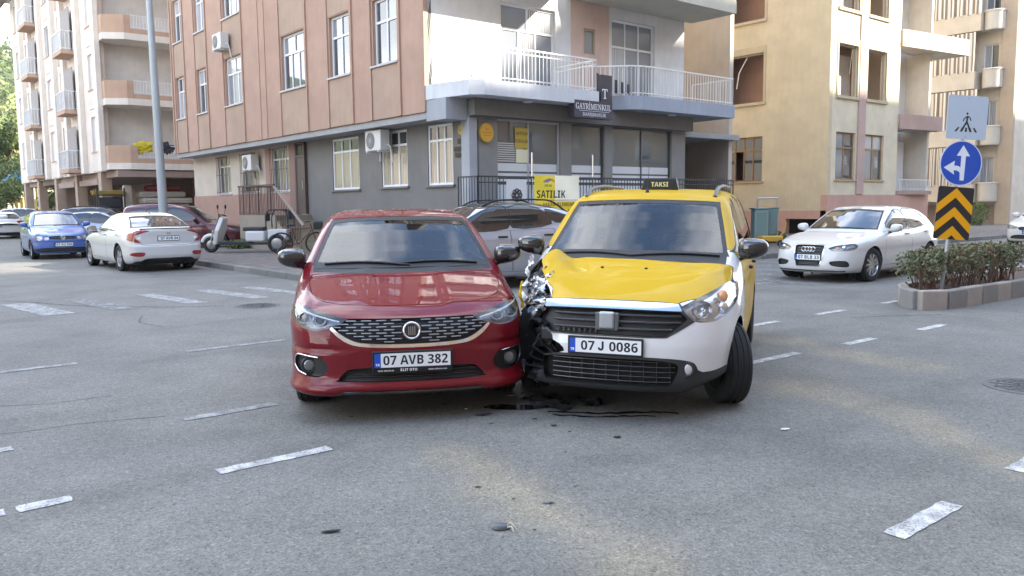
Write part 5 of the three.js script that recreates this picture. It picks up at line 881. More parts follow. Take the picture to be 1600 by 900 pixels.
  c.pieces = [
    { name: 'cowl_panel', field: (x, y, z) => Math.max(cowlD(x, y), z - 1.415 + .25 * x * x, .7 - z), mat: M.trim },
    { name: 'torn_away', field: tornF, drop: true },
    { name: 'headlight', field: onFront(first(sdf(smooth(lampP, 4)), 0), 1.2), depth: .10, mat: std([.55, .56, .57], .22, { metalness: .85 }), cover: M.lens, then: taxiLamp },
    { name: 'grille_chrome', field: onFront(sdf(smooth(chromeP, 3)), 1.5), proud: .012, mat: std([.5, .5, .51], .2, { metalness: 1 }) },
    { name: 'upper_grille', field: onFront(sdf(smooth(grilleP, 3)), 1.5), depth: .055, mat: M.trim },
    { name: 'grille_frame', field: onFront(sdf(smooth(frameP, 3)), 1.5), proud: .004, mat: std([.03, .031, .033], .5) },
    { name: 'lower_intake', field: onFront(sdf(smooth(intakeP, 3)), 1.6), depth: .06, mat: M.gap },
    { name: 'lower_bumper', field: onFront(sdf(smooth(blackP, 3)), 1.3), proud: .004, mat: std([.028, .028, .03], .62) },
    { name: 'tail_light', field: onRear(even(sdf([[.72, .85], [.95, .85], [.95, 1.4], [.7, 1.35]])), -1.8), pair: true, proud: .002, mat: M.red },
  ];
  const bonD = sdf(smooth([[0, 2.4, 1], [.476, 2.4, 1], [.482, 2.07, 1], [.65, 1.935], [.785, 1.76], [.80, 1.5], [.79, 1.2, 1], [.5, 1.34], [.25, 1.385], [0, 1.395], [-.25, 1.385], [-.5, 1.34], [-.66, 1.27, 1], [-.685, 1.52], [-.705, 1.67, 1], [-.64, 1.78], [-.55, 1.88], [-.475, 1.98, 1], [-.47, 2.4, 1]], 3)), bonnetF = (x, y, z) => Math.max(bonD(x, z), (.838 - .012 * (x / .48) ** 2 - y) * 1.0);
  c.panels = [
    { name: 'bonnet', field: bonnetF, mat: yellow },
    { name: 'front_door', field: onSide(sdf([[1.02, .36], [1.05, .8], [1.0, 1.06], [0, 1.08], [-.05, .34]]), .7), pair: true, mat: yellow },
    { name: 'rear_door', field: onSide(sdf([[-.06, .34], [-.02, 1.08], [-.95, 1.1], [-1.0, .8], [-.93, .6], [-.85, .34]]), .7), pair: true, mat: yellow },
    { name: 'front_fender', field: (x, y, z) => Math.max(1.03 - z + .0 * y, y - 1.16), mat: white },
  ];
  function taxiLamp(host) {
    const z1 = zAt(c, .64, .79), z2 = zAt(c, .745, .845);
    mesh('reflector', lathe([[0, -.05], [.03, -.048], [.058, -.02], [.066, .012]], 30).rotateX(PI / 2).translate(.635, .785, z1 - .04), std([.8, .8, .82], .12, { metalness: 1 }), host);
    mesh('bulb_shield', ball(.02, 1, 1, 1.2).translate(.635, .785, z1 - .05), M.chrome, host);
    mesh('indicator', ball(.042, .95, 1.1, .6).translate(.755, .868, z2 - .055), phys([.62, .30, .14], { roughness: .2, clearcoat: 1 }), host);
    mesh('side_reflector', ball(.05, .8, .95, .5).translate(.76, .785, zAt(c, .76, .785) - .07), std([.7, .7, .72], .15, { metalness: 1 }), host);
    const ribs = []; for (let i = 0; i < 9; i++) { const x = .575 + i * .015, y = .745; ribs.push(bar([x, y - .01, zAt(c, x, y) - .022], [x, y + .075, zAt(c, x, y + .075) - .022], .003)); }
    mesh('lens_fluting', ribs, M.lens, host);
  }
  c.bodyShift = hurt;
  // the shared builder, with the torn piece dropped and every panel passed through the crumple
  const g0 = mesh; let torn = null;
  c.pieces = c.pieces.filter((p) => { if (p.drop) { torn = p; return false; } return true; });
  for (const p of c.panels) p.shift = hurt;
  c.windscreen && (c.removed = torn.field);
  buildCar(root, c, yellow);
  for (const o of root.children) if (['bonnet', 'body', 'front_fender'].includes(o.name)) { o.geometry = mergeVertices(o.geometry.deleteAttribute('normal'), 1e-4); o.geometry.computeVertexNormals(); }
  cabin(root, c);
  // grille and intake bars
  const gsd = sdf(smooth(grilleP, 3)), isd = sdf(smooth(intakeP, 3));
  const run = (name, sd, y, back, r, mat, x0 = -.56, x1 = .56) => { const pts = []; for (let i = 0; i <= 40; i++) { const x = mix(x0, x1, i / 40); if (sd(x, y) < -.006 && x > -.42) pts.push([x, y, zAt(c, x, y) - back]); } if (pts.length > 3) mesh(name, pipe(pts, r, 6, 40), mat, root); };
  for (const y of [.748, .703, .655]) run('grille_bar', gsd, y, .02, .0105, std([.035, .036, .038], .4));
  for (const y of [.43, .395, .36, .325, .29]) run('intake_bar', isd, y, .03, .006, M.black);
  for (let k = -3; k <= 5; k++) { const x = k * .088; mesh('intake_strut', bar([x, .275, zAt(c, x, .275) - .034], [x, .44, zAt(c, x, .44) - .034], .006), M.black, root); }
  for (let k = -9; k <= -2; k++) mesh('grille_strut', bar([k * .04, .618, zAt(c, k * .04, .618) - .03], [k * .04, .65, zAt(c, k * .04, .65) - .03], .012), M.black, root);
  { const z = zAt(c, 0, .715), b = part('emblem', root); b.position.set(0, .712, z + .012); mesh('emblem_disc', rbx(-.055, .055, -.062, .062, -.02, .012, .018, 3), std([.40, .42, .44], .35, { metalness: .6 }), b); mesh('emblem_mount', rbx(-.085, .085, -.075, .055, -.03, -.004, .02, 2), std([.10, .105, .11], .4), b); }
  plateMesh(root, '07 J 0086', 0, .535, zAt(c, 0, .535) + .014, 0, .02, null, .52);
  for (const x of [.555]) { const z = zAt(c, x, .386); mesh('fog_lamp', [ball(.042, 1, 1, .4).translate(x, .386, z - .004)], phys([.6, .61, .63], { roughness: .06, clearcoat: 1, metalness: .5 }), root); mesh('lamp_bezel', new THREE.TorusGeometry(.046, .009, 8, 30).translate(x, .386, z + .002), M.trim, root); }
  mirrors(root, c, M.black, .93, 1.17, 1.0, .95);
  // roof: rails, the lit-less sign, aerial
  for (const sx of [-1, 1]) mesh('roof_rail', pipe([[sx * .575, yAt(c, .575, .42) - .0, .42], [sx * .58, yAt(c, .58, .2) + .045, .22], [sx * .585, 1.69, -.4], [sx * .58, 1.68, -1.3], [sx * .56, yAt(c, .56, -1.7), -1.7]], .018, 8, 40), std([.12, .125, .13], .45, { metalness: .5 }), root);
  { const s = part('roof_sign', root); s.position.set(.04, yAt(c, 0, .05) - .005, .02);
    mesh('sign_box', slab([[-.165, 0], [.165, 0], [.14, .095], [-.14, .095]], .09, [], .008).translate(0, .01, -.045), std([.012, .018, .022], .35), s);
    const face = (z, ry) => mesh('sign_face', new THREE.PlaneGeometry(.27, .07).rotateX(0).rotateY(ry).translate(0, .055, z), std([1, 1, 1], .4, { map: canvasTex(256, 66, (k, w, h) => { k.fillStyle = '#10191f'; k.fillRect(0, 0, w, h); k.fillStyle = '#d8d39a'; k.font = 'bold 56px sans-serif'; k.textAlign = 'center'; k.fillText('TAKSI', w / 2, 53); }) }), s);
    face(.0575, 0); face(-.0575, PI); }
  { const a = part('roof_aerial', root); mesh('aerial_foot', lathe([[0, .045], [.006, .04], [.02, .006], [.022, 0], [0, 0]], 16).translate(-.02, yAt(c, 0, .42) - .003, .42), M.trim, a); mesh('aerial_rod', rod([-.02, yAt(c, 0, .42) + .03, .42], [-.02, yAt(c, 0, .42) + .36, .28], .0022, 6), M.trim, a); }
  for (const [x0, x1] of [[.68, .0], [.02, -.6]]) { const a = []; for (let i = 0; i <= 8; i++) { const x = mix(x0, x1, i / 8), y = 1.115 + .018 * Math.sin(i / 8 * PI); a.push([x, y, zAt(c, x, y, .4) + .012]); } mesh('wiper', pipe(a, .009, 6, 30), M.trim, root); }
  for (const x of [-.17, .17]) mesh('bonnet_jet', ball(.013, 1, .6, 1).translate(x, hurt([x, yAt(c, x, 1.6), 1.6])[1] + .004, 1.6), M.trim, root);
  mesh('rear_view_mirror', rbx(-.02, .2, 1.43, 1.49, .55, .58, .02), M.trim, root);
  for (const z of [-.12, -.9]) mesh('door_handle', rbx(.86, .9, .93, .96, z, z + .16, .012), M.trim, root);
  // what the tear lays bare: bent steel, broken lamp, hanging plastic
  const rr = rng(77), crush = (name, x, y, z, w, h, n, mat, amp, tilt) => {
    const g = new THREE.PlaneGeometry(w, h, n, n), p = g.attributes.position, o = rr() * 50;
    for (let i = 0; i < p.count; i++) { const a = p.getX(i), b = p.getY(i); p.setXYZ(i, a + amp * .5 * (fbm(a * 14 + o, b * 14, 5, 3) - .5), b + amp * .6 * (fbm(a * 14, b * 14 + o, 8, 3) - .5), amp * 2 * (fbm(a * 16 + o, b * 16 + 3, 6, 3) - .5)); }
    g.computeVertexNormals(); const q = mesh(name, joined([g, g.clone().translate(0, 0, -.004)]), mat, root); q.position.set(x, y, z); q.rotation.set(tilt[0], tilt[1], tilt[2]); return q;
  };
  const steel = std([.30, .31, .32], .35, { metalness: .8 }), plast = std([.02, .02, .022], .5), bright = std([.7, .71, .73], .12, { metalness: 1 });
  crush('crumpled_fender', -.76, .93, 1.66, .12, .36, 18, white, .05, [-.75, -1.2, .25]);
  crush('crumpled_fender', -.80, 1.02, 1.48, .10, .26, 16, white, .04, [-.9, -1.2, .3]);
  crush('crumpled_fender', -.765, .82, 1.80, .075, .21, 14, yellow, .03, [0, -.95, .12]); mesh('bay_liner', bx(-.84, -.6, .93, .95, 1.2, 1.7), M.gap, root);
  crush('bent_bracket', -.62, .72, 1.78, .24, .28, 18, steel, .12, [.2, -.7, .4]);
  crush('bent_bracket', -.55, .60, 1.84, .22, .16, 14, plast, .10, [0, -.5, -.3]);
  crush('broken_reflector', -.60, .84, 1.82, .20, .22, 20, bright, .13, [-.2, -.6, .3]);
  crush('broken_reflector', -.55, .74, 1.90, .16, .16, 16, bright, .12, [.3, -.4, -.5]);
  crush('broken_reflector', -.68, .88, 1.76, .15, .16, 18, bright, .10, [.1, -.9, .6]); crush('headlamp_shell', -.62, .84, 1.87, .24, .22, 16, M.lens, .06, [-.25, -.75, .3]); crush('broken_reflector', -.58, .90, 1.78, .22, .14, 18, steel, .08, [-.6, -.5, .4]); crush('bent_bracket', -.66, .95, 1.68, .16, .14, 14, plast, .07, [-.9, -.6, .2]); crush('wheel_liner', -.74, .62, 1.62, .3, .4, 12, plast, .10, [0, -1.1, .1]);
  crush('hanging_liner', -.58, .42, 1.80, .30, .34, 18, plast, .12, [.1, -.6, .1]);
  crush('hanging_liner', -.66, .30, 1.70, .28, .26, 16, M.gap, .14, [-.2, -.8, .4]);
  crush('hanging_liner', -.50, .24, 1.93, .34, .14, 16, plast, .08, [-.5, -.2, -.1]);
  mesh('crash_beam', rbx(-.56, .4, .50, .60, 1.90, 1.97, .02), std([.05, .05, .055], .5, { metalness: .5 }), root);
  mesh('radiator', [bx(-.44, .44, .3, .75, 1.86, 1.9)], M.gap, root);
  mesh('engine_bay_wall', [bx(-.72, .72, .3, .86, 1.32, 1.36), bx(-.46, -.43, .3, .85, 1.36, 1.9)], M.gap, root);
  for (let i = 0; i < 5; i++) mesh('loose_hose', pipe([[-.50 - .05 * i, .66 - .09 * i, 1.85], [-.56 - .03 * i, .58 - .07 * i, 1.93 + .03 * rr()], [-.5 - .02 * i, .48 - .05 * i, 1.9], [-.44, .42 - .03 * i, 1.94]], .007 + .004 * rr(), 6, 24), plast, root);
  placeCar(root, c, [4.0663, -3.9888], Math.atan2(-.82015, .57215) - rad(2.4));
  root.rotation.z = rad(-.8);
}
// ---------------------------------------------------------------- the other cars
function autoSpec(p) {                                          // d = distance behind the nose, everything else in metres
  const zF = p.wb / 2 + p.fo, zR = zF - p.L, h = p.W / 2, D = (a) => a.map(([d, y, k]) => [zF - d, y, k]);
  const nose = p.nose || .72, n = nose / .72;
  return {
    zF, zR, half: h, H: p.H, yb: p.yb || .18, fine: p.fine || .03, coarse: p.coarse || .036, fineFrom: p.fineFrom ?? zF - .7, belt: p.belt, edge: p.edge || .08, axF: p.wb / 2, axR: -p.wb / 2, wheelR: p.wheelR || .31, archR: p.archR || .355, track: p.W - .25, tyreW: .2, rim: p.rim || 'seven', steer: p.steer || 0, clear: false,
    plan: [[0, zF], [h * .35, zF - .02], [h * .63, zF - .085], [h * .81, zF - .19], [h * .92, zF - .37], [h * .975, zF - .62], [h, zF - 1.0], [h, zR + 1.1], [h * .985, zR + .6], [h * .94, zR + .28], [h * .84, zR + .1], [h * .5, zR + .02], [0, zR]],
    sF: p.sF || [[.17, .06], [.22, .02], [.3, 0], [.45 * n, .01], [.58 * n, .03], [.66 * n, .055], [.73 * n, .1], [.8 * n, .17], [.9 * n, .33]], sR: p.sR || [[.2, .12], [.32, .02], [.45, 0], [.6, 0], [.75, .04], [.95, .09], [1.1, .14]],
    tIn: p.tIn || [[.17, .07], [.3, .02], [.45, .004], [.58, .006], [.66, 0], [.74, .004], [.86, .035], [1.0, .075], [1.2, .13]],
    top: D(p.top).sort((a, b) => a[0] - b[0]), crown: .03, crown4: .05, house: D(p.house), houseMid: zF - p.mid, houseW: p.houseW, houseTaper: p.taper ?? .015, wc: .32, wcR: .2, roofCrown: .05,
    windscreen: p.windscreen && sym(p.windscreen), rearGlass: p.rearGlass && sym(p.rearGlass), sideGlass: (p.sideGlass || []).map(D), D,
    panels: (p.doors || []).map((d, i) => ({ name: i ? 'rear_door' : 'front_door', field: onSide(sdf(D(d)), h - .22), pair: true })), pieces: [],
  };
}
const front = (P, c, o = {}) => onFront(o.both === false ? sdf(smooth(P, 3)) : even(sdf(smooth(P, 3))), c.zF - 1.1);
const rear = (P, c) => onRear(even(sdf(smooth(P, 3))), c.zR + .42);
function zBack(c, x, y) { const F = c.F || (c.F = carField(c)[0]); let z = c.zR - .3; while (z < 0 && F(x, y, z) > 0) z += .01; return z; }
const handles = (root, c, list, mat = M.chrome) => { for (const [z, y] of list) for (const sx of [-1, 1]) mesh('door_handle', rbx(-.012, .018, -.016, .016, -.09, .09, .011), mat, root).position.set(sx * (c.half - .03), y, z); };
const shapes = {
  hatch: { L: 4.24, W: 1.78, H: 1.42, wb: 2.6, fo: .87, mid: 2.2, belt: .95, nose: .70, wheelR: .318, archR: .36,
    top: [[0, .66], [.12, .73], [.35, .80], [.7, .87], [1.15, .93], [2.5, .95], [3.8, 1.0], [4.3, .96]], house: [[1.0, .85], [1.12, .95], [1.8, 1.3], [2.0, 1.36], [2.5, 1.42], [3.1, 1.395], [3.6, 1.32], [4.0, 1.1], [4.15, .9], [4.15, .7], [1.0, .7]], houseW: [[.8, .86], [.95, .80], [1.15, .73], [1.35, .62], [1.42, .55]],
    windscreen: [[0, .98], [.5, .97], [.70, .965], [.70, .99], [.56, 1.30], [.5, 1.33], [0, 1.36]], rearGlass: [[0, 1.30], [.5, 1.27], [.62, 1.04], [0, 1.05]], sideGlass: [[[1.55, 1.0], [2.05, 1.29], [2.45, 1.345], [2.5, .985]], [[2.58, .985], [2.53, 1.345], [3.2, 1.32], [3.55, 1.08], [3.5, 1.02]]], doors: [[[1.35, .3], [1.32, .6], [1.4, .93], [2.53, .96], [2.55, .28]], [[2.56, .28], [2.54, .96], [3.5, .98], [3.4, .6], [3.2, .28]]] },
};
// the white hatchback coming along the far carriageway
{
  const c = autoSpec({ ...shapes.hatch, rim: 'ten', fine: .021, steer: -.1, fineFrom: .2 }), root = thing('white_hatchback', 'white hatchback with a large dark grille driving past the planted median', 'car'), w = phys([.56, .56, .545], { roughness: .42, clearcoat: 1, clearcoatRoughness: .02 });
  const grille = sym([[0, .70], [.24, .695], [.285, .67], [.27, .52], [.225, .33], [.19, .315], [0, .315]]), lamp = [[.36, .645, 1], [.5, .70], [.74, .735, 1], [.79, .69], [.76, .62], [.62, .595], [.45, .60]], fog = [[.42, .40], [.66, .42], [.72, .35], [.68, .30], [.46, .325]];
  c.pieces = [{ name: 'grille', field: onFront(sdf(smooth(grille, 3)), 1), depth: .035, mat: M.trim }, { name: 'grille_surround', field: grow(onFront(sdf(smooth(grille, 3)), 1), .016), proud: .006, mat: M.chrome }, { name: 'headlight', field: front(lamp, c), pair: true, depth: .06, mat: M.lampBase, cover: M.lens, then: (host, t, S) => { const sx = Math.sign(S.pos[3 * t[0]]); mesh('projector', ball(.045, 1, .9, .6).translate(sx * .6, .655, zAt(c, .6, .655) - .05), M.chrome, host); mesh('indicator', ball(.035, 1.2, .7, .4).translate(sx * .5, .645, zAt(c, .5, .645) - .045), phys([.85, .42, .2], { roughness: .2 }), host); } }, { name: 'air_vent', field: front(fog, c), pair: true, depth: .05, mat: M.trim }, { name: 'tail_light', field: rear([[.4, .88], [.82, .9], [.84, .74], [.45, .74]], c), pair: true, proud: .003, mat: M.red }];
  buildCar(root, c, w);
  for (const y of [.65, .60, .55, .41, .37, .345]) mesh('grille_bar', pipe([-.22, -.1, 0, .1, .22].map((x) => [x * (y < .5 ? .86 : 1), y, zAt(c, x, y) - .012]), .006, 5, 16), std([.12, .12, .125], .4), root);
  { const b = part('emblem', root), z = zAt(c, 0, .615); for (let k = 0; k < 4; k++) mesh('ring', new THREE.TorusGeometry(.043, .008, 8, 28).translate((k - 1.5) * .062, .625, z + .012), M.chrome, b); }
  plateMesh(root, '07 BLB 33', 0, .475, zAt(c, 0, .475) + .012, 0, .03);
  mesh('lower_lip', pipe([-.66, -.4, 0, .4, .66].map((x) => [x, .225, zAt(c, x, .24) + .004]), .012, 6, 24), M.trim, root);
  mirrors(root, c, w, .965, .995, c.zF - 1.6, .9); handles(root, c, [[c.zF - 2.35, .87], [c.zF - 3.3, .89]], w);
  mesh('wiper', pipe([[.5, .985, zAt(c, .5, .985, .2) + .01], [.2, 1.0, zAt(c, .2, 1.0, .2) + .012], [-.1, .99, zAt(c, .1, .99, .2) + .01]], .01, 5, 16), M.trim, root);
  placeCar(root, c, [14.1, -8.48], -PI / 2 + .05);
}
// the white saloon, seen from behind
{
  const c = autoSpec({ L: 4.63, W: 1.8, H: 1.42, wb: 2.7, fo: .9, mid: 2.5, belt: .95, rim: 'five', wheelR: .325, archR: .37, fine: .026, coarse: .026,
    top: [[0, .64], [.12, .72], [.35, .79], [.7, .86], [1.2, .93], [2.6, .96], [3.6, 1.0], [4.2, 1.02], [4.5, 1.03], [4.63, 1.02]], house: [[1.05, .85], [1.2, .96], [1.95, 1.33], [2.2, 1.385], [2.7, 1.42], [3.2, 1.385], [3.7, 1.26], [4.2, 1.06], [4.3, .9], [4.2, .7], [1.05, .7]], houseW: [[.8, .86], [.97, .81], [1.15, .73], [1.35, .62], [1.42, .55]], sR: [[.2, .16], [.3, .04], [.42, 0], [.6, 0], [.68, .03], [.8, .03], [.95, .02], [1.02, 0]],
    windscreen: [[0, .99], [.5, .985], [.70, .975], [.56, 1.31], [0, 1.37]], rearGlass: [[0, 1.345], [.48, 1.325], [.56, 1.29], [.69, 1.075], [.66, 1.055], [0, 1.065]], sideGlass: [[[1.6, 1.0], [2.15, 1.3], [2.55, 1.345], [2.6, .985]], [[2.68, .985], [2.63, 1.345], [3.2, 1.30], [3.75, 1.1], [3.8, 1.03]]], doors: [[[1.4, .3], [1.36, .6], [1.45, .93], [2.63, .96], [2.65, .28]], [[2.66, .28], [2.64, .96], [3.65, .99], [3.55, .62], [3.3, .28]]] });
  const root = thing('white_saloon', 'white saloon with red hooked tail lights parked at the side-street kerb', 'car'), w = phys([.56, .56, .55], { roughness: .42, clearcoat: 1, clearcoatRoughness: .02 });
  c.pieces = [
    { name: 'tail_light', field: rear([[.42, .985], [.62, 1.0], [.86, .93], [.89, .84], [.80, .735], [.60, .70, 1], [.72, .80], [.72, .88], [.6, .93]], c), pair: true, proud: .004, mat: M.red, then: (h, t, S) => { const sx = Math.sign(S.pos[3 * t[0]]); mesh('reversing_lamp', ball(.05, 1.1, .7, .3).translate(sx * .645, .80, zBack(c, .645, .80) + .004), M.white, h); } },
    { name: 'rear_diffuser', field: onRear(sdf(smooth(sym([[0, .33], [.5, .33], [.62, .27], [.75, .25], [.75, .1], [0, .1]]), 3)), c.zR + .8), proud: .003, mat: M.trim },
    { name: 'rear_reflector', field: rear([[.56, .475], [.80, .475], [.82, .40], [.60, .385]], c), pair: true, proud: .004, mat: M.red },
    { name: 'headlight', field: front([[.4, .68], [.8, .74], [.82, .66], [.5, .62]], c), pair: true, proud: .002, mat: M.lens },
  ];
  c.panels.push({ name: 'boot_lid', field: onRear(sdf(smooth(sym([[0, 1.0], [.5, .995], [.66, .96], [.60, .66], [0, .645]]), 3)), c.zR + .8) });
  buildCar(root, c, w);
  plateMesh(root, '07 AVR 04', 0, .80, zBack(c, 0, .80) - .012, PI, 0, null, .5, false);
  mesh('boot_spoiler', pipe([-.62, -.4, 0, .4, .62].map((x) => [x, 1.03, zBack(c, x, 1.0) + .03]), .018, 6, 30).scale(1, 1, 1), M.black, root);
  { const b = part('emblem', root), z = zBack(c, 0, .93) - .006; mesh('emblem_letter', [bar([-.035, .89, z], [-.028, .965, z], .012), bar([.035, .89, z], [.028, .965, z], .012), bar([-.03, .925, z], [.03, .925, z], .011)], M.chrome, b); }
  mesh('roof_fin', slab([[0, 0], [.14, 0], [.02, .05]], .02, [], .004).rotateY(PI / 2).translate(-.01, yAt(c, 0, c.zF - 3.25) - .004, c.zF - 3.2), M.black, root);
  mirrors(root, c, M.black, .96, 1.0, c.zF - 1.65, .9); handles(root, c, [[c.zF - 2.45, .88], [c.zF - 3.45, .9]], w);
  root.rotation.y = PI + .03; root.position.set(5.98, 0, -20.55 - 2.33);
}
// the small blue hatchback with twin round lamps
{
  const c = autoSpec({ ...shapes.hatch, L: 3.9, W: 1.65, H: 1.465, wb: 2.46, fo: .76, mid: 2.1, nose: .74, wheelR: .29, archR: .33, rim: 'seven', fine: .024, belt: 1.0,
    top: [[0, .70], [.12, .76], [.35, .82], [.7, .89], [1.05, .96], [2.4, .98], [3.6, 1.02], [3.95, 1.0]], house: [[.85, .9], [.98, .99], [1.6, 1.34], [1.8, 1.4], [2.3, 1.465], [3.0, 1.44], [3.45, 1.36], [3.75, 1.1], [3.85, .9], [3.85, .7], [.85, .7]], houseW: [[.85, .80], [1.0, .76], [1.2, .70], [1.4, .60], [1.47, .54]],
    windscreen: [[0, 1.02], [.45, 1.015], [.66, 1.0], [.66, 1.03], [.54, 1.35], [.5, 1.38], [0, 1.40]], sideGlass: [[[1.35, 1.03], [1.85, 1.33], [2.25, 1.385], [2.28, 1.01]], [[2.36, 1.01], [2.33, 1.385], [3.0, 1.36], [3.35, 1.1], [3.3, 1.04]]], doors: [[[1.15, .3], [1.12, .6], [1.2, .95], [2.3, .99], [2.32, .28]], [[2.34, .28], [2.32, .99], [3.2, 1.0], [3.1, .6], [2.9, .28]]] });
  const root = thing('blue_hatchback', 'small blue hatchback with twin round headlights beside the white saloon', 'car'), b = phys([.04, .12, .40], { roughness: .4, metalness: .1, clearcoat: 1, clearcoatRoughness: .03 });
  const circ = (x, y, r) => Array.from({ length: 16 }, (_, k) => [x + r * Math.cos(k * PI / 8), y + r * Math.sin(k * PI / 8)]);
  const lamp = (h, t, S) => { const p = [0, 0, 0]; for (const v of t) for (let k = 0; k < 3; k++) p[k] += S.pos[3 * v + k] / t.length; mesh('bulb_cap', ball(.03, 1, 1, .7).translate(p[0], p[1], p[2] - .05), M.white, h); };
  c.pieces = [{ name: 'headlight', field: front(circ(.625, .665, .088), c), pair: true, depth: .06, mat: std([.62, .62, .6], .2, { metalness: .6 }), cover: M.lens, then: lamp }, { name: 'headlight', field: front(circ(.44, .655, .068), c), pair: true, depth: .05, mat: std([.62, .62, .6], .2, { metalness: .6 }), cover: M.lens, then: lamp },
    { name: 'grille', field: onFront(sdf(smooth(sym([[0, .715], [.33, .70], [.345, .62], [0, .605]]), 3)), 1), depth: .03, mat: M.trim }, { name: 'lower_intake', field: onFront(sdf(smooth(sym([[0, .36], [.4, .36], [.7, .33], [.66, .24], [0, .24]]), 3)), .9), depth: .03, mat: M.trim }, { name: 'rub_strip', field: onFront(sdf(smooth(sym([[0, .565], [.7, .565], [.8, .55], [.8, .525], [.7, .53], [0, .53]]), 3)), .6), proud: .008, mat: phys([.03, .08, .28], { roughness: .5 }) }, { name: 'tail_light', field: rear([[.55, 1.0], [.78, 1.0], [.8, .8], [.6, .8]], c), pair: true, proud: .002, mat: M.red }];
  buildCar(root, c, b);
  plateMesh(root, '07 AU 994', 0, .455, zAt(c, 0, .455) + .014, 0, .03);
  { const z = zAt(c, 0, .665), e = part('emblem', root); mesh('emblem_ring', new THREE.TorusGeometry(.06, .009, 8, 32).translate(0, .665, z + .004), M.chrome, e); mesh('emblem_letters', [bar([-.035, .70, z + .006], [0, .665, z + .006], .01), bar([.035, .70, z + .006], [0, .665, z + .006], .01), bar([-.045, .67, z + .006], [-.018, .625, z + .006], .01), bar([.045, .67, z + .006], [.018, .625, z + .006], .01), bar([-.018, .625, z + .006], [0, .655, z + .006], .01), bar([.018, .625, z + .006], [0, .655, z + .006], .01)], M.chrome, e); }
  mirrors(root, c, b, .88, 1.05, c.zF - 1.4, .85); handles(root, c, [[c.zF - 2.1, .9]], M.trim);
  mesh('wiper', pipe([[.5, 1.02, zAt(c, .5, 1.02, .2) + .01], [.2, 1.035, zAt(c, .2, 1.035, .2) + .012], [-.1, 1.02, zAt(c, .1, 1.02, .2) + .01]], .01, 5, 16), M.trim, root);
  root.rotation.y = -.05; root.position.set(5.25, 0, -27.9 - c.zF);
}
// plainer builds for cars that show only in part
const suvShape = { L: 4.36, W: 1.8, H: 1.6, wb: 2.62, fo: .9, mid: 2.3, belt: 1.05, nose: .8, wheelR: .335, archR: .39, yb: .22,
  top: [[0, .74], [.12, .82], [.35, .90], [.7, .97], [1.15, 1.03], [2.6, 1.07], [3.8, 1.12], [4.4, 1.08]], house: [[1.0, .95], [1.12, 1.05], [1.75, 1.42], [2.0, 1.53], [2.6, 1.6], [3.3, 1.59], [3.9, 1.52], [4.2, 1.25], [4.3, 1.0], [4.3, .8], [1.0, .8]], houseW: [[.9, .87], [1.08, .82], [1.25, .77], [1.5, .68], [1.6, .6]],
  windscreen: [[0, 1.09], [.5, 1.08], [.72, 1.07], [.6, 1.46], [0, 1.53]], rearGlass: [[0, 1.5], [.55, 1.47], [.66, 1.15], [0, 1.15]], sideGlass: [[[1.55, 1.1], [2.05, 1.44], [2.5, 1.515], [2.52, 1.09]], [[2.6, 1.09], [2.57, 1.515], [3.2, 1.51], [3.35, 1.12]], [[3.43, 1.13], [3.3, 1.5], [3.85, 1.43], [4.0, 1.18]]], doors: [[[1.35, .34], [1.32, .65], [1.4, 1.02], [2.55, 1.06], [2.57, .32]], [[2.58, .32], [2.56, 1.06], [3.45, 1.08], [3.35, .7], [3.15, .32]]] };
function plainCar(name, label, shape, paintMat, pos, turn, o = {}) {
  const c = autoSpec({ ...shape, ...o.shape }), root = thing(name, label, 'car', [pos[0], 0, pos[1]], turn), n = shape.nose / .72;
  c.pieces = [{ name: 'headlight', field: front([[.42, .66 * n], [.78, .74 * n], [.83, .68 * n], [.74, .60 * n], [.5, .60 * n]], c), pair: true, depth: .05, mat: M.lampBase, cover: M.lens }, { name: 'grille', field: onFront(sdf(smooth(sym([[0, .67 * n], [.38, .66 * n], [.34, .56 * n], [0, .55 * n]]), 3)), .8), depth: .03, mat: M.trim }, { name: 'lower_intake', field: onFront(sdf(smooth(sym([[0, .40], [.5, .39], [.6, .28], [0, .27]]), 3)), .8), depth: .03, mat: M.trim },
    { name: 'tail_light', field: rear(o.tail || [[.5, shape.belt - .03], [.84, shape.belt - .03], [.87, shape.belt - .2], [.6, shape.belt - .22]], c), pair: true, proud: .004, mat: M.red }, { name: 'rear_valance', field: onRear(sdf(smooth(sym([[0, .34], [.6, .33], [.75, .1], [0, .1]]), 3)), c.zR + .8), proud: .002, mat: M.trim }];
  if (o.darkRoof) c.pieces.push({ name: 'roof_panel', field: (x, y, z) => c.H - .13 - y - .0 * z, proud: .001, mat: M.black });
  buildCar(root, c, paintMat);
  plateMesh(root, o.plate || '07 KT 615', 0, shape.belt - .28, zBack(c, 0, shape.belt - .28) - .014, PI, 0); plateMesh(root, o.plate || '07 KT 615', 0, .5, zAt(c, 0, .5) + .014, 0, 0);
  mirrors(root, c, o.mirror || paintMat, c.half + .07, shape.belt + .05, c.zF - 1.62, .9); handles(root, c, [[c.zF - 2.4, shape.belt - .1], [c.zF - 3.3, shape.belt - .08]], M.trim);
  if (o.rails) for (const sx of [-1, 1]) mesh('roof_rail', pipe([[sx * .58, yAt(c, .58, c.zF - 2.1), c.zF - 2.1], [sx * .6, c.H + .02, c.zF - 2.4], [sx * .6, c.H + .015, c.zF - 3.4], [sx * .57, yAt(c, .57, c.zF - 3.8), c.zF - 3.8]], .018, 6, 30), M.trim, root);
  return root;
}
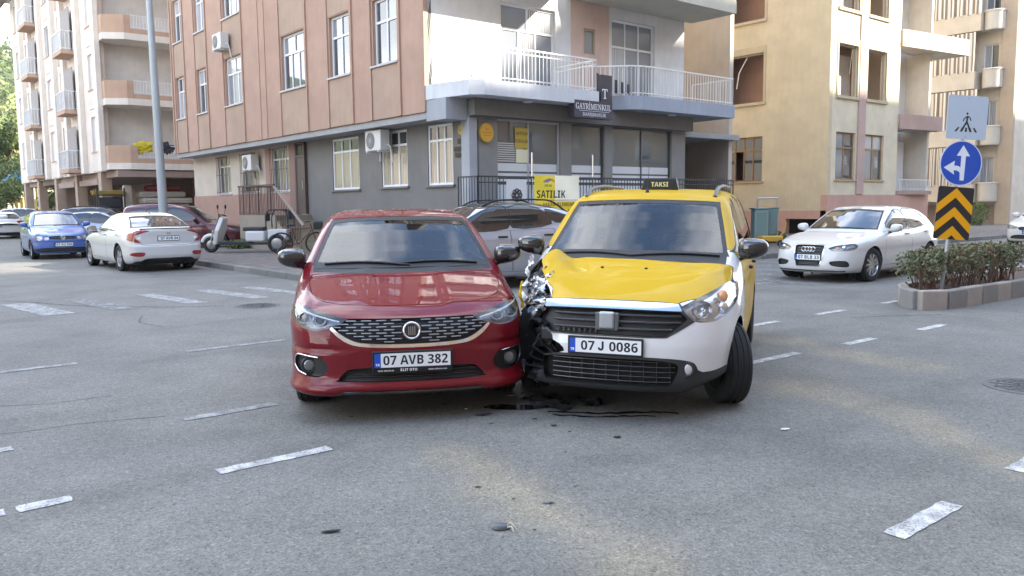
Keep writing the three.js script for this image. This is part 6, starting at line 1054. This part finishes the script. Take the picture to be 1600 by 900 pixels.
const silverP = phys([.36, .38, .42], { roughness: .36, metalness: .55, clearcoat: 1, clearcoatRoughness: .03 }), whiteP = phys([.56, .56, .545], { roughness: .42, clearcoat: 1, clearcoatRoughness: .03 }), greyP = phys([.12, .125, .135], { roughness: .36, metalness: .5, clearcoat: 1, clearcoatRoughness: .03 }), wineP = phys([.085, .008, .016], { roughness: .35, metalness: .3, clearcoat: 1, clearcoatRoughness: .03 });
plainCar('silver_crossover', 'silver crossover with a black roof behind the two crashed cars', suvShape, silverP, [9.2, -12.35], -PI / 2 - .30, { darkRoof: true, mirror: M.black, plate: '07 ACF 18', rails: true, shape: { H: 1.58, fine: .024, top: [[0, .72], [.12, .8], [.35, .88], [.7, .95], [1.15, 1.0], [2.2, 1.03], [3.0, 1.09], [3.8, 1.19], [4.4, 1.16]], house: [[1.0, .93], [1.12, 1.03], [1.75, 1.4], [2.0, 1.51], [2.6, 1.575], [3.2, 1.55], [3.8, 1.42], [4.2, 1.22], [4.3, 1.0], [4.3, .8], [1.0, .8]], sideGlass: [[[1.55, 1.08], [2.05, 1.42], [2.5, 1.49], [2.52, 1.09]], [[2.6, 1.1], [2.57, 1.49], [3.15, 1.465], [3.4, 1.16]], [[3.48, 1.18], [3.28, 1.44], [3.7, 1.33], [3.95, 1.25]]] } });
plainCar('dark_red_van', 'dark red family van parked behind the white scooter', { ...suvShape, H: 1.68 }, wineP, [9.45, -30.1], rad(58), { plate: '07 SE 302', shape: { H: 1.66, L: 4.3, house: [[.95, .95], [1.05, 1.05], [1.7, 1.46], [1.95, 1.58], [2.6, 1.66], [3.5, 1.66], [4.05, 1.58], [4.2, 1.25], [4.25, 1.0], [4.25, .8], [.95, .8]] } });
plainCar('grey_estate', 'dark grey estate car parked nose-in between the blue hatchback and the stilts', suvShape, greyP, [9.1, -39.5], rad(70), { plate: '07 HN 471', rails: true });
plainCar('silver_hatchback', 'silver hatchback parked beside the dark red van', { ...shapes.hatch, H: 1.5 }, silverP, [8.1, -35.4], rad(60), { plate: '07 LK 228' });
plainCar('white_car', 'white car seen from behind in the sun-striped side street by the playground', { ...shapes.hatch }, whiteP, [6.55, -51.6], PI, { plate: '07 DV 903' });
plainCar('white_estate', 'white estate car parked across the street end before the slide', suvShape, whiteP, [9.6, -61], rad(75), { plate: '07 EM 160' });
plainCar('white_compact', 'white compact car parked by the kerb beyond the median hedge', shapes.hatch, whiteP, [30.9, -9.7], rad(-88), { plate: '07 RS 542' });
// ---------------------------------------------------------------- street furniture
{ // lamp post
  const t = thing('lamp_post', 'tall grey steel lamp post on the side-street pavement behind the white saloon', 'lamp post', [7.86, .13, -27]), st = std([.36, .40, .42], .5, { metalness: .4 });
  mesh('pole', rod([0, 0, 0], [-.12, 9.2, -.02], .15, 20, .08), st, t); mesh('base_plate', rbx(-.22, .22, 0, .03, -.22, .22, .01), st, t); mesh('arm', pipe([[-.12, 9.1, -.02], [-.5, 9.6, .1], [-1.6, 9.8, .3]], .04, 8, 20), st, t); mesh('lamp_head', rbx(-2.1, -1.55, 9.74, 9.86, .2, .45, .04), st, t); mesh('door_hatch', rbx(-.07, .07, .6, 1.0, .118, .14, .01), st, t);
}
{ // planted median: kerb blocks round soil
  const t = struct(new THREE.Group()); t.name = 'median'; t.userData = { kind: 'structure', label: 'planted median with a rim of pale kerb blocks' }; scene.add(t);
  const mats = [plaster(.40, .36, .31), plaster(.34, .315, .28), plaster(.44, .385, .33), plaster(.30, .285, .26)], r = rng(4);
  const blk = rbx(-.245, .245, 0, .30, -.07, .07, .022, 3);
  const run = (x0, z0, x1, z1, n) => { for (let k = 0; k < n; k++) { const q = (k + .5) / n, m = mesh('kerb_block', blk, mats[Math.floor(r() * 4)], t), L = Math.hypot(x1 - x0, z1 - z0) / n; m.position.set(mix(x0, x1, q) + (r() - .5) * .012, -.03 + (r() - .5) * .012, mix(z0, z1, q) + (r() - .5) * .014); m.rotation.y = Math.atan2(-(z1 - z0), x1 - x0) + (r() - .5) * .03; m.scale.x = L / .49 * .985; } };
  run(11.92, -5.01, 24, -4.55, 25); run(11.56, -5.22, 11.90, -5.02, 1); run(11.58, -5.25, 11.9, -5.58, 1); run(11.92, -5.6, 12.4, -5.85, 1); run(12.45, -5.88, 24, -5.85, 24);
  const soil = new THREE.ShapeGeometry(poly([[11.64, 5.24], [11.95, 5.08], [24, 4.62], [24, 5.8], [12.45, 5.82], [11.95, 5.54]])), p = soil.attributes.position; soil.rotateX(-PI / 2).translate(0, .2, 0);
  mesh('soil', soil, plaster(.10, .065, .045), t);
}
const leafMats = [[.13, .14, .06], [.17, .155, .08], [.09, .12, .05], [.20, .13, .07], [.15, .17, .08]].map((c) => phys(c, { roughness: .6, side: THREE.DoubleSide, transmission: 0 }));
function leafCloud(pts, size, r, flat = .3) {                   // small leaf faces at the given points
  const P = [], N = [], ix = [];
  for (const [x, y, z] of pts) {
    const a = r() * 2 * PI, b = (r() - .5) * 2.2, s = size * (.6 + .8 * r()), d = V(Math.cos(a) * Math.cos(b), Math.sin(b), Math.sin(a) * Math.cos(b)), u = V(-Math.sin(a), 0, Math.cos(a)).applyAxisAngle(d, r() * 6), n = V().crossVectors(d, u).normalize(), o = P.length / 3;
    const q = [[0, 0], [.5, .28], [1, 0], [.5, -.28]]; for (const [e, f] of q) { P.push(x + (d.x * e + u.x * f + n.x * flat * Math.abs(f) * .6) * s, y + (d.y * e + u.y * f + n.y * flat * Math.abs(f) * .6) * s, z + (d.z * e + u.z * f + n.z * flat * Math.abs(f) * .6) * s); N.push(n.x, n.y, n.z); }
    ix.push(o, o + 1, o + 2, o, o + 2, o + 3);
  }
  const g = new THREE.BufferGeometry(); g.setAttribute('position', new THREE.Float32BufferAttribute(P, 3)); g.setIndex(ix); g.computeVertexNormals(); return g;
}
{ // clipped hedge bushes in the median: bare stems below, leaves above
  const stem = std([.16, .10, .07], .9), r = rng(21);
  const bush = (label, x, z, w, d, h, n) => {
    const t = thing('hedge_bush', label, 'hedge', [x, .2, z], 0, 'clipped hedge in the median'), st = [], tips = [];
    for (let k = 0; k < n * .9; k++) { const a = (r() - .5) * w, b = (r() - .5) * d; for (let q = 0; q < 3; q++) { const e = [a + (r() - .5) * .35, h * (.55 + .4 * r()), b + (r() - .5) * .3]; st.push(rod([a, 0, b], e, .009, 5, .004)); tips.push(e); } }
    mesh('stems', st, stem, t);
    for (let m = 0; m < leafMats.length; m++) { const pts = []; for (let k = 0; k < 800 * w; k++) { const y = h * (.28 + .72 * Math.pow(r(), .6)), e = 1 - .25 * Math.pow(Math.abs(y / h - .7), 2), u = (r() - .5), v = (r() - .5); const nz = fbm((x + u * w) * 4, y * 4, 5 + m, 2); if (nz < .42) continue; pts.push([u * w * e * 1.05 + .05 * (r() - .5), y + .06 * (r() - .5), v * d * e * 1.05]); } mesh('leaves', leafCloud(pts, .055, r), leafMats[m], t).userData.kind = 'stuff'; }
  };
  bush('loose thin bush at the end of the median hedge beside the sign post', 12.35, -5.5, .75, .55, .56, 16);
  bush('dense clipped hedge section behind the sign post', 13.3, -5.42, 1.25, .72, .6, 24);
  bush('last clipped hedge section of the median past the sign post', 14.4, -5.35, 1.0, .72, .6, 20);
}
{ // sign post with three signs
  const t = thing('road_sign_post', 'leaning post with a crossing sign, a blue arrow sign and a chevron board', 'road sign', [12.46, .18, -5.32]); t.rotation.set(0, -rad(39.1) + .1, 0);
  const steel = std([.4, .41, .42], .45, { metalness: .6 }), lean = part('signs', t); lean.rotation.z = -.105;
  const L = (y, draw, w, h, shape, back, name, tw = 0, tz = 0) => { const g = part(name, t); g.rotation.set(0, tw, -.105 + tz); g.position.set(y * .105, y, .04); mesh('sign_plate', shape(-.012), back, g); const [q, m] = signFace(w, h, 512, draw, .35); const f = shape(0, true, w, h); mesh('sign_face', f, m, g); for (const d of [-.12, .12]) mesh('clamp', bx(-.05, .05, d * h / .6 - .015, d * h / .6 + .015, -.075, -.013), steel, g); };
  t.remove(lean); mesh('post', rod([0, 0, 0], [.275, 2.75, 0], .03, 12), steel, t);
  const rrect = (w, h, r) => { const s = new THREE.Shape(); s.moveTo(-w / 2 + r, -h / 2); s.lineTo(w / 2 - r, -h / 2); s.absarc(w / 2 - r, -h / 2 + r, r, -PI / 2, 0); s.lineTo(w / 2, h / 2 - r); s.absarc(w / 2 - r, h / 2 - r, r, 0, PI / 2); s.lineTo(-w / 2 + r, h / 2); s.absarc(-w / 2 + r, h / 2 - r, r, PI / 2, PI); s.lineTo(-w / 2, -h / 2 + r); s.absarc(-w / 2 + r, -h / 2 + r, r, PI, PI * 1.5); return s; };
  const plateOf = (s) => (z, faceOnly, w, h) => { if (!faceOnly) return new THREE.ExtrudeGeometry(s, { depth: .01, bevelEnabled: false }).translate(0, 0, z); const g = new THREE.ShapeGeometry(s, 24), p = g.attributes.position, uv = g.attributes.uv; for (let i = 0; i < p.count; i++) uv.setXY(i, p.getX(i) / w + .5, p.getY(i) / h + .5); return g.translate(0, 0, .002); };
  const circ = new THREE.Shape(); circ.absarc(0, 0, .325, 0, 2 * PI);
  L(2.52, (c, w, h) => { c.fillStyle = '#b9c9d8'; c.fillRect(0, 0, w, h); c.fillStyle = '#20262c'; c.beginPath(); c.arc(w * .49, h * .41, 13, 0, 7); c.fill(); c.lineWidth = 22; c.lineCap = 'round'; c.lineJoin = 'round'; c.strokeStyle = '#20262c'; c.beginPath(); c.moveTo(w * .50, h * .48); c.lineTo(w * .49, h * .60); c.lineTo(w * .42, h * .72); c.lineTo(w * .39, h * .79); c.moveTo(w * .49, h * .60); c.lineTo(w * .54, h * .69); c.lineTo(w * .58, h * .79); c.stroke(); c.lineWidth = 13; c.beginPath(); c.moveTo(w * .50, h * .47); c.lineTo(w * .42, h * .53); c.lineTo(w * .40, h * .58); c.moveTo(w * .50, h * .47); c.lineTo(w * .56, h * .50); c.lineTo(w * .59, h * .56); c.stroke(); for (const [x, s] of [[.22, .07], [.36, .035], [.48, 0], [.60, -.035], [.74, -.07]]) { c.beginPath(); c.moveTo(w * (x - .025), h * .83); c.lineTo(w * (x + .03), h * .83); c.lineTo(w * (x + .03 + s), h * .73); c.lineTo(w * (x - .015 + s), h * .73); c.fill(); } c.fillRect(w * .49, h * .06, 8, 8); c.fillRect(w * .47, h * .93, 8, 8); }, .66, .62, plateOf(rrect(.66, .62, .035)), std([.5, .52, .54], .5), 'crossing_sign', .1, .06);
  L(1.87, (c, w, h) => { c.fillStyle = '#c9d3e4'; c.fillRect(0, 0, w, h); c.fillStyle = '#2350b4'; c.beginPath(); c.arc(w / 2, h / 2, w * .475, 0, 7); c.fill(); c.fillStyle = '#dfe6ee'; c.beginPath(); c.moveTo(w * .52, h * .10); c.lineTo(w * .70, h * .34); c.lineTo(w * .60, h * .34); c.lineTo(w * .60, h * .88); c.lineTo(w * .50, h * .88); c.lineTo(w * .49, h * .72); c.quadraticCurveTo(w * .46, h * .66, w * .34, h * .66); c.lineTo(w * .36, h * .76); c.lineTo(w * .10, h * .61); c.lineTo(w * .35, h * .45); c.lineTo(w * .345, h * .56); c.quadraticCurveTo(w * .46, h * .55, w * .495, h * .60); c.lineTo(w * .49, h * .34); c.lineTo(w * .38, h * .34); c.closePath(); c.fill(); }, .65, .65, plateOf(circ), std([.5, .52, .54], .5), 'arrow_sign', 0, .05);
  L(1.15, (c, w, h) => { c.fillStyle = '#23262c'; c.fillRect(0, 0, w, h); c.fillStyle = '#e8a400'; for (let k = 0; k < 4; k++) { const y = h * (.02 + k * .36); c.beginPath(); c.moveTo(w / 2, y); c.lineTo(w, y + h * .32); c.lineTo(w, y + h * .50); c.lineTo(w / 2, y + h * .18); c.lineTo(0, y + h * .50); c.lineTo(0, y + h * .32); c.fill(); } }, .56, .76, plateOf(rrect(.56, .76, .03)), std([.2, .2, .22], .5), 'chevron_board', .02, .03);
  for (const o of t.children) if (o.name === 'signs') t.remove(o);
}
{ // green litter bins at the far kerb
  const g = std([.16, .25, .24], .55, { metalness: .2 }), r = rng(3);
  const t = thing('litter_bin', 'grey-green swing litter bin on posts at the far kerb', 'litter bin', [23.3, .13, -15.5], -.7);
  for (const x of [-.3, .34]) mesh('post', rod([x, 0, 0], [x, 1.5, 0], .03, 8), M.satin, t); mesh('crossbar', rod([-.3, 1.5, 0], [.34, 1.5, 0], .025, 8), M.satin, t);
  mesh('bin_body', slab([[-.26, .35], [.22, .35], [.32, 1.15], [-.22, 1.15]], .34, [], .02).translate(0, 0, -.17), g, t); mesh('bin_rim', [bx(-.26, .35, 1.17, 1.2, -.2, .2)], g, t);
  const t2 = thing('electrical_cabinet', 'narrow grey-green cabinet standing beside the litter bin', 'cabinet', [22.75, .13, -15.4], -.6); mesh('cabinet_body', rbx(-.22, .22, 0, 1.15, -.18, .18, .02), std([.20, .29, .29], .5), t2); mesh('cabinet_cap', rbx(-.26, .26, 1.15, 1.2, -.22, .22, .015), g, t2); mesh('cabinet_door', bx(-.17, .17, .15, 1.05, .181, .19), g, t2);
  const t3 = thing('yellow_trolley', 'small yellow trolley left at the foot of the litter bin', 'trolley', [22.6, .13, -14.9], -.5); const y = std([.5, .30, .04], .6); mesh('trolley_deck', rbx(-.35, .35, .14, .32, -.2, .2, .04), y, t3); for (const x of [-.25, .25]) mesh('trolley_wheel', new THREE.TorusGeometry(.08, .03, 8, 18).translate(x, .09, .2), M.rubber, t3); mesh('trolley_handle', pipe([[.33, .3, 0], [.5, .5, 0], [.55, .75, 0]], .02, 6, 12), y, t3);
}
{ // white cargo scooter with a canopy frame
  const wh = std([.62, .63, .62], .4), bl = std([.025, .026, .03], .6);
  const t = thing('cargo_scooter', 'white three-wheeled electric scooter with a black canopy frame by the entrance steps', 'scooter', [9.73, .13, -24.95], rad(-128));   // nose towards -x, flank to the camera
  const wheel = (x, z, r) => { const w = part('wheel', t); w.position.set(x, r, z); mesh('tyre', new THREE.TorusGeometry(r - .05, .055, 10, 28).rotateY(PI / 2), M.rubber, w); mesh('rim', lathe([[0, -.03], [r * .55, -.03], [r * .6, 0], [r * .55, .03], [0, .03]], 20).rotateZ(PI / 2), M.satin, w); };
  wheel(0, 1.15, .24); wheel(-.46, -1.0, .28); wheel(.46, -1.0, .28);
  mesh('front_shield', slab([[-.24, .3], [.24, .3], [.34, .7], [.2, 1.08], [-.2, 1.08], [-.34, .7]], .07, [], .03).rotateX(-.28).translate(0, 0, 1.0), wh, t);
  mesh('shield_panel', slab([[-.13, .45], [.13, .45], [.17, .78], [.1, .98], [-.1, .98], [-.17, .78]], .02, [], .008).rotateX(-.28).translate(0, 0, 1.075), bl, t);
  mesh('mudguard', new THREE.TorusGeometry(.27, .06, 8, 20, PI * .8).rotateY(PI / 2).rotateX(.4).translate(0, .26, 1.15), wh, t);
  mesh('headlamp', ball(.09, 1, .8, .6).translate(0, .95, 1.02), M.lens, t);
  mesh('footboard', rbx(-.24, .24, .27, .34, -.1, .85, .03), bl, t); mesh('seat_box', rbx(-.27, .27, .32, .66, -.58, .02, .07), wh, t); mesh('seat', rbx(-.23, .23, .66, .78, -.55, .1, .05), bl, t); mesh('backrest', rbx(-.2, .2, .95, 1.2, -.66, -.58, .04), bl, t);
  mesh('cargo_box', rbx(-.40, .40, .38, .70, -1.3, -.72, .03), wh, t); mesh('chassis', [bar([-.3, .26, -1.4], [-.3, .26, .8], .05), bar([.3, .26, -1.4], [.3, .26, .8], .05), bar([-.4, .25, -.95], [.4, .25, -.95], .05)], bl, t);
  mesh('handlebar', pipe([[-.34, 1.12, .76], [-.15, 1.16, .84], [.15, 1.16, .84], [.34, 1.12, .76]], .018, 6, 20), bl, t); mesh('steering_column', rod([0, .3, 1.12], [0, 1.14, .85], .03, 8), bl, t); mesh('fork', [rod([-.09, .24, 1.15], [-.07, .7, 1.05], .02, 6), rod([.09, .24, 1.15], [.07, .7, 1.05], .02, 6)], M.satin, t);
  for (const x of [-.33, .33]) { const m = part('mirror', t); mesh('mirror_stem', rod([x * .75, 1.14, .8], [x * 1.1, 1.36, .78], .008, 5), bl, m); mesh('mirror_head', new THREE.CylinderGeometry(.065, .065, .02, 18).rotateX(PI / 2).translate(x * 1.1, 1.41, .78), bl, m); }
  mesh('canopy_frame', [pipe([[-.4, .74, -1.35], [-.4, 1.22, -1.3], [-.36, 1.3, -1.1], [-.36, 1.28, -.75], [-.34, 1.05, -.66], [-.34, .74, -.66]], .022, 6, 40), pipe([[.4, .74, -1.35], [.4, 1.22, -1.3], [.36, 1.3, -1.1], [.36, 1.28, -.75], [.34, 1.05, -.66], [.34, .74, -.66]], .022, 6, 40), bar([-.38, 1.27, -1.25], [.38, 1.27, -1.25], .04)], bl, t); mesh('rear_pad', rbx(-.3, .3, 1.0, 1.3, -1.42, -1.3, .05), bl, t);
  // a bicycle leaning at the steps
  const b = thing('bicycle', 'dark red bicycle leaning by the stair handrail', 'bicycle', [10.25, .13, -22.4], rad(62)); b.rotation.z = .1; const fr = std([.14, .03, .025], .5);
  for (const z of [-.5, .5]) { const w = part('wheel', b); w.position.set(0, .33, z); mesh('tyre', new THREE.TorusGeometry(.31, .024, 8, 36).rotateY(PI / 2), M.rubber, w); const sp = []; for (let k = 0; k < 12; k++) sp.push(rod([0, 0, 0], [0, .3 * Math.cos(k * PI / 6), .3 * Math.sin(k * PI / 6)], .003, 4)); mesh('spokes', sp, M.satin, w); }
  mesh('frame', [rod([0, .33, -.5], [0, .30, -.05], .014, 6), rod([0, .30, -.05], [0, .78, -.2], .017, 6), rod([0, .30, -.05], [0, .72, .36], .02, 6), rod([0, .74, -.19], [0, .78, .34], .018, 6), rod([0, .33, -.5], [0, .74, -.19], .012, 6), rod([0, .33, .5], [0, .9, .33], .016, 6)], fr, b);
  mesh('saddle', rbx(-.07, .07, .84, .9, -.34, -.08, .03), bl, b); mesh('seat_post', rod([0, .76, -.19], [0, .85, -.21], .013, 6), M.satin, b); mesh('handlebar', pipe([[-.28, .98, .2], [-.12, .98, .32], [.12, .98, .32], [.28, .98, .2]], .013, 6, 16), bl, b); mesh('crank', [new THREE.TorusGeometry(.09, .008, 6, 24).rotateY(PI / 2).translate(.02, .3, -.05), rod([.05, .3, -.05], [.05, .15, .02], .01, 5), rod([-.05, .3, -.05], [-.05, .45, -.12], .01, 5)], M.satin, b); mesh('basket', rbx(-.15, .15, .74, .96, .42, .68, .03), bl, b);
}
// scraps from the crash, each lying on the asphalt
{
  const r = rng(88), bits = [[755, 649, 'dark bent strip', .13, .05, 'b'], [549, 652, 'small black chip', .05, .02, 'b'], [728, 640, 'white chip', .03, .02, 'w'], [799, 619, 'thin white sliver', .10, .012, 'w'], [865, 666, 'ragged black flake', .05, .03, 'b'], [965, 684, 'lumpy black flake', .055, .04, 'b'], [857, 787, 'curled grey strip', .075, .025, 'g'], [517, 832, 'flat dark shard', .10, .03, 'b'], [1226, 672, 'pale flat stone', .065, .035, 'w'], [748, 762, 'narrow dark sliver', .04, .014, 'b'], [776, 691, 'thin grey shaving', .05, .01, 'g'], [835, 655, 'small dark crumb', .04, .02, 'b'], [890, 675, 'tiny black crumb', .03, .012, 'b'], [802, 780, 'tiny black speck', .02, .012, 'b'], [835, 829, 'tiny dark grain', .02, .012, 'b'], [693, 632, 'small dark lump', .04, .03, 'b'], [900, 760, 'faint grey sliver', .05, .01, 'g'], [768, 663, 'small dark splinter', .05, .014, 'b'], [1000, 665, 'thin black splinter', .04, .01, 'b'], [884, 707, 'little black dot of plastic', .018, .012, 'b']];
  const cam = { f: 1280, yaw: rad(-39.1), pit: rad(-5.85), rol: rad(-.6) }, e = new THREE.Euler(cam.pit, cam.yaw, cam.rol, 'YXZ');
  const ground = (px, py) => { const d = V((px - 800) / 1280, -(py - 450) / 1280, -1).applyEuler(e), t = -1.53 / d.y; return [d.x * t, d.z * t]; };   // a pixel's point on the road
  const mt = { b: std([.015, .015, .016], .5), w: std([.6, .6, .6], .5), g: std([.09, .10, .11], .45) };
  for (const [px, py, what, w, d, k] of bits) { const [x, z] = ground(px, py), t = thing('debris', what + ' of crash debris on the road', 'debris', [x, .004, z], rad(-39) + (r() - .5) * .7, 'crash debris on the asphalt'), g = new THREE.IcosahedronGeometry(.5, 1), p = g.attributes.position, o = r() * 40; for (let i = 0; i < p.count; i++) { const a = p.getX(i), b = p.getY(i), c = p.getZ(i), q = .45 + 1.3 * fbm(a * 5 + o, c * 5 + b * 2, 3, 2); p.setXYZ(i, a * q * w * .8, Math.max(-.001, (b * q * .35 + .1) * Math.min(d, .03)) + .25 * d * Math.max(0, a), c * q * d * .8); } g.computeVertexNormals(); mesh('piece', toCreasedNormals(g, .2), mt[k], t); }
  { const [x, z] = ground(783, 826), t = thing('mirror_fragment', 'rounded dark plastic fragment with pale wires on the road', 'debris', [x, .004, z], rad(-39)); mesh('shell', new THREE.SphereGeometry(.045, 20, 10, 0, 2 * PI, 0, PI / 2).scale(1, .55, .7), std([.07, .075, .08], .4), t); mesh('wire', [pipe([[.03, .015, .01], [.045, .035, .02], [.06, .02, .03], [.075, .004, .035]], .003, 5, 16), pipe([[.03, .01, .02], [.05, .02, .035], [.058, .004, .05]], .003, 5, 16)], std([.5, .46, .36], .6), t); }
  // crushed plastic heaped under the broken corner
  const heap = [[838, 628], [862, 622], [885, 630], [905, 626], [820, 622], [850, 636], [930, 632], [875, 638]];
  heap.forEach(([px, py], i) => { const [x, z] = ground(px, py), t = thing('debris', ['twisted black liner scrap', 'torn black grille scrap', 'crumpled black duct scrap', 'broken dark bracket scrap', 'snapped dark trim scrap', 'splintered dark lamp scrap', 'folded dark shield scrap', 'shattered dark clip scrap'][i] + ' heaped below the taxi\'s corner', 'debris', [x, .006, z], r() * 6, 'crash debris on the asphalt'); const g = new THREE.PlaneGeometry(.17, .11, 10, 8).rotateX(-PI / 2), p = g.attributes.position, o = r() * 30; for (let k = 0; k < p.count; k++) p.setY(k, .07 * Math.max(0, fbm(p.getX(k) * 18 + o, p.getZ(k) * 18, 3, 3) - .35)); g.computeVertexNormals(); mesh('scrap', joined([g, g.clone().translate(0, .004, 0)]), mt.b, t); });
}
// ---------------------------------------------------------------- trees, hill and playground up the side street
const foliage = [[.11, .16, .04], [.16, .20, .055], [.085, .125, .035], [.21, .23, .08]].map((c) => phys(c, { roughness: .7, side: THREE.DoubleSide }));
const barkM = std([.11, .085, .065], .95);
function tree(label, x, y, z, h, rad_, seed, leaf = .22, n = 5200, group) {
  const t = thing('tree', label, 'tree', [x, y, z], 0, group), r = rng(seed), limbs = [rod([0, 0, 0], [.05 * h, h * .5, 0], h * .03, 9, h * .018)], cl = [];
  for (let k = 0; k < 26; k++) { const a = r() * 2 * PI, e = Math.pow(r(), .5), q = [Math.cos(a) * rad_ * e * .8, h * (.42 + .55 * r()), Math.sin(a) * rad_ * e * .8]; if (k < 12) limbs.push(rod([.04 * h, h * (.3 + .2 * r()), 0], q, h * .012, 6, h * .004)); cl.push([...q, rad_ * (.22 + .2 * r())]); }
  mesh('trunk', limbs, barkM, t);
  foliage.forEach((m, i) => { const pts = []; for (let k = 0; k < n / 4; k++) { const c = cl[Math.floor(r() * cl.length)], u = r() * 2 - 1, a = r() * 2 * PI, d = c[3] * Math.cbrt(.25 + .75 * r()), s = Math.sqrt(1 - u * u); pts.push([c[0] + d * s * Math.cos(a), c[1] + d * u * .85, c[2] + d * s * Math.sin(a)]); } mesh('crown', leafCloud(pts, leaf, r), m, t).userData.kind = 'stuff'; });
}
tree('leafy tree at the street end before the small yellow house', 10.0, 0, -78, 8.5, 3.4, 5, .3, 9000);
tree('dark low tree beside the playground', 8.6, 0, -72, 5.2, 2.4, 8, .26, 7000);
tree('small tree with an arched trunk beside the slide', 12.6, 0, -68, 4.0, 1.5, 12, .2, 3000);
{ // wooded hillside far behind
  const W = 70, D = 26, g = new THREE.PlaneGeometry(320, 150, W, D), p = g.attributes.position; for (let i = 0; i < p.count; i++) { const x = p.getX(i), d = p.getY(i) + 75; p.setXYZ(i, x, Math.max(-1, 46 * sstep(0, 150, d) * (.75 + .5 * fbm(x * .012 + 3, d * .012, 4, 4)) - .5), -d); } g.computeVertexNormals(); const hill = mesh('hill', g, plaster(.10, .12, .05)); hill.position.set(10, 0, -140); struct(hill);
  const r = rng(31), idx = []; const at = (x, d) => Math.max(-1, 46 * sstep(0, 150, d) * (.75 + .5 * fbm(x * .012 + 3, d * .012, 4, 4)) - .5);
  foliage.forEach((m, q) => { const pts = []; for (let k = 0; k < 230; k++) { const x = -40 + 110 * r(), d = 4 + 130 * r(), y = at(x, d), R = 2.2 + 2.2 * r(); for (let j = 0; j < 46; j++) { const u = r() * 2 - 1, a = r() * 2 * PI, s = Math.sqrt(1 - u * u), e = R * Math.cbrt(.3 + .7 * r()); pts.push([10 + x + e * s * Math.cos(a), y + R * 1.1 + e * u * 1.15, -140 - d + e * s * Math.sin(a)]); } } const w = mesh('hillside_wood', leafCloud(pts, 1.3, r), m); w.userData = { kind: 'stuff', label: 'mixed green woodland covering the hill at the street end', category: 'woodland', group: 'woodland on the hill' }; });
}
{ // small yellow house below the hill
  const t = thing('yellow_house', 'small pale yellow house with a tiled roof at the street end', 'house', [13.5, 0, -92]), f = face('+z', -88, [13.5, 0, -92]); mesh('wall', bx(-4, 4, 0, 6.2, -4, 4), plaster(.62, .54, .33), t); mesh('roof', slab([[-4.6, 6.2], [4.6, 6.2], [0, 8.0]], 9).translate(0, 0, -4.5), plaster(.42, .25, .17), t); for (const x of [-2.6, 0, 2.4]) for (const y of [1, 4]) windowUnit(t, f, 13.5 + x, 14.5 + x, y, y + 1.3, { cols: 2, inset: -.05 });
}
{ // playground
  const t = thing('playground_tower', 'yellow and orange climbing tower with a blue roof', 'playground tower', [10.6, 0, -73], .3), ye = std([.6, .42, .05], .5), bl = std([.05, .28, .55], .5), rd = std([.5, .12, .05], .5);
  for (const x of [-.9, .9]) for (const z of [-.9, .9]) mesh('post', rod([x, 0, z], [x, 3.4, z], .08, 8), ye, t); mesh('platform', bx(-1, 1, 1.4, 1.5, -1, 1), rd, t); mesh('roof', new THREE.ConeGeometry(1.6, 1.1, 4, 1).rotateY(PI / 4).translate(0, 3.95, 0), bl, t); for (let k = 0; k < 6; k++) mesh('rung', bx(-1, -.2, .25 + k * .22, .33 + k * .22, 1.0, 1.06), rd, t); for (let k = 0; k < 5; k++) mesh('panel_slat', bx(-.75 + k * .36, -.55 + k * .36, 1.55, 2.3, .95, 1.0), ye, t);
  const s = thing('playground_slide', 'white and blue spiral slide with a pink panel', 'slide', [13.0, 0, -70.5]); mesh('chute', pipe([[-1.3, 2.0, -.5], [-.6, 1.7, .3], [.2, 1.2, .5], [.7, .8, -.1], [1.4, .4, -.2], [2.0, .3, .2]], .34, 12, 40), bl, s); mesh('side_panel', slab([[-1.6, .1], [2.2, .1], [1.6, 1.6], [.2, 2.2], [-1.0, 1.9]], .08).translate(0, 0, .9), std([.68, .66, .66], .5), s); mesh('round_hole', disc(.22, 20).translate(-.2, 1.4, .985), M.trim, s); mesh('pink_panel', slab([[-1.9, .8], [-1.2, 1.9], [-.5, 1.2], [-1.1, .6]], .06).translate(0, 0, .99), std([.55, .22, .25], .5), s);
}
// potted and self-sown greenery near the walls
function shrub(label, x, z, w, h, d, n, seed) { const t = thing('shrub', label, 'shrub', [x, .13, z]), r = rng(seed), st = []; for (let k = 0; k < 9; k++) st.push(rod([(r() - .5) * w * .4, 0, (r() - .5) * d * .4], [(r() - .5) * w * .8, h * .7, (r() - .5) * d * .8], .012, 5, .005)); mesh('stems', st, barkM, t); for (let m = 0; m < 3; m++) { const pts = []; for (let k = 0; k < n; k++) { const a = r() * 2 * PI, u = r() * 2 - 1, s = Math.sqrt(1 - u * u), e = Math.cbrt(.2 + .8 * r()); pts.push([w / 2 * e * s * Math.cos(a), h * (.5 + .5 * e * u), d / 2 * e * s * Math.sin(a)]); } mesh('leaves', leafCloud(pts, .11, r), foliage[m], t).userData.kind = 'stuff'; } }
shrub('green shrub growing in front of the mattress stack', 14.1, -41.2, 3.0, 1.6, 1.0, 700, 3);
shrub('low weeds growing beneath the white scooter', 10.6, -27.3, 1.6, .3, .6, 260, 4);
shrub('green bush at the foot of the beige building', 47.0, -18.6, 2.6, 1.3, 1.4, 500, 6);
shrub('low weeds at the foot of the litter bin', 24.2, -15.9, 1.4, .4, .6, 220, 7);
renderer.render(scene, camera);
